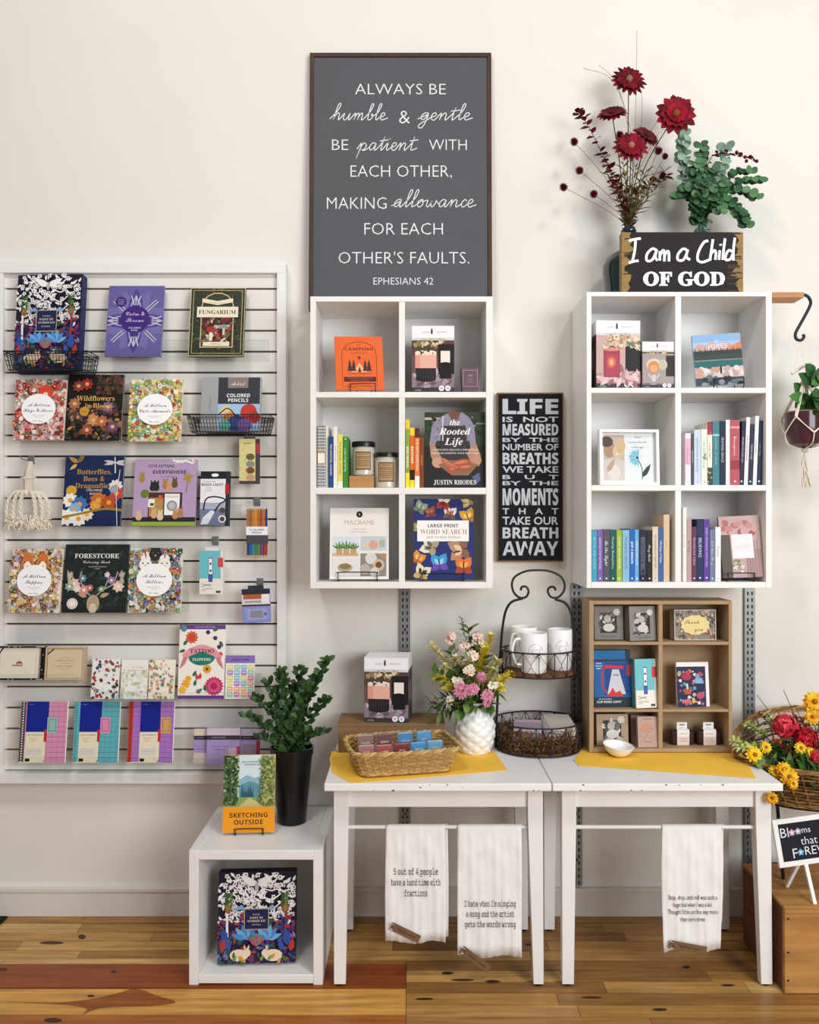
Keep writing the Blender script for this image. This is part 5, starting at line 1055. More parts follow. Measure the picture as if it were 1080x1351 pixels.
for lab, a0, a1, y0, c, tc, tt, st in (('tall white thin book touching the divider in the lower right cell', 900.5, 905.6, 669.6, '#e8e6e2', '#b8b0a8', 'guest book', 'script'), ('pinkish brown thin book second in the lower right cell', 905.9, 912, 683, '#b89a98', '#5a3a38', 'her story', 'script'), ('maroon and purple book third in the lower right cell', 912.3, 918.6, 695, '#5f3450', '#d8a8b8', 'PRAYERS FOR TEENS', 'sans'), ('dark navy book with silver emblem in the lower right cell', 918.9, 927.6, 686, '#1e2c58', '#d0d8e8', 'BELIEVING', 'sans'), ('violet spined book beside the navy one', 927.9, 935.8, 685, '#5a3a98', '#d8c8f0', 'EVERY MORNING WITH YOU', 'sans'), ('grey blue book left of the white one in the lower right cell', 936.1, 943, 698.5, '#727c96', '#c4cad8', 'Tell Your Story', 'script'), ('white spined book next to the pink gift book', 943.3, 950.6, 695.5, '#f0eef0', '#8a7a80', 'Rejoice', 'sans')):
    spine_book(lab, a0, a1, y0, SD, z, c, sp(tt, tc, st, .45, None, tc if 'thin' not in lab else None), group=g)
def art_pink(a):
    a.rect(0, 0, 1, 1, '#c3a7a6'); a.rect(0, 0, .25, .7, '#5f5450'); a.rect(.6, 0, 1, .45, '#b08f90'); [a.rect(.6+.07*i, 0, .63+.07*i, .6, '#a07f82') for i in range(5)]
    for i in range(14): a.ell(.1+.07*i % .78, .8+.09*math.sin(i*1.7), .1, .07, ('#b5716f', '#c98a86', '#9c5c5e', '#d9a49c')[i % 4], i*40)
    a.rect(.28, .31, .8, .7, '#efe9ec'); a.text('HOPE', .54, .5, .07, '#ddd3c8', 'script', w=.4); a.blot(.3, .08, .5, .28, 40, ['#d9d4b8', '#8f8f6a', '#6a6a4a', '#f0eee0'], .04, 5, 'fl')
easel('black wire easel in front of the pink gift book', 960, 995, 757, 3.225, RZ[3])
book('pink gift book with a yarn photo on an easel, lower right cell', (955, 683, 1007, 767), 3.235, art_pink, '#8a6a6c', .02, 8, zb=RZ[3]+.009, yaw=-7, roll=-3, name='gift_book', edge='#5a4546')
# ------------------------------------------------------------------ on and in the floor crate
CD = 3.122
book('orange banded landscape sketching book standing on the white floor crate', (294, 997, 361.5, 1101), CD, None or (lambda a: (
    a.rect(0, 0, 1, 1, '#b9c9b0'), a.rect(.3, .4, .75, 1, '#d3e4e6'), a.poly([(.3, .68), (.45, .74), (.6, .7), (.75, .73), (.75, .5), (.3, .5)], '#8fb8c4'), a.poly([(.3, .6), (.5, .66), (.75, .6), (.75, .45), (.3, .45)], '#5f94a0'),
    [a.poly([(x-.035, .42), (x, .6+.04*math.sin(x*40)), (x+.035, .42)], '#2f5a66') for x in (.36, .4, .44, .48, .52, .56)],
    a.rect(0, .33, 1, .45, '#8aa05c'), a.poly([(.3, .33), (.5, .45), (.8, .33)], '#c9bf7a'),
    a.blot(0, .36, .26, 1, 420, ['#2f4a2a', '#425f32', '#56703e', '#243a22', '#748a52'], .035, 3, 'lc'), a.blot(.72, .36, 1, .98, 420, ['#7f8c48', '#98a058', '#66783c', '#b0b470', '#4f6230'], .035, 4, 'lc'),
    a.text('AN ILLUSTRATED GUIDE TO', .62, .915, .02, '#2a3a34', w=.56), a.text('MAKING ART ON THE GO', .64, .88, .02, '#2a3a34', w=.46),
    a.rect(0, 0, 1, .33, '#ee9a1f'), a.text('SKETCHING', .5, .225, .06, '#3a2a1a', 'bold', w=.74, fit=True), a.text('OUTSIDE', .5, .135, .06, '#3a2a1a', 'bold', w=.56, fit=True))), '#e8951c', .014, 8, zb=CUBE_Z+.0068, yaw=3, name='sketching_book')
easel('black wire easel in front of the orange sketching book', 310, 346.5, 1092, CD-.012, CUBE_Z, 3, h=.023)
book('large paint kit box with floral ornament leaning inside the white crate', (287, 1152, 389, 1283), CUBE_D+.06, art_woodland, '#14131c', .045, 6, zb=.042, yaw=3, name='paint_kit_box', cat='craft kit', pages=False)
def boxwood():
    D = 3.255; zb = CUBE_Z; xm = X(385, D); rt = (413-357)*D/F/2; rb = rt*.66; h = Z(985, D)-zb
    t = thing('flower_bucket', 'tall black tapered bucket with green branches on the white crate', 'bucket', (xm, Y(D), zb+.0005))
    b = MB(); b.lathe([(rb*.9, 0), (rb, .003), (rt*.96, h*.9), (rt, h*.905), (rt*1.02, h), (rt*.96, h), (rt*.9, h*.8), (rb*.8, h*.5)], 36); b.build('bucket_wall', 'black_plastic', t)
    MB().lathe([(rt*.8, h*.75), (.001, h*.76)], 20, '#241f1a', cap=False).build('foam_filling', 'matte', t)
    rd = random.Random(12)
    tips = [(432, 872, 0), (420, 893, .02), (395, 886, .03), (352, 900, 0), (326, 942, -.04), (336, 925, .03), (372, 885, -.02), (408, 900, -.05), (432, 925, .02), (430, 965, -.03), (365, 935, -.08), (400, 935, -.09), (385, 910, .05), (345, 968, -.06), (412, 960, -.07)]
    for i, (px, py, dy) in enumerate(tips):
        tip = Vector((X(px, D)-xm, dy, Z(py, D)-zb)); base = Vector((rd.uniform(-.4, .4)*rt, rd.uniform(-.4, .4)*rt, h*.77))
        s = thing('boxwood_branch', 'leafy dark green boxwood branch standing in the tall black bucket', 'branch', (xm, Y(D), zb), group='boxwood branches in the black bucket')
        mid = base.lerp(tip, .5)+Vector((-(tip.x)*.12, 0, .03)); pts = spline([base, mid, tip], 8)
        MB().tube(pts, [.0028-.0016*k/len(pts) for k in range(len(pts))], '#3a4a26', n=5).build('stem', 'leaf', s)
        L = MB(); n = max(9, int((tip-base).length/.0125))
        for k in range(n):
            q = .22+.78*k/n; j = q*(len(pts)-1); p = pts[int(j)].lerp(pts[min(len(pts)-1, int(j)+1)], j % 1); ax = (tip-base).normalized()
            for e in range(2):
                an = k*2.4+e*3.14; d = Vector((math.cos(an), math.sin(an), .45+.3*rd.random()))+ax*.4
                d.normalize(); L.leaf(p+d*rd.uniform(.002, .012), d+Vector((rd.uniform(-.5, .5), rd.uniform(-.6, .2), rd.uniform(-.4, .5))), rd.uniform(.026, .036), rd.uniform(.017, .024), rd.choice(('#2c4a24', '#38592b', '#223c1e', '#466a33', '#2f5228')), fold=.2, curl=.15, rnd=.7, n=6, up=(rd.uniform(-.4, .4), -.8, .6))
        L.leaf(tip, tip-base, .03, .014, '#557a3c')
        L.build('foliage', 'leaf', s)
boxwood()
# ------------------------------------------------------------------ mats
def mat_cloth(label, corners, lift=.0012):
    pts = [on_z(px, py, TZ) for px, py in corners]; b = MB(); n = len(pts)
    b.add([(x, y, TZ+lift) for x, y in pts]+[(x, y, TZ+lift-.001) for x, y in pts], [list(range(n)), list(range(2*n-1, n-1, -1))]+[(i, i+n, (i+1) % n+n, (i+1) % n) for i in range(n)])
    o = b.build('place_mat', 'linen_yellow', smooth=False); tag(o, label, 'place mat')
mat_cloth('yellow cloth mat under the wicker tray on the left table', [(437, 992), (434.5, 1002), (438, 1020), (463, 1033.5), (500, 1031), (669.5, 1016.5), (655, 996), (640, 984), (560, 983), (470, 984)])
mat_cloth('yellow cloth mat in front of the brown cubby on the right table', [(768, 988), (757, 1004), (764, 1011), (800, 1013), (997, 1027.5), (975, 989), (870, 986.5)], .0022)
# ------------------------------------------------------------------ wicker weaving
def wicker(t, loop, z0, z1, flare, rows, cols, lean=(0, 0), thick=.0032, part='woven_wall', height=None, n_st=None):
    """loop: outline points (x,y) at the bottom; flare: growth at the top; height(u)->extra height round the loop"""
    N = n_st or 44; P = [Vector((a, b, 0)) for a, b in loop]; seg = [(P[(i+1) % len(P)]-P[i]).length for i in range(len(P))]; tot = sum(seg); rd = random.Random(5)
    def at(u):
        d = (u % 1)*tot; i = 0
        while d > seg[i]: d -= seg[i]; i = (i+1) % len(P)
        return P[i].lerp(P[(i+1) % len(P)], d/seg[i])
    c = sum(P, Vector())/len(P)
    def pos(u, k, off=0):
        p = at(u); tg = (at(u+.004)-at(u-.004)).normalized(); nrm = Vector((tg.y, -tg.x, 0)); q = p+(p-c).normalized()*flare*k+nrm*off
        z = z0+((z1+(height(u) if height else 0))-z0)*k; return Vector((q.x+lean[0]*k, q.y+lean[1]*k, z))
    st = MB()
    for i in range(N): st.tube([pos(i/N, k) for k in (0, .5, 1)], thick*.8, cols[0], n=5)
    st.build('stake', 'wicker', t)
    w = MB()
    for r in range(rows):
        k = (r+.5)/rows; pts = []
        for i in range(N*2):
            u = i/(2*N); s = (1 if (i//2+r) % 2 == 0 else -1) if i % 2 == 0 else 0
            pts.append(pos(u, k, s*thick*1.25))
        w.tube(pts, thick*.95, cols[r % len(cols)] if rd.random() < .7 else rd.choice(cols), n=5, closed=True)
    w.build(part, 'wicker', t)
    def braid(k, rr, name):
        b = MB(); M2 = N*6
        for ph in range(3):
            pts = []
            for i in range(M2):
                u = i/M2; a = 2*math.pi*(u*N*.42)//1*0+2*math.pi*u*round(N*.45)+ph*2.094; p = pos(u, k, math.cos(a)*rr*.9); p.z += math.sin(a)*rr*.9; pts.append(p)
            b.tube(pts, rr*.85, cols[ph % len(cols)], n=5, closed=True)
        b.build(name, 'wicker', t)
    braid(1.0, .0055 if thick > .003 else .004, 'rim_braid'); braid(0.0, .004, 'base_braid')
    return pos
def rrect(w, d, r, n=5):
    out = []
    for cx, cy, a0 in ((w/2-r, d/2-r, 0), (-w/2+r, d/2-r, 90), (-w/2+r, -d/2+r, 180), (w/2-r, -d/2+r, 270)):
        for i in range(n+1): q = R(a0+90*i/n); out.append((cx+r*math.cos(q), cy+r*math.sin(q)))
    return out
def tray():
    global tray_M
    t = thing('wicker_tray', 'rectangular honey wicker tray of small packets on the left table', 'basket', (-.032, -.43, TZ+.0092), (0, 0, R(13)))
    tray_M = Matrix.Translation((-.032, -.43, TZ+.0092)) @ Matrix.Rotation(R(13), 4, 'Z')
    lp = rrect(.335, .215, .03); cs = ['#c9a468', '#b78e52', '#d4b47c', '#bd9658']
    wicker(t, lp, .004, .082, .035, 10, cs, thick=.004, n_st=44)
    b = MB(); n = len(lp); b.add([(x, y, .003) for x, y in lp]+[(x, y, .007) for x, y in lp], [list(range(n-1, -1, -1)), list(range(n, 2*n))]+[(i, (i+1) % n, (i+1) % n+n, i+n) for i in range(n)], '#a98450'); b.build('woven_base', 'wicker', t)
tray()
def packets():
    # (x, y in the tray, lean, base colour, cap text, label)
    L = [(-.125, .038, 'mauve striped wax melt pack at the back left of the tray', '#b59a94', '#8a6a62', 'WARM'), (-.05, .04, 'dark plum wax melt pack second from left at the back of the tray', '#8d6a68', '#6a3a3c', 'BERRY'), (.03, .04, 'blue and white wax melt pack third along the back of the tray', '#8fb4cc', '#3f7fae', 'OCEAN'), (.105, .042, 'large sky blue wax melt pack at the back right of the tray', '#6aa6cf', '#4a8fc0', 'SKY'),
        (-.134, -.035, 'pale pink wax melt pack at the front left corner of the tray', '#c9a8a4', '#a8706c', 'ROSE'), (-.068, -.045, 'brick red wax melt pack second in the front row of the tray', '#c98f86', '#a3483e', 'AMBER'), (-.002, -.042, 'dark red wax melt pack third in the front row of the tray', '#a8665c', '#7d241c', 'SPICE'), (.064, -.038, 'clear blue wax melt pack in the front row of the tray', '#7fb2d6', '#3f8ac2', 'BREEZE'), (.129, -.03, 'pale blue and white wax melt pack at the right of the front row', '#a8c4d8', '#6a9fc4', 'LINEN')]
    for i, (x, y, lab, c1, c2, s) in enumerate(L):
        w, h, d = .064, (.105 if y > 0 else .085), .016; t = thing('wax_melt_pack', lab, 'wax melts', (0, 0, 0), (0, 0, 0), 'wax melt packs in the wicker tray')
        t.matrix_world = tray_M @ Matrix.Translation((x, y, .0125)) @ Matrix.Rotation(R(-12), 4, 'X') @ Matrix.Rotation(R((-4, 3, -2, 4)[i % 4]), 4, 'Z')
        b = MB(); b.box(-w/2+.003, .003, .001, w/2-.003, d-.002, h*.9, c1); b.build('wax_block', 'glossy', t, bevel=.003)
        m = MB(); a = Art(m, (-w/2+.004, .0022, h*.1), (1, 0, 0), (0, 0, 1), w-.008, h*.76); a.rect(0, 0, 1, 1, c2); a.rect(0, 0, 1, .25, c1); a.text(s, .5, .66, .1, '#e9dcd8', w=.6); a.text('wax melts', .5, .42, .07, '#e9dcd8', 'script', w=.5); a.rect(.2, .3, .8, .33, '#e9dcd8'); m.build('printed_label', 'print', t, smooth=False)
        MB().box(-w/2, 0, 0, w/2, d, h, ms={'left': 1, 'right': 1, 'top': 1}).build('clear_shell', ['film', 'film_edge'], t, smooth=False)
packets()
KZ = .879
def kraft_box():
    D = 3.258; x0, x1 = X(446, D), X(585, D+.1)
    t = thing('kraft_box', 'brown cardboard box under the candle warmer box behind the wicker tray', 'box', (0, 0, 0))
    MB().box(x0, Y(D), TZ+.002, x1, Y(3.43), KZ-.003, '#5f4a33').build('box_body', 'kraft', t, bevel=.001)
    MB().box(x0-.002, Y(D)-.002, KZ-.012, x1+.002, Y(3.43)+.002, KZ).build('box_lid', 'kraft', t, bevel=.001)
kraft_box()
wbox('white and black candle warmer box on the brown cardboard box', (480, 868, 538.5, 957), 3.275, art_warmer, .15, KZ, yaw=-6)
# ------------------------------------------------------------------ pineapple vase with flowers
VD = 3.275; VX = X(626, VD); VY = Y(VD)
def vase():
    t = thing('ribbed_vase', 'white pineapple textured vase with mixed flowers on the left table', 'vase', (VX, VY, TZ+.0015))
    h = .198; m = MB(); n = 96; rows = 64; vs = []
    for i in range(rows+1):
        k = i/rows; r = .055+.03*math.sin(math.pi*min(1, k*.9+.08))**1.0-.028*max(0, k-.55)**1.3*2.2; z = h*k
        for j in range(n):
            a = 2*math.pi*j/n; u = a/(2*math.pi)*16; v = k*9.5
            d = abs(((u+v) % 2)-1)+abs(((u-v) % 2)-1); bump = .0075*max(0, (1-abs(d-1)))*0+.006*(abs(math.sin(math.pi*(u+v)/2)*math.sin(math.pi*(u-v)/2)))
            rr = r*.93+bump*(0 if k > .96 or k < .03 else 1); vs.append((rr*math.cos(a), rr*math.sin(a), z))
    fs = [(i*n+j, i*n+(j+1) % n, (i+1)*n+(j+1) % n, (i+1)*n+j) for i in range(rows) for j in range(n)]
    m.add(vs, fs+[tuple(range(n-1, -1, -1))]); m.build('vase_body', 'ceramic', t, ang=80)
    MB().lathe([(.052, h-.002), (.0525, h+.004), (.047, h+.004), (.044, h-.02), (.002, h-.021)], 40, cap=False).build('rim', 'ceramic', t)
vase()
def bezstem(base, tip, bow, k=10): 
    base, tip = Vector(base), Vector(tip); m = base.lerp(tip, .5)+Vector(bow); return spline([base, m, tip], k)
def leaves_along(mb, pts, q0, q1, n, L, w, cols, rd, lift=.5, spread=1.0, curl=.2):
    ax = (pts[-1]-pts[0]).normalized()
    for k in range(n):
        q = q0+(q1-q0)*k/max(1, n-1); j = q*(len(pts)-1); p = pts[int(j)].lerp(pts[min(len(pts)-1, int(j)+1)], j % 1); an = k*2.4+rd.random()
        sd = ax.orthogonal().normalized(); td = ax.cross(sd); d = (sd*math.cos(an)+td*math.sin(an))*spread+ax*lift
        mb.leaf(p, d, rd.uniform(*L), rd.uniform(*w), rd.choice(cols), curl=curl)
def petals(mb, c, nrm, r, n, w, cols, rd, cup=.2, layers=1, inner=.15, curl=.25, rnd=.55):
    nrm = Vector(nrm).normalized(); s = nrm.orthogonal().normalized(); u = nrm.cross(s); c = Vector(c)
    for l in range(layers):
        rr = r*(1-.25*l)
        for i in range(n):
            a = 2*math.pi*(i+.5*l)/n+rd.uniform(-.06, .06); d = s*math.cos(a)+u*math.sin(a)
            mb.leaf(c+d*r*inner+nrm*.002*l, d+nrm*(cup+.3*l), rr*(1-inner)*rd.uniform(.92, 1.06), w, rd.choice(cols), up=nrm, curl=curl, fold=.1, rnd=rnd, n=6)
def bouquet():
    rd = random.Random(21); zt = TZ+.195
    def stem(name, label, px, py, dy, cat='flower', grp=None, bow=(0, 0, .02)):
        tip = Vector((X(px, VD+dy)-VX, dy, Z(py, VD+dy)-TZ)); base = Vector((rd.uniform(-.025, .025), rd.uniform(-.02, .02), .185))
        t = thing(name, label, cat, (VX, VY, TZ), group=grp); pts = bezstem(base, tip, (tip.x*-.1, 0, .015)); MB().tube(pts, .0016, '#6a7a3a', n=5).build('stem', 'leaf', t); return t, pts, tip
    g = 'yellow feathery sprays in the pineapple vase'
    for px, py, dy, lab in ((568, 852, 0, 'pale yellow spray reaching far left from the pineapple vase'), (586, 880, -.03, 'yellow spray low on the left side of the pineapple vase bouquet'), (632, 838, .02, 'pale yellow upright spray near the top of the bouquet'), (648, 838, 0, 'bright yellow spray at the upper right of the bouquet'), (657, 872, -.02, 'pale peach yellow spray at the right of the bouquet'), (675, 890, -.03, 'bright yellow spray pointing right from the pineapple vase'), (588, 905, -.05, 'bright yellow spray at the lower left of the bouquet'), (600, 868, -.03, 'cream spray left of centre in the pineapple vase bouquet'), (575, 893, -.04, 'bright yellow spray just above the lowest left one'), (640, 855, -.02, 'bright yellow spray between the upright one and the pink mums'), (662, 907, -.05, 'bright yellow spray low at the right of the pink mums'), (615, 872, -.04, 'pale cream spray in the middle of the bouquet'), (652, 884, -.04, 'pale yellow spray beside the small pink mum')):
        t, pts, tip = stem('yellow_spray', lab, px, py, dy, grp=g); m = MB(); br = 'bright' in lab
        leaves_along(m, pts, .3, 1, 95, (.02, .034), (.011, .017), ('#f2e04a', '#f8ea70', '#e6d040') if br else ('#ece2a8', '#e4dc98', '#f4ecc0', '#d8d08a'), rd, .7); m.build('blossom', 'petal', t)
    t, pts, tip = stem('fern_tip', 'dark green fern tip at the very top of the bouquet', 608, 815, .02, 'foliage'); m = MB(); leaves_along(m, pts, .3, 1, 46, (.02, .034), (.006, .009), ('#5a6e30', '#47602a', '#6f8038'), rd, .6); m.build('foliage', 'leaf', t)
    g = 'pink mums in the pineapple vase'
    for px, py, dy, lab, r in ((609, 911, -.09, 'large dusty pink mum low in the bouquet', .036), (624, 909, -.085, 'dusty pink mum right of the largest one', .026), (643, 918, -.085, 'rose pink mum hanging at the right rim of the vase', .029), (635, 893, -.07, 'small pink mum above the others in the bouquet', .022), (642, 927, -.085, 'small pink mum resting on the rim of the pineapple vase', .02)):
        t, pts, tip = stem('pink_mum', lab, px, py, dy, grp=g); m = MB()
        for k in range(4): petals(m, tip-Vector((0, .006*k*0, 0)), (.1, -1, .35), r*(1-.2*k), 14, r*.4, ('#c4718c', '#d28aa2', '#b85f7e', '#dc9cb0'), rd, cup=.15+.35*k, inner=.08)
        m.build('petals', 'petal', t)
    g = 'white and blush blossoms in the pineapple vase'
    for px, py, dy, lab in ((595, 842, .0, 'blush blossom at the upper left of the bouquet'), (612, 852, -.03, 'blush blossom beside the fern tip'), (625, 866, -.05, 'cream blossom in the middle of the bouquet'), (604, 900, -.06, 'cream blossom above the large pink mum'), (650, 900, -.06, 'cream blossom at the right of the pink mums'), (630, 843, .0, 'blush blossom right of the fern tip'), (593, 925, -.06, 'small white blossom low at the left of the bouquet'), (618, 884, -.065, 'cream blossom just above the small pink mum')):
        t, pts, tip = stem('small_blossom', lab, px, py, dy, grp=g); m = MB()
        for k in range(5):
            c = tip+Vector((rd.uniform(-.014, .014), rd.uniform(-.01, .01), rd.uniform(-.014, .014))); petals(m, c, (rd.uniform(-.4, .4), -1, .4), .015, 6, .011, ('#efe6cf', '#e8d9c0', '#e6c4b0') if 'blush' not in lab else ('#e6c4b4', '#d9a89a', '#efd8c6'), rd, .3)
        m.build('petals', 'petal', t)
    for px, py, dy in ((572, 888, -.04), (585, 923, -.05), (580, 940, -.05), (604, 935, -.07), (618, 830, .03), (628, 848, .03), (592, 860, .02), (600, 885, -.04), (655, 912, -.04), (640, 868, .01), (613, 926, -.08), (570, 930, -.03), (648, 930, -.05)):
        t, pts, tip = stem('leafy_sprig', 'green leafy sprig among the flowers of the pineapple vase', px, py, dy, 'foliage', 'green sprigs in the pineapple vase'); m = MB()
        leaves_along(m, pts, .3, 1, 20, (.042, .07), (.02, .03), ('#4c6a2e', '#5f8038', '#3d5a28', '#76904a'), rd, .7); m.build('foliage', 'leaf', t)
bouquet()
# ------------------------------------------------------------------ two-tier wire stand with mugs
TD = 3.315; TX = X(714.5, TD)-.015; TY = Y(TD)
def tier():
    t = thing('tiered_stand', 'black two-tier wire basket stand with scroll handle on the tables', 'basket stand', (TX, TY, TZ))
    zz = lambda py, D=TD: Z(py, D)-TZ
    def ell(rx, ry, z, n=40): return [(rx*math.cos(2*math.pi*i/n), ry*math.sin(2*math.pi*i/n), z) for i in range(n)]
    def bask(rx, ry, z0, z1, fl, n, nm):
        g = MB(); r = .0016; rxb, ryb = rx*fl, ry*fl
        for i in range(n):
            a = 2*math.pi*i/n; b = 2*math.pi*(i+1)/n; am = (a+b)/2; k = .62
            T = lambda q, s=1: (rx*math.cos(q), ry*math.sin(q), z1); B = lambda q: (rxb*math.cos(q), ryb*math.sin(q), z0)
            def Mi(q, k): x, y, z = T(q); x2, y2, z2 = B(q); return (x2+(x-x2)*k, y2+(y-y2)*k, z2+(z-z2)*k)
            g.tube([B(a), T(a)], r*1.2, n=5); g.tube([T(a), Mi(am, .55), T(b)], r, n=4); g.tube([B(a), Mi(am, .45), B(b)], r, n=4); g.tube([Mi(am, .45), Mi(am, .55)], r, n=4)
        g.build('wire_mesh', 'black_metal', t)
        e = MB(); e.tube(ell(rx, ry, z1), .0034, n=7, closed=True); e.tube(ell(rxb, ryb, z0), .0034, n=7, closed=True); e.build('hoop', 'black_metal', t)
    global zU, zL
    zU = zz(896, 3.19); zL = .006
    bask(.178, .15, zL, .118, .93, 18, 'lower'); bask(.152, .125, zU, zz(863, 3.19), .97, 15, 'upper')
    MB().lathe([(.146, 0), (.147, .003), (.147, .012), (.14, .014)], 40, sx=1, sy=.82, T=Matrix.Translation((0, 0, zU))).build('wooden_disc', 'crate_dark', t)
    MB().lathe([(.164, 0), (.164, .006)], 40, sx=1, sy=.81, T=Matrix.Translation((0, 0, zL))).build('wooden_disc', 'crate_dark', t)
    q = lambda zx, zy: (X(430+zx/3, TD)-TX, 0, Z(740+zy/3, TD)-TZ)
    pts = [(671, 738), (674, 640), (682, 480), (692, 330), (700, 250), (712, 195), (735, 162), (778, 149)]
    pr = [(1013, 738), (1009, 640), (999, 480), (988, 330), (978, 250), (967, 200), (945, 166), (905, 152)]
    MB().tube(spline([q(*p) for p in pts], 5), .0052, n=8).build('side_rod', 'black_metal', t); MB().tube(spline([q(*p) for p in pr], 5), .0052, n=8).build('side_rod', 'black_metal', t)
    top = [(776, 105), (784, 114), (795, 102), (778, 100), (772, 118), (788, 146)]
    arch = [(770, 117), (775, 103), (792, 103), (801, 122), (790, 143), (765, 145), (743, 125), (735, 92), (748, 62), (790, 41), (838, 37), (885, 41), (928, 62), (944, 95), (937, 125), (915, 145), (890, 143), (877, 122), (884, 105), (902, 104), (908, 117)]
    MB().tube(spline([q(*p) for p in arch], 5), .0048, n=8).build('scroll_handle', 'black_metal', t)
    for s in (-1, 1):
        for y, z in ((0, zU+.002),): MB().tube([(s*.146, 0, z), (s*.17, 0, z)], .004, n=6).build('bracket', 'black_metal', t)
tier()
def mug(label, px, D, py0, py1, hand, z):
    x0, x1 = px; w = (x1-x0)*D/F; r = w/2; h = Z(py0, D)-z
    t = thing('mug', label, 'mug', (X((x0+x1)/2, D), Y(D)+r, z+.0005), group='white mugs in the upper wire basket')
    b = MB(); b.lathe([(r*.86, 0), (r*.93, .004), (r, h*.5), (r, h-.002), (r*.97, h), (r*.92, h-.002), (r*.9, h*.3), (r*.8, .008), (.001, .007)], 36, cap=False); b.add([(r*.86*math.cos(q*.2618), r*.86*math.sin(q*.2618), 0) for q in range(24)], [tuple(range(23, -1, -1))]); b.build('cup', 'ceramic', t)
    a = R(hand); c = MB(); c.tube(spline([(r*.96*math.cos(a), r*.96*math.sin(a), h*.84), ((r+.022)*math.cos(a), (r+.022)*math.sin(a), h*.82), ((r+.034)*math.cos(a), (r+.034)*math.sin(a), h*.55), ((r+.02)*math.cos(a), (r+.02)*math.sin(a), h*.24), (r*.96*math.cos(a), r*.96*math.sin(a), h*.2)], 5), .0055, n=10); c.build('handle', 'ceramic', t)
    d = MB()
    def cy(u, z): q = R(-90+u); return (r*1.004*math.cos(q), r*1.004*math.sin(q), z)
    for p in ([(-30, .55), (-26, .66), (-14, .73), (0, .75), (14, .73), (26, .67), (31, .58)], [(-14, .62), (-4, .6), (8, .62), (20, .64), (16, .56), (24, .5), (10, .46), (-6, .44), (-14, .5), (-16, .58)], [(0, .4), (6, .46), (9, .38), (14, .45), (18, .39), (26, .43)]):
        d.tube([cy(u, h*z) for u, z in p], .0007, '#4a4a50', n=3, closed=len(p) == 10)
    d.build('printed_motif', 'print', t)
mug('white mug with its handle left at the front of the upper wire basket', (688.5, 724.5), 3.203, 837, 885, 188, TZ+zU+.0145)
mug('white mug at the back left of the upper wire basket', (676, 711), 3.318, 829, 880, 225, TZ+zU+.0145)
mug('white mug at the right of the upper wire basket', (725.5, 757.5), 3.275, 832, 880, 105, TZ+zU+.0145)
def moss():
    rd = random.Random(9); b = MB()
    for i in range(1700):
        a = rd.uniform(0, 6.283); k = rd.uniform(.45, 1)**.5; e = rd.random(); rx, ry = .158*k, .132*k
        z = .016+(.08*rd.random() if k > .85 else .045*rd.random()); z = min(z, .1 if -2.6 < a < 6.3 else .1)
        p = Vector((rx*math.cos(a), ry*math.sin(a), z)); d = Vector((rd.uniform(-1, 1), rd.uniform(-1, 1), rd.uniform(-.5, .6))).normalized(); s = d.orthogonal().normalized(); L = rd.uniform(.015, .04)
        pts = []
        for j in range(5):
            q = p+d*L*(j/4-.5)+s*.006*math.sin(j*1.9); kk = math.hypot(q.x/.166, q.y/.139)
            if kk > 1: q.x /= kk; q.y /= kk
            q.z = max(q.z, .014); pts.append(q)
        b.tube(pts, rd.uniform(.0009, .0017), rd.choice(('#6b4a2c', '#8a6238', '#4a3120', '#a37c4a', '#5a3a24', '#7d5a40')), n=4)
    o = b.build('shredded_filler', 'matte'); o.location = (TX, TY, TZ); tag(o, 'brown shredded paper filling in the lower wire basket', 'filler', kind='stuff')
moss()
def soapbox(label, loc, size, rot, side, top, art):
    w, d, h = size; t = thing('gift_box', label, 'gift box', loc, rot, 'gift boxes in the lower wire basket')
    b = MB(); b.box(-w/2, -d/2, 0, w/2, d/2, h, side, cols={'top': top}); p = Art(b, (-w/2, -d/2, 0), (1, 0, 0), (0, 0, 1), w, h); art(p)
    q = Art(b, (-w/2, -d/2, h), (1, 0, 0), (0, 1, 0), w, d); q.blot(0, 0, 1, 1, 12, ['#b9b0a6', '#d8d2ca', '#a8a4a0'], .05, 3, 'lf') if 'right' in label else q.rect(0, 0, 1, .7, '#9a8a98'); b.build('carton', 'print', t, smooth=False)
soapbox('lilac and white gift box at the left of the lower wire basket', (TX-.047, TY-.03, TZ+.06), (.11, .09, .05), (R(12), 0, R(-8)), '#d4cfe2', '#b5a4b0', lambda a: (a.rect(0, 0, 1, 1, '#d9d4e4'), a.rect(.3, .2, 1, .8, '#c2bdd8'), a.rect(.1, .6, .9, .65, '#a8a0c8')))
soapbox('grey topped white gift box tilted at the right of the lower wire basket', (TX+.074, TY-.012, TZ+.068), (.112, .10, .055), (R(20), R(4), R(12)), '#e6e2e0', '#b5aaa0', lambda a: (a.rect(0, 0, 1, 1, '#ece9e7'), a.rect(.18, .5, .84, .56, '#b9b0cc'), a.text('MADE BY HAND', .5, .72, .1, '#a8a0c0', w=.6)))
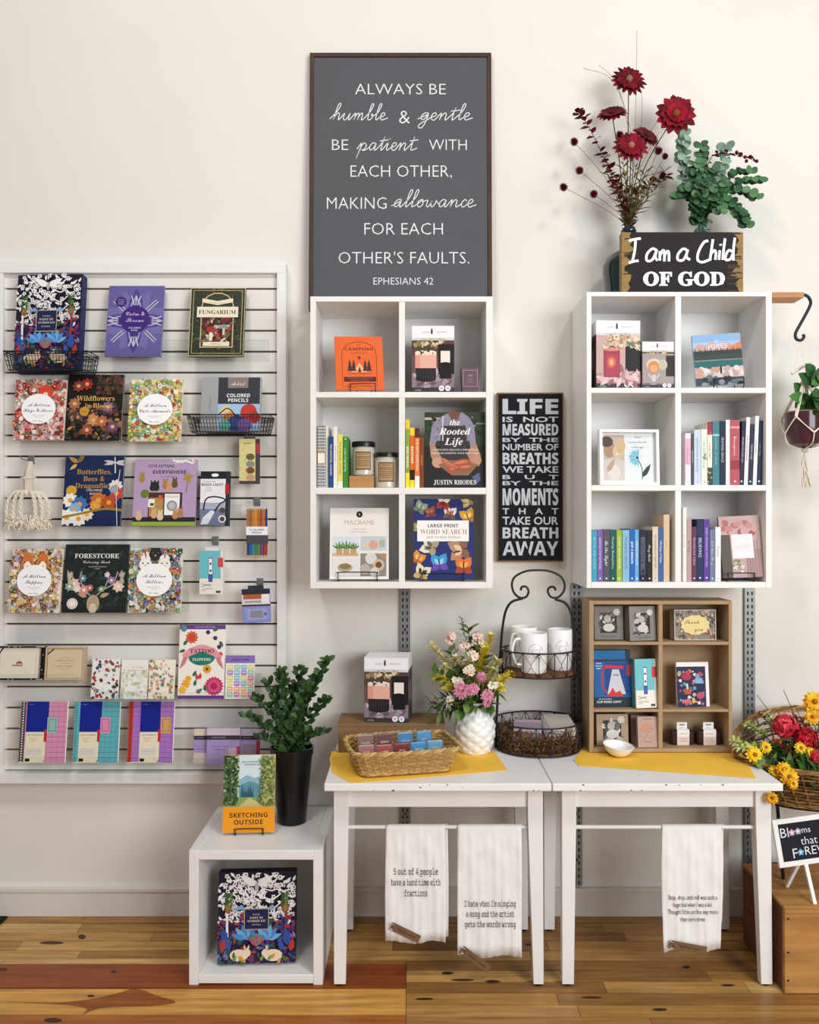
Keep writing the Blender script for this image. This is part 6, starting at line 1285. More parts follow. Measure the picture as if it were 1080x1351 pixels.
# ------------------------------------------------------------------ brown cubby on the right table
MD = 3.249
cubby('small_cubby', 'small brown fibreboard cubby with gift items on the right table', MD, (777, 783), (961, 965.5), (792.5, 797.5), (987.5, 992.5), [(847, 851), (936, 939.5)], (868.5, 874), mt='mdf', depth=.135, cat='cubby')
ZM1, ZM2, ZM3 = Z(847, MD), Z(936, MD), Z(987.5, MD)
def art_photo(seed, bg, ph):
    def f(a):
        a.rect(0, 0, 1, 1, bg); a.rect(.2, .2, .78, .8, '#2a2a2c'); rd = random.Random(seed); a.blot(.2, .2, .74, .76, 26, ['#8a8a8a', '#b9b6b2', '#4a4a4c', '#d0cdc8', '#3a3a3c', '#6a6a6c'], .1, seed, 'cl'); a.ell(.46, .62, .12, .13, '#b5b0aa'); a.ell(.5, .36, .2, .14, '#cfcac4')
        a.circ(.78, .82, .11, '#ded9d4'); a.circ(.78, .82, .07, '#b0aaa6'); a.circ(.78, .82, .05, '#ded9d4'); a.text('keepsake', .5, .1, .06, '#5a5654', 'mono', w=.6)
    return f
def tin(label, px, D, zb, art, col, d=.05, lean=4, yaw=0, name='keepsake_box', cat='keepsake box', edge=None):
    x0, y0, x1, y1 = px; w = (x1-x0)*D/F; l = R(lean); h = fit_h(y0, zb, D, l)
    t = thing(name, label, cat, (X((x0+x1)/2, D), Y(D), zb+d*math.sin(l)+.0005), (-l, 0, R(yaw)))
    b = MB(); b.box(-w/2, .004, 0, w/2, d, h, edge or col); b.build('box_body', 'print', t, bevel=.003)
    c = MB(); c.box(-w/2, 0, 0, w/2, .012, h, col); a = front(c, w, h); art(a); c.build('box_lid', 'print', t, smooth=False)
tin('grey keepsake box with a framed photo, far left of the top row', (784, 801, 822.5, 846), 3.285, ZM1, art_photo(3, '#7d7873', 0), '#7d7873', edge='#6a6560', yaw=2)
tin('grey keepsake box with a framed photo, right of the first one', (829.5, 801, 867, 846.5), 3.258, ZM1, art_photo(8, '#86817c', 1), '#86817c', edge='#6f6a66', yaw=12)
def art_thank(a):
    a.rect(0, 0, 1, 1, '#8a8478'); a.blot(0, 0, 1, 1, 110, ['#c9b58a', '#6a4a44', '#a8a08c', '#4a4a40', '#b5524a', '#d8cdb0', '#7d7f6a'], .05, 6, 'fl'); a.poly([(.5+.36*(1 if i % 2 else .9)*math.cos(i*.2618), .5+.34*(1 if i % 2 else .9)*math.sin(i*.2618)) for i in range(24)], '#e6d292'); a.text('Thank', .42, .6, .12, '#6a5a34', 'script', w=.42); a.text('you', .58, .36, .12, '#6a5a34', 'script', w=.24); a.frame(0, 0, 1, 1, .02, '#c4bfb6')
tin('clear topped floral thank you card box in the top right space', (888.5, 805, 944.5, 846.5), 3.285, ZM1, art_thank, '#8a8478', .05, 2, 3, 'card_box', 'card box', '#b5aea6')
def art_clip(a):
    a.rect(0, 0, 1, 1, '#22364a'); a.rect(0, .84, .86, 1, '#1f6fa8'); a.rect(0, .16, 1, .8, '#1c5fa0'); a.rect(.3, .2, 1, .78, '#14448a'); rows_text(a, .14, .77, ['three', 'levels of', 'light'], .045, .025, '#e8ecf0', 'bold', w=.18); a.rect(.9, .55, 1, .74, '#c0303a')
    a.poly([(.5, .66), (.68, .66), (.86, .22), (.36, .22)], '#c9ccd2'); a.line([(.78, .68), (.5, .72), (.28, .7), (.22, .5), (.26, .32), (.36, .25)], .06, '#a33a52', curve=5); a.line([(.3, .7), (.5, .705), (.8, .7)], .07, '#d0303a'); a.poly([(.32, .18), (.8, .18), (.7, .28), (.58, .25), (.5, .34), (.44, .26)], '#cf3438'); a.text('USB', .6, .56, .04, '#445', 'bold', w=.14)
    a.rect(0, 0, 1, .17, '#20303e'); a.text('RECHARGEABLE', .3, .135, .022, '#d8dce0', w=.4); a.text('CLIP BOOK LIGHT', .4, .085, .045, '#e6e9ec', 'bold', w=.66)
tin('dark blue clip lamp pack with a red lamp picture, middle row', (783.5, 859, 833, 931), 3.285, ZM2, art_clip, '#22364a', .035, 4, 3, 'lamp_pack', 'lamp box')
def art_pen2(a): art_pen(a)
tin('leaning teal and cream lamp box beside the dark blue pack, middle row', (838.5, 871, 868, 934.5), 3.256, ZM2, art_pen2, '#ece7dc', .045, 5, 10, 'lamp_box', 'lamp box', '#3f8f96')
def art_folk(a):
    a.rect(0, 0, 1, 1, '#f0eef0'); a.rect(0, 0, .9, .9, '#24264a')
    a.blot(.05, .05, .82, .82, 70, ['#b5406a', '#d8708a', '#5fa0c0', '#e6c4d0', '#c9a45a', '#8a3a6a', '#6ac0b8', '#f0e6ea', '#a8506a'], .06, 4, 'clfr'); a.ell(.3, .68, .16, .12, '#a8324a'); a.circ(.36, .78, .07, '#c0405a'); a.poly([(.2, .4), (.46, .4), (.42, .28), (.24, .28)], '#b5563a'); a.poly([(.28, .4), (.33, .54), (.36, .4)], '#e6d4d0'); a.rect(.14, .08, .42, .16, '#d86a7a'); a.ell(.5, .14, .05, .09, '#d9b46a'); a.ell(.72, .25, .13, .1, '#c04a6a'); a.rect(.56, .52, .8, .64, '#7fb0d8')
tin('white bordered navy folk pattern card in the middle right space', (893, 874, 936.5, 932.5), 3.29, ZM2, art_folk, '#f0eef0', .012, 5, 4, 'greeting_card', 'card', '#f0eef0')
tin('tan keepsake box with a framed photo at the bottom left of the cubby', (787, 943.5, 829, 988), 3.283, ZM3, art_photo(15, '#a8957c', 2), '#a8957c', edge='#8f7d66', yaw=2)
def art_pinktin(a): a.rect(0, 0, 1, 1, '#b79c92'); a.rect(.3, .9, .7, .93, '#8a6f68'); a.ell(.45, .62, .3, .22, '#c48f74'); a.blot(.12, .2, .85, .6, 26, ['#8f7a84', '#a48a8c', '#7a6a78', '#cbb0a4'], .05, 3, 'l'); a.text('trace', .5, .2, .08, '#8a746e', 'script', w=.5)
tin('rose beige tin in front with rounded corners, bottom row of the cubby', (841.5, 946, 868, 986.5), 3.256, ZM3, art_pinktin, '#b79c92', .02, 5, 4, 'trinket_tin', 'tin')
tin('dusty rose tin behind the front one in the bottom row', (832.5, 944, 856, 985.5), 3.325, ZM3, lambda a: a.rect(0, 0, 1, 1, '#a88a86'), '#a88a86', .02, 5, 0, 'trinket_tin', 'tin')
def massager(label, x0, x1):
    D = 3.29; w = (x1-x0)*D/F; zb = ZM3; h = Z(963, D)-zb
    t = thing('hair_roller', label, 'packaged brush', (X((x0+x1)/2, D), Y(D)+.02, zb+.0005))
    b = MB(); b.box(-w/2, -.018, 0, w/2, .02, h*.92, '#2c1714'); b.build('brown_block', 'glossy', t, bevel=.009)
    c = MB(); pw = w*.5; pts = [(.022, 0), (-.0205, 0)]
    c.box(-pw/2, -.0205, .001, pw/2, -.019, h*1.0, '#efe8e6'); a = Art(c, (-pw/2, -.0205, .001), (1, 0, 0), (0, 0, 1), pw, h); a.rect(0, 0, 1, .55, '#e6cfc6'); a.text('natural', .5, .75, .12, '#4a5a7a', 'script', w=.7); rows_text(a, .5, .42, ['LIP AND', 'BODY BAR'], .16, .08, '#8a6a5e', w=.7)
    c.box(-pw/2, -.0205, h, pw/2, .019, h*1.01, '#f2efee'); c.box(-pw*.42, -.004, h, pw*.42, -.0025, h*1.42, '#f4f2f0'); q = Art(c, (-pw*.42, -.004, h), (1, 0, 0), (0, 0, 1), pw*.84, h*.42); q.rect(.25, .55, .75, .7, '#3a3432'); q.text('pure', .5, .25, .2, '#4a5a8a', 'script', w=.5)
    c.build('paper_sleeve', 'print', t, smooth=False)
massager('dark brown item in a white paper sleeve, left of two in the bottom right space', 885, 917)
massager('dark brown item in a white paper sleeve, right of two in the bottom right space', 919.5, 952.5)
def dish():
    D = 3.17; x0, x1 = 797, 838; r = (x1-x0)*D/F/2; xm, ym = X(817.5, D), on_z(817, 1001, TZ)[1]+r*.5
    t = MB(); t.lathe([(r*.42, 0), (r*.5, .002), (r*.82, .018), (r, .04), (r*.97, .041), (r*.78, .021), (r*.45, .006), (.001, .005)], 40, cap=False)
    t.add([(r*.42*math.cos(q*.2618), r*.42*math.sin(q*.2618), 0) for q in range(24)], [tuple(range(23, -1, -1))]); o = t.build('trinket_dish', 'ceramic'); o.location = (xm, ym, TZ+.006); o.rotation_euler = (R(4), R(5), 0); tag(o, 'small white shallow dish on the yellow mat before the brown cubby', 'dish')
dish()
# ------------------------------------------------------------------ tea towels
def towel(label, x0, x1, y1, lines, ty, th_, dy, tagpts, seed, fold, wl):
    D = 2.968; rd = random.Random(seed); w = (x1-x0)*D/F; xm = X((x0+x1)/2, D); zb = Z(y1, D); L = ROD_Z+.009-zb
    t = thing('tea_towel', label, 'tea towel', (xm, ROD_Y, 0)); m = MB(); nx, ns = 26, 44; Lb = L*fold; vs = []
    ph = [rd.uniform(0, 6) for _ in range(4)]
    for j in range(ns+1):
        qv = -1+2*j/ns; s = (L if qv > 0 else Lb)*(abs(qv)**1.9)*(1 if qv > 0 else -1)
        for i in range(nx+1):
            u = i/nx-.5; fr = s > 0; d = abs(s)
            y = (-.0125 if fr else .0125)*min(1, d/.012); z = ROD_Z+.0095-max(0, d-.004)
            rip = .003*math.sin(u*17+ph[0]+d*4)+.002*math.sin(u*33+ph[1]-d*9)+.0012*math.sin(d*60+u*5+ph[2])
            y += (-1 if fr else 1)*abs(rip)*min(1, d/.08)*1.3
            x = u*w*(1-.02*math.sin(d*7+ph[3]))+(0 if fr else .012*seed % .02)+.004*math.sin(d*9)*(u)
            if fr: z += .006*math.sin(u*9+ph[1])*(d/L)
            vs.append((x, y, z))
    m.add(vs, [(j*(nx+1)+i, j*(nx+1)+i+1, (j+1)*(nx+1)+i+1, (j+1)*(nx+1)+i) for j in range(ns) for i in range(nx)])
    m.build('cloth', 'linen_white', t, ang=180, solid=.0016)
    p = MB(); a = Art(p, (-w/2, -.0205, zb), (1, 0, 0), (0, 0, 1), w, L)
    for i, s in enumerate(lines): a.text(s, .51, 1-(ty+i*dy-1088)/(y1-1088), th_/(y1-1088), '#2e2c2e', 'mono' if seed < 3 else 'sans', w=wl[i], fit=True)
    p.build('printed_words', 'matte', t, smooth=False)
    (ax, ay), (bx, by) = tagpts; A = Vector((X(ax, D)-xm, -.026, Z(ay, D))); B = Vector((X(bx, D)-xm, -.026, Z(by, D))); d = (B-A); ln = d.length; d.normalize(); up = Vector((-d.z, 0, d.x)); hw = .0145
    g = MB(); g.add([A-up*hw, B-up*hw, B+up*hw, A+up*hw]+[v+Vector((0, .0015, 0)) for v in (A-up*hw, B-up*hw, B+up*hw, A+up*hw)], [(0, 1, 2, 3), (7, 6, 5, 4), (0, 4, 5, 1), (1, 5, 6, 2), (2, 6, 7, 3), (3, 7, 4, 0)], '#7b5c44')
    q = Art(g, A-up*hw, d, up, ln, hw*2); q.text('Kitchen Towel', .55, .5, .28, '#2e2018', 'serif', w=.6); o = g.build('hang_tag', 'matte', t, smooth=False)
    s = MB(); c = A+d*.004; s.tube(spline([c+Vector((-.006, -.002, .014)), c+Vector((.008, -.003, .004)), c+Vector((.006, -.003, -.012)), c+Vector((-.008, -.003, -.006)), c+Vector((-.01, -.003, .012))], 4), .0011, n=5); s.build('safety_pin', 'steel', o)
towel('white towel with the words about four people, left under the left table', 508.5, 587, 1244, ['5 out of 4 people', 'have a hard time with', 'fractions'], 1148, 8, 14.3, ((516, 1219), (553, 1237)), 1, .99, (.74, .83, .38))
towel('white towel with the words about singing a song, right under the left table', 603, 688, 1263, ["I hate when I'm singing", 'a song and the artist', 'gets the words wrong'], 1190.5, 7.5, 13.6, ((609, 1250), (645, 1277)), 2, .78, (.79, .74, .79))
towel('white towel with the words about fire, under the right table', 873.5, 950.5, 1255, ['Stop, drop, and roll was such a', 'huge deal when I was a kid.', 'Thought I\'d be on fire way more', 'than zero times'], 1182, 6, 9.6, ((882, 1243), (930, 1252)), 3, .8, (.83, .66, .85, .42))
# ------------------------------------------------------------------ bottles and flowers on the right shelf
ZT = RZ[0]
BD = 3.375
def bottle(name, label, px, D, prof, mt, n=40):
    t = thing(name, label, 'bottle', (X(px, D), Y(D), ZT+.0005)); o = MB().lathe(prof, n).build('glass_body', mt, t, ang=60); return t
s_ = BD/F
b1 = bottle('glass_bottle', 'large dark teal glass bottle holding the dark red flowers on the right shelf', 829, BD, [(.08, 0), (.09, .008), (.094, .05), (.104, .12), (.105, .15), (.09, .185), (.05, .21), (.03, .222), (.026, .24), (.026, .282), (.031, .285), (.031, .297), (.027, .299), (.027, .306), (.022, .306), (.02, .25)], 'teal_glass')
b2 = bottle('glass_bottle', 'pale teal glass bottle holding the eucalyptus branches on the right shelf', 926, BD, [(.05, 0), (.055, .006), (.056, .16), (.045, .2), (.03, .225), (.027, .285), (.032, .288), (.032, .3), (.028, .302), (.028, .308), (.023, .308), (.021, .25), (.04, .2), (.05, .16), (.05, .01), (.001, .008)], 'pale_glass')
def stem_to(name, label, bx, px, py, dy, grp=None, cat='flower', r=.0022, col='#4a4a26', bow=0.0, D=BD, zb=.29, via=None):
    x0 = X(bx, D); tip = Vector((X(px, D+dy)-x0, dy, Z(py, D+dy)-ZT)); rd = random.Random(hash((px, py)) % 9999)
    t = thing(name, label, cat, (x0, Y(D), ZT), group=grp); base = Vector((rd.uniform(-.012, .012), rd.uniform(-.012, .012), zb-.04))
    if via: ctrl = [base, Vector((base.x*1.2, base.y, zb+.02))]+[Vector((X(a, D+dy)-x0, dy*.6, Z(b, D+dy)-ZT)) for a, b in via]+[tip]
    else: ctrl = [base, Vector((base.x*1.1+tip.x*.03, dy*.05, zb+.03)), base.lerp(tip, .55)+Vector((-tip.x*.15+bow, 0, .01)), tip]
    pts = spline(ctrl, 6); MB().tube(pts, r, col, n=5).build('stem', 'leaf', t); return t, pts, tip
rd = random.Random(31)
def gerbera(label, px, py, dy, rpx, nrm, cen='#6a3a22', cols=('#6e0716', '#5c0612', '#800a1c', '#4c040e'), n=17, layers=2, w=.025, bow=0):
    t, pts, tip = stem_to('gerbera', label, 829, px, py, dy, 'dark red gerberas in the teal bottle', bow=bow); m = MB(); r = rpx*(BD+dy)/F
    petals(m, tip, nrm, r, n, w, cols, rd, cup=.12, layers=layers, inner=.12, curl=.18); m.build('petals', 'petal', t)
    N = Vector(nrm).normalized(); c = MB(); c.ball(tip+N*.006, r*.2, cen, n=12, k=6); [c.ball(tip+N*.012+Vector((rd.uniform(-1, 1), 0, rd.uniform(-1, 1)))*r*.15, r*.05, '#2e140e', n=5, k=4) for _ in range(14)]; c.build('flower_center', 'petal', t)
gerbera('dark red gerbera at the very top of the bouquet', 829, 106, -.02, 25, (.1, -1, .35), '#8a6a5a')
gerbera('dark red gerbera seen from the side at the upper left', 807, 150, .0, 21, (-.25, -.75, .75), '#5a0c18')
gerbera('big bright red dahlia like bloom at the upper right of the bouquet', 891, 151, -.05, 28, (-.05, -1, .1), '#8a4a24', ('#8c0c22', '#740a1c', '#9c1028', '#620818'), 14, 3, .04, -.02)
gerbera('full dark red gerbera facing the room, low centre of the bouquet', 832, 193, -.12, 24, (0, -1, .3), '#b06a5a', ('#7c0a1e', '#6a0818', '#8c0e26', '#5a0614'))
gerbera('dark wine gerbera half hidden behind the low centre one', 852, 180, -.06, 20, (.35, -.8, .6), '#4a1a1a', ('#5f0a18', '#6f0c1c', '#4a0812'))
for px, py, dy, lab in ((757, 187, 0, 'burgundy pompom highest on the far left'), (764, 225, -.03, 'burgundy pompom on a bent stem at the left, middle one'), (743, 247, -.02, 'burgundy pompom furthest left and low'), (783, 256, -.05, 'burgundy pompom hanging low at the left of the bottle neck'), (817, 178, .02, 'burgundy pompom above the low centre gerbera'), (868, 199, -.05, 'dark pompom right of the low centre gerbera'), (877, 206, -.04, 'small red bud beside the eucalyptus')):
    t, pts, tip = stem_to('pompom_flower', lab, 829, px, py, dy, 'burgundy pompoms in the teal bottle', r=.0009, bow=.02 if px < 800 else 0)
    m = MB(); R0 = .017 if 'small' not in lab else .013
    for i in range(90):
        z = 1-2*(i+.5)/90; a = i*2.4; q = math.sqrt(1-z*z); d = Vector((q*math.cos(a), q*math.sin(a), z)); m.tube([tip+d*R0*.4, tip+d*R0*rd.uniform(.9, 1.15)], [.002, .0008], rd.choice(('#5c0d1c', '#7a1226', '#430a14')), n=4)
    m.build('bloom', 'petal', t)
for px, py, dy, via, lab in ((760, 148, .0, [(826, 262), (800, 215), (775, 165)], 'burgundy leafy sprig arching to the far left'), (797, 205, -.07, [(827, 262), (812, 235)], 'burgundy leafy sprig low at the left of the bouquet'), (880, 232, -.03, [(836, 262), (860, 240)], 'burgundy leafy sprig reaching right to the eucalyptus'), (806, 240, -.08, [(826, 270)], 'short burgundy sprig just above the bottle neck')):
    t, pts, tip = stem_to('burgundy_sprig', lab, 829, px, py, dy, None, 'foliage', .0014, '#4a1a1c', via=via); m = MB()
    n = 40 if 'far left' in lab else 26; leaves_along(m, pts, .3, 1, n, (.026, .042), (.02, .03), ('#5a0c18', '#74101f', '#480a14', '#861628'), rd, .5); m.build('foliage', 'petal', t)
for i, (px, py, via) in enumerate(((840, 40, [(838, 150)]), (790, 86, [(835, 200), (815, 115)]), (769, 90, [(834, 210), (812, 112)]), (846, 120, [(836, 220), (846, 160)]), (868, 160, [(838, 240), (856, 178)]), (880, 170, [(838, 240), (866, 180)]))):
    stem_to('dry_stalk', 'thin wispy dry stalk above the dark red flowers', 829, px, py, .0, 'wispy dry stalks in the teal bottle', 'foliage', .0008, '#6a6248', via=via)
for i, (px, py, dy) in enumerate(((846, 236, -.1), (834, 246, -.1), (812, 246, -.07), (845, 252, -.09), (822, 218, -.06), (852, 226, -.06), (866, 228, -.04), (880, 222, -.02), (815, 236, -.05), (838, 222, -.08), (800, 226, -.03), (858, 245, -.07), (824, 230, -.1), (872, 240, -.03))):
    t, pts, tip = stem_to('olive_filler', 'dry olive leafy stem at the neck of the dark teal bottle', 829, px, py, dy, 'olive filler stems in the teal bottle', 'foliage', .0012, '#6a6238'); m = MB()
    leaves_along(m, pts, .3, 1, 22, (.03, .055), (.006, .011), ('#6a6a3c', '#7d7848', '#5a5530', '#8a8256'), rd, 1.0); m.build('foliage', 'leaf', t)
for i, (px, py, dy, via) in enumerate(((903, 186, -.06, [(920, 262), (905, 225)]), (899, 172, -.04, [(918, 260), (902, 215)]), (925, 192, -.03, [(924, 260), (926, 225)]), (958, 195, .0, [(930, 258), (950, 225)]), (990, 228, -.02, [(935, 255), (968, 230)]), (1001, 240, -.04, [(938, 262), (975, 240)]), (998, 262, -.05, [(938, 262), (975, 250)]), (975, 285, -.07, [(938, 262), (962, 262)]), (950, 282, -.1, [(932, 262), (946, 262)]), (905, 250, -.08, [(920, 262), (910, 250)]), (893, 262, -.06, [(918, 262), (902, 256)]), (930, 240, -.12, [(926, 262)]), (955, 245, -.09, [(932, 262)]), (918, 215, -.08, [(922, 250)]), (940, 225, -.07, [(930, 250)]), (985, 300, -.05, [(940, 262), (975, 275)]))):
    t, pts, tip = stem_to('eucalyptus_branch', 'green round leaved eucalyptus branch in the pale teal bottle', 926, px, py, dy, 'eucalyptus branches in the pale teal bottle', 'branch', .0016, '#5a6a4a', via=via); m = MB(); N = 17; grey = i in (0, 1, 3)
    for k in range(N):
        q = .4+.6*k/(N-1); j = q*(len(pts)-1); p = pts[int(j)].lerp(pts[min(len(pts)-1, int(j)+1)], j % 1)
        for e in range(2):
            an = k*1.9+e*3.14+rd.uniform(-.3, .3); d = Vector((math.cos(an), math.sin(an)*.7-.25, .3)).normalized(); r = rd.uniform(.012, .0195); c = p+d*(r*1.15)
            nn = Vector((rd.uniform(-.6, .6), -1, rd.uniform(-.2, .9))).normalized(); s = nn.cross(d).normalized(); u = s.cross(nn).normalized(); ring = [c+(u*math.cos(2*math.pi*z/9)*1.08+s*math.sin(2*math.pi*z/9)*.95)*r+nn*.0015*math.cos(4*math.pi*z/9) for z in range(9)]
            m.add(ring+[c-nn*.002], [(z, (z+1) % 9, 9) for z in range(9)], rd.choice(('#7d9a86', '#8aa892', '#6d8c78') if grey else ('#3a6640', '#46754a', '#2f5636', '#538052', '#284a2e')))
    m.build('foliage', 'leaf', t)
t, pts, tip = stem_to('berry_sprig', 'burgundy berry sprig lying across the top of the eucalyptus', 926, 996, 212, -.03, None, 'foliage', .0014, '#4a1a1c', via=[(928, 250), (940, 205), (970, 202)]); m = MB()
leaves_along(m, pts, .5, 1, 20, (.016, .026), (.013, .02), ('#5a0c18', '#74101f', '#861628'), rd, .4); [m.ball(pts[-1-k]+Vector((rd.uniform(-.015, .015), 0, rd.uniform(-.015, .015))), .0075, '#6a1020', n=7, k=5) for k in range(7)]; m.build('foliage', 'petal', t)
# ------------------------------------------------------------------ hook, macrame hanger and pot at the right edge
def hanger():
    D = 3.28; xu = X(1018, D_C); z1, z0 = Z(385, D), Z(392, D)
    t = thing('plant_bracket', 'oak bracket with a curved black iron hook beside the right shelf', 'hook', (xu, 0, 0)); x1 = X(1058, 3.3)-xu
    b = MB(); b.box(.0015, Y(3.285), z0, x1, Y(3.375), z1); b.build('wood_arm', 'oak', t, bevel=.001)
    q = lambda px, py: (X(px, 3.33)-xu, Y(3.33), Z(py, 3.33))
    MB().tube(spline([q(*p) for p in ((1050, 389), (1060, 389), (1066, 392), (1069, 400), (1064, 412), (1054, 430), (1049, 440), (1050, 447), (1056, 449), (1060, 445), (1059, 441))], 5), .0062, n=10).build('iron_hook', 'black_metal', t)
    # macrame
    Dm = 3.33; q0 = lambda px, py, dy=0: (X(px, Dm), Y(Dm)+dy, Z(py, Dm))
    t = thing('macrame_hanger', 'cream macrame cord plant hanger on a short driftwood stick', 'plant hanger', q0(1056, 445)); o = Vector(q0(1056, 445)); L = lambda *a: tuple(Vector(q0(*a))-o)
    m = MB(); m.tube([L(1055, 446), L(1048, 490)], .0009, n=4); m.tube([L(1055, 446), L(1062, 487)], .0009, n=4); m.build('hanging_string', 'cord', t)
    m = MB(); m.tube(spline([L(1044, 493), L(1055, 486), L(1064, 480), L(1071, 476)], 4), [.006]*13, '#cbb49c', n=8); m.build('driftwood_stick', 'cord', t)
    pc = (1061, 562); m = MB(); cx, cy = X(1061, Dm), Y(Dm); rp = .074
    knot = Vector(q0(1060, 499)); rim = Z(545, Dm)
    for k in range(4):
        a = R(45+90*k); a2 = R(90+90*k); P = Vector((cx+.092*math.cos(a), cy+.092*math.sin(a), Z(552, Dm))); Bm = Vector((cx, cy, Z(592, Dm)))
        for e in (-.004, 0, .004):
            m.tube([tuple(Vector(v)-o) for v in spline([knot+Vector((e, e, 0)), knot.lerp(P, .5)+Vector((e, -e, 0)), P+Vector((e, 0, 0))], 5)], .0024, n=5)
        for s in (-1, 1):
            A2 = R(45+90*k+45*s); P2 = Vector((cx+.08*math.cos(A2), cy+.08*math.sin(A2), Z(573, Dm)))
            for e in (-.002, .003): m.tube([tuple(Vector(v)-o) for v in spline([P+Vector((0, 0, e)), P.lerp(P2, .5)+Vector((math.cos(a), math.sin(a), 0))*.006, P2+Vector((0, 0, e))], 5)], .0022, n=5)
        P3 = Vector((cx+.08*math.cos(a2), cy+.08*math.sin(a2), Z(573, Dm)))
        for e in (-.003, .003): m.tube([tuple(Vector(v)-o) for v in spline([P3, P3.lerp(Bm, .5)+Vector((math.cos(a2)*.025, math.sin(a2)*.025, -.012)), Bm+Vector((e, 0, 0))], 5)], .0022, n=5)
    m.ball(knot-o, .011, n=10, k=6, sc=(1.2, 1, 1)); m.ball(Vector((cx, cy, Z(594, Dm)))-o, .012, n=10, k=6, sc=(1.2, 1, .9)); m.build('knotted_cord', 'cord', t)
    m = MB(); rr = random.Random(4); Bm = Vector((cx, cy, Z(597, Dm)))-o
    for i in range(22): m.tube(spline([Bm, Bm+Vector((rr.uniform(-.012, .012)-.002, rr.uniform(-.01, .01), -.05)), Bm+Vector((rr.uniform(-.02, .026)+.006, rr.uniform(-.015, .015), -.135-rr.random()*.012))], 3), .0018, n=4)
    m.build('tassel', 'cord', t)
    t = thing('plant_pot', 'glossy plum round pot hanging in the cream cords at the right edge', 'pot', (cx, cy, Z(590, Dm)))
    hp = Z(544, Dm)-Z(590, Dm); MB().lathe([(.03, 0), (.055, .012), (.074, hp*.4), (rp, hp*.65), (.074, hp*.92), (.075, hp), (.068, hp), (.066, hp*.85), (.001, hp*.84)], 36, cap=False).build('pot_body', 'plum_glaze', t)
    MB().lathe([(.075, hp-.003), (.0765, hp), (.0745, hp+.002)], 36, '#9a7a5a', cap=False).build('rim_band', 'matte', t)
    t = thing('trailing_plant', 'dark green leafy plant growing from the hanging plum pot', 'plant', (cx, cy, Z(548, Dm))); o2 = Vector((cx, cy, Z(548, Dm))); rr = random.Random(8)
    st, fo = MB(), MB()
    for px, py, dy in ((1068, 497, -.02), (1078, 503, -.03), (1057, 520, .02), (1074, 520, -.05), (1064, 510, .03), (1088, 515, -.03), (1082, 596, -.07), (1080, 614, -.06), (1090, 560, -.05), (1085, 690, -.05), (1092, 650, -.04), (1070, 530, -.06), (1060, 530, -.02)):
        tip = Vector(q0(px, py, dy))-o2; far = py > 550
        pts = spline([(0, 0, -.012), (tip.x*.5+(.03 if far else 0), tip.y*.6, max(.03, tip.z*.6) if not far else .04), tip+Vector((.02, 0, .03) if far else (0, 0, 0)), tip] if far else [(0, 0, -.012), (tip.x*.4, tip.y*.5, tip.z*.6), tip], 5); st.tube(pts, .0014, '#4a6a34', n=4)
        for k in range(3 if not far else 2):
            p = Vector(pts[-1-3*k]); fo.leaf(p, (rr.uniform(-.8, .8), -.5, rr.uniform(-.5, .7)), rr.uniform(.055, .085), rr.uniform(.045, .06), rr.choice(('#2a5a28', '#3a702f', '#1f4a1c', '#447c36')), up=(0, -1, .3), curl=.3, fold=.12, rnd=.7, n=6)
    st.build('vine_stem', 'leaf', t); fo.build('foliage', 'leaf', t)
hanger()
# ------------------------------------------------------------------ wooden crate, chalk sign, flower basket
KH = Z(1195, 2.914)
def crate():
    t = thing('wooden_crate', 'old brown wooden crate on the floor at the right edge', 'crate', (0, 0, 0)); x0, x1 = 1.335, 1.86; y0, y1 = Y(2.914), Y(3.28); h = KH; th = .02
    def pn(n, mt, *q): return MB().box(*q).build(n, mt, t, bevel=.002)
    pn('front_panel', 'crate_wood', x0, y0, .003, x1, y0+th, h-.03); pn('front_panel', 'crate_wood', x0, y0-.0015, h-.029, x1, y0+th, h-.013)
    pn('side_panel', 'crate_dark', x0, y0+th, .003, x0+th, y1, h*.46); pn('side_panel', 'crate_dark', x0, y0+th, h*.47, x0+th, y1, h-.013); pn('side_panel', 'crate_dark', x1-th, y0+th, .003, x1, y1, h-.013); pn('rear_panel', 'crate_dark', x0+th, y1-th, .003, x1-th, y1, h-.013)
    n = 3
    for i in range(n): pn('lid_plank', 'crate_wood', x0-.004, y0-.004+(y1-y0)*i/n+.001, h-.012, x1, y0-.004+(y1-y0)*(i+1)/n-.001, h)
    m = MB()
    for z in (.05, .15, .27): m.tube([(x0+.012, y0-.0022, z), (x0+.012, y0+.004, z)], .0035, '#2a1a10', n=7)
    m.build('nail', 'matte', t)
crate()
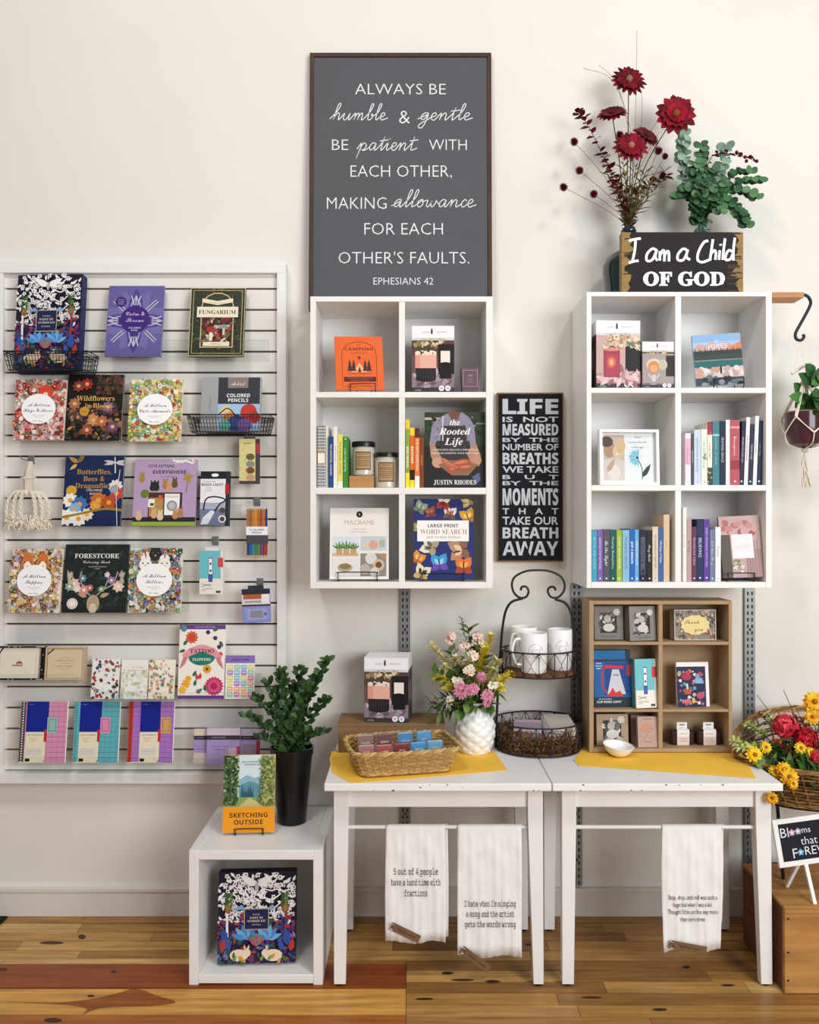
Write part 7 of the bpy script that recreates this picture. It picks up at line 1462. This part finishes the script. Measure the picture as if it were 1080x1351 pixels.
def chalk():
    D = 2.985; c = Vector((X(1066, D), Y(D), Z(1108, D))); w, h = .27, .168; rot = R(-6)
    t = thing('chalkboard_sign', 'small white framed chalkboard sign on an easel, standing on the brown crate', 'sign', (c.x+.012, c.y, KH+.0015), (0, 0, R(4))); Tl = Matrix.Translation((0, 0, c.z-KH)) @ Matrix.Rotation(rot, 4, 'Y') @ Matrix.Rotation(R(-8), 4, 'X')
    f = .018; d = .012
    for q in ((-w/2, 0, -h/2, -w/2+f, d, h/2), (w/2-f, 0, -h/2, w/2, d, h/2), (-w/2+f, 0, h/2-f, w/2-f, d, h/2), (-w/2+f, 0, -h/2, w/2-f, d, -h/2+f)): MB().box(*q, T=Tl).build('frame_strip', 'white_wood', t, bevel=.001)
    b = MB(); b.box(-w/2+f, .003, -h/2+f, w/2-f, .009, h/2-f, '#23262e', T=Tl); b.build('slate', 'matte', t, smooth=False)
    m = MB(); u = (Tl.to_3x3() @ Vector((1, 0, 0))); v = (Tl.to_3x3() @ Vector((0, 0, 1))); a = Art(m, Tl @ Vector((-w/2+f, .003, -h/2+f)), u, v, w-2*f, h-2*f, lift=2e-4); cc = '#e8e8ea'
    a.text('Bl', .09, .76, .27, cc, 'sans', w=.13, off=-.005); a.text('ms', .44, .75, .16, cc, 'sans', w=.14, off=-.005)
    for x, y, cl in ((.21, .74, '#d9a8ba'), (.31, .755, '#b8b0c8'), (.3, .2, '#6aaede')): a.flower(x, y, .055, cl, '#f2f2f2', 5, 18, .9)
    a.text('that last', .6, .49, .2, cc, 'sans', w=.55, off=-.008); a.text('F', .21, .19, .25, cc, 'sans', w=.08, off=-.005); a.text('REVER', .62, .22, .25, cc, 'sans', w=.5, off=-.005)
    m.build('chalk_writing', 'matte', t, smooth=False)
    zt = c.z-KH-h/2+.012
    for xa, xb, y in ((-.03, -.022, -.012), (.075, .085, -.012), (.0, -.05, .075)):
        m = MB(); m.add([(xb-.006, y-.05*(y < 0), 0), (xb+.006, y-.05*(y < 0), 0), (xb+.006, y-.05*(y < 0)+.01, 0), (xb-.006, y-.05*(y < 0)+.01, 0), (xa-.007, .014, zt+.05), (xa+.007, .014, zt+.05), (xa+.007, .024, zt+.05), (xa-.007, .024, zt+.05)], [(0, 3, 2, 1), (4, 5, 6, 7), (0, 1, 5, 4), (1, 2, 6, 5), (2, 3, 7, 6), (3, 0, 4, 7)]); m.build('easel_leg', 'white_wood', t)
chalk()
BKX, BKY, BKZ = 1.63, Y(3.18), .615
def stand():
    t = thing('plant_stand', 'black metal stand carrying the wicker flower basket behind the crate', 'stand', (BKX, BKY, 0)); b = MB()
    ring = [(.25*math.cos(2*math.pi*i/32), .13*math.sin(2*math.pi*i/32), BKZ-.012) for i in range(32)]; b.tube(ring, .006, n=6, closed=True); b.tube([(-.25, 0, BKZ-.012), (.25, 0, BKZ-.012)], .006, n=6); b.build('top_hoop', 'black_metal', t)
    for a, yb in ((150, .22), (30, .22)):
        q = R(a); x, y = .25*math.cos(q), .13*math.sin(q); MB().tube([(x, y, BKZ-.012), (x*1.08, yb, .004)], .007, n=8).build('leg', 'black_metal', t)
    for a in (205, 335):
        q = R(a); x, y = .25*math.cos(q), .13*math.sin(q); MB().tube([(x, y, BKZ-.012), (x*.9, y+.0, KH+.004)], .007, n=8).build('leg', 'black_metal', t)
    MB().tube([(-.236, .13, .3), (.236, .13, .3)], .005, n=6).build('cross_bar', 'black_metal', t)
stand()
def fbasket():
    t = thing('flower_basket', 'round brown wicker basket of artificial flowers at the right edge', 'basket', (BKX, BKY, BKZ))
    n = 28; lp = [(.27*math.cos(2*math.pi*i/n), .15*math.sin(2*math.pi*i/n)) for i in range(n)]
    def extra(u):
        s = math.sin(2*math.pi*u); return max(0, s)**.8*.135 if s > 0 else 0
    wicker(t, lp, 0, .155, .095, 11, ['#9a7040', '#84602f', '#b0854e', '#6f4c28'], thick=.0045, height=extra, n_st=34)
    b = MB(); b.lathe([(.27, 0), (.27, .005)], 28, '#7a5630', sy=.555); b.build('woven_base', 'wicker', t)
fbasket()
def fb_flowers():
    rr = random.Random(77); o = Vector((BKX, BKY, BKZ))
    def st(name, label, px, py, D, cat='flower', grp=None, col='#3f5a2a', r=.002):
        tip = Vector(P3(px, py, D))-o; base = Vector((max(-.16, min(.2, tip.x*.45)), max(-.07, min(.07, tip.y*.4)), .02)); t = thing(name, label, cat, tuple(o), group=grp)
        m = base.lerp(tip, .5); m.z += .04; m.x *= .9; pts = spline([base, m, tip], 6); MB().tube(pts, r, col, n=5).build('stem', 'leaf', t); return t, pts, tip
    g = 'yellow daisies in the wicker basket'
    for px, py, D, lab, r in ((995, 996, 3.08, 'yellow daisy beside the table corner in the wicker basket', .036), (1074, 926, 3.12, 'orange yellow bloom at the top right of the wicker basket', .045), (1041, 1025, 2.97, 'deep yellow bloom above the front rim of the wicker basket', .034), (1034, 1015, 3.0, 'golden bloom over the front rim, behind the deep yellow one', .03), (1022, 1018, 3.02, 'golden bloom left above the front rim of the wicker basket', .026), (1018, 1053, 2.93, 'small yellow bloom poking out beside the table leg', .024), (1046, 1034, 2.95, 'small deep yellow bloom on the front rim of the wicker basket', .022), (1056, 987, 3.02, 'small lemon bloom under the red flowers in the basket', .024), (1069, 993, 3.02, 'small yellow bloom at the right of the lemon one', .022), (1010, 986, 3.1, 'golden bloom behind the daisy in the basket', .024), (1071, 946, 3.1, 'pale yellow bloom below the orange yellow one', .03)):
        t, pts, tip = st('yellow_flower', lab, px, py, D, 'flower', g); m = MB(); pal = ('#f2c21c', '#f7d03a', '#e8b010') if 'daisy' in lab or 'lemon' in lab else ('#e8a414', '#f0b81e', '#d98f10', '#f5c93a')
        petals(m, tip, (rr.uniform(-.3, .3), -1, .4), r, 13, r*.42, pal, rr, .15, 2, .1); m.build('petals', 'petal', t); c = MB(); c.ball(tip+Vector((0, -.006, .003)), r*.24, '#b0701a', n=9, k=5); c.build('flower_center', 'petal', t)
    g = 'red hydrangea heads in the wicker basket'
    for px, py, D, lab, r, pal in ((1036, 958, 3.1, 'coral red round flower head in the wicker basket', .052, ('#d93a4a', '#c42a3c', '#e85a64', '#b02034')), (1062, 974, 3.06, 'crimson round flower head below the coral one', .05, ('#b5182a', '#9c1224', '#c8283a')), (1074, 998, 3.02, 'small crimson flower at the right edge of the basket', .03, ('#b5182a', '#c83a4a'))):
        t, pts, tip = st('red_flower', lab, px, py, D, 'flower', g); m = MB()
        for k in range(34):
            z = 1-2*(k+.5)/34; a = k*2.4; q = math.sqrt(1-z*z); d = Vector((q*math.cos(a), q*math.sin(a), z)); petals(m, tip+d*r*.68, d+Vector((rr.uniform(-.3, .3), rr.uniform(-.3, .3), rr.uniform(-.3, .3))), r*.5, 5, r*.42, pal, rr, .25, 1, .05)
        m.build('petals', 'petal', t)
    g = 'pale green hops sprays in the wicker basket'
    for px, py, D, lab in ((966, 978, 3.14, 'pale green spray hanging over the left rim of the basket'), (972, 985, 3.1, 'pale green spray lowest at the left rim of the basket'), (1010, 941, 3.25, 'pale green spray at the upper left of the basket'), (1016, 948, 3.2, 'pale green spray just right of the upper left one'), (985, 955, 3.2, 'cream green spray on the left in the basket')):
        t, pts, tip = st('green_spray', lab, px, py, D, 'flower', g); m = MB(); leaves_along(m, pts, .68, 1, 34, (.02, .032), (.012, .018), ('#c4d07a', '#d8dc9a', '#aebf62', '#e2e4b4'), rr, .5); m.build('blossom', 'petal', t)
    g = 'rust colored spikes in the wicker basket'
    for px, py, D, lab in ((1000, 940, 3.26, 'rust red spike at the upper left of the basket'), (1048, 945, 3.15, 'rust orange spike above the coral flower'), (1058, 950, 3.12, 'rust orange spike between the red flowers'), (1022, 978, 3.08, 'dark red spike left of the crimson flower')):
        t, pts, tip = st('rust_spike', lab, px, py, D, 'flower', g, '#6a3a1c'); m = MB(); leaves_along(m, pts, .55, 1, 30, (.014, .024), (.006, .01), ('#b5401c', '#8f2a18', '#cf5a24', '#7a1c1c'), rr, .9); m.build('blossom', 'petal', t)
    for px, py, D in ((1033, 910, 3.2), (998, 917, 3.28), (1062, 935, 3.15), (1048, 930, 3.2)): st('grass_stalk', 'thin brown grass stalk standing up in the wicker basket', px, py, D, 'foliage', 'brown grass stalks in the wicker basket', '#7a5a34', .0014)
    for i in range(30):
        px, py = rr.uniform(990, 1105), rr.uniform(948, 1022); D = 3.32-(py-940)/90*.32; t, pts, tip = st('leafy_spray', 'dark green leafy stem filling the wicker basket', px, py, D, 'foliage', 'leafy stems in the wicker basket'); m = MB()
        leaves_along(m, pts, .35, 1, 10, (.045, .085), (.02, .034), ('#2f5426', '#3f6a30', '#234420', '#567a3c', '#6a8a44'), rr, .5, 1, .3); m.build('foliage', 'leaf', t)
    for px, py, D in ((1040, 1005, 2.98), (1052, 1005, 2.98), (1075, 1010, 2.97), (1078, 960, 3.05), (1065, 1025, 2.95), (1090, 1000, 3.0)):
        t, pts, tip = st('long_leaf', 'long strap shaped green leaf at the front of the wicker basket', px, py, D, 'foliage', 'strap leaves in the wicker basket'); m = MB(); [m.leaf(pts[3], (Vector(tip)-Vector(pts[3]))+Vector((rr.uniform(-.05, .05), -.03, rr.uniform(-.02, .06))), rr.uniform(.14, .2), .03, rr.choice(('#2f5a2c', '#47702f')), up=(0, -1, .4)) for _ in range(2)]; m.build('foliage', 'leaf', t)
fb_flowers()
bpy.context.view_layer.update()
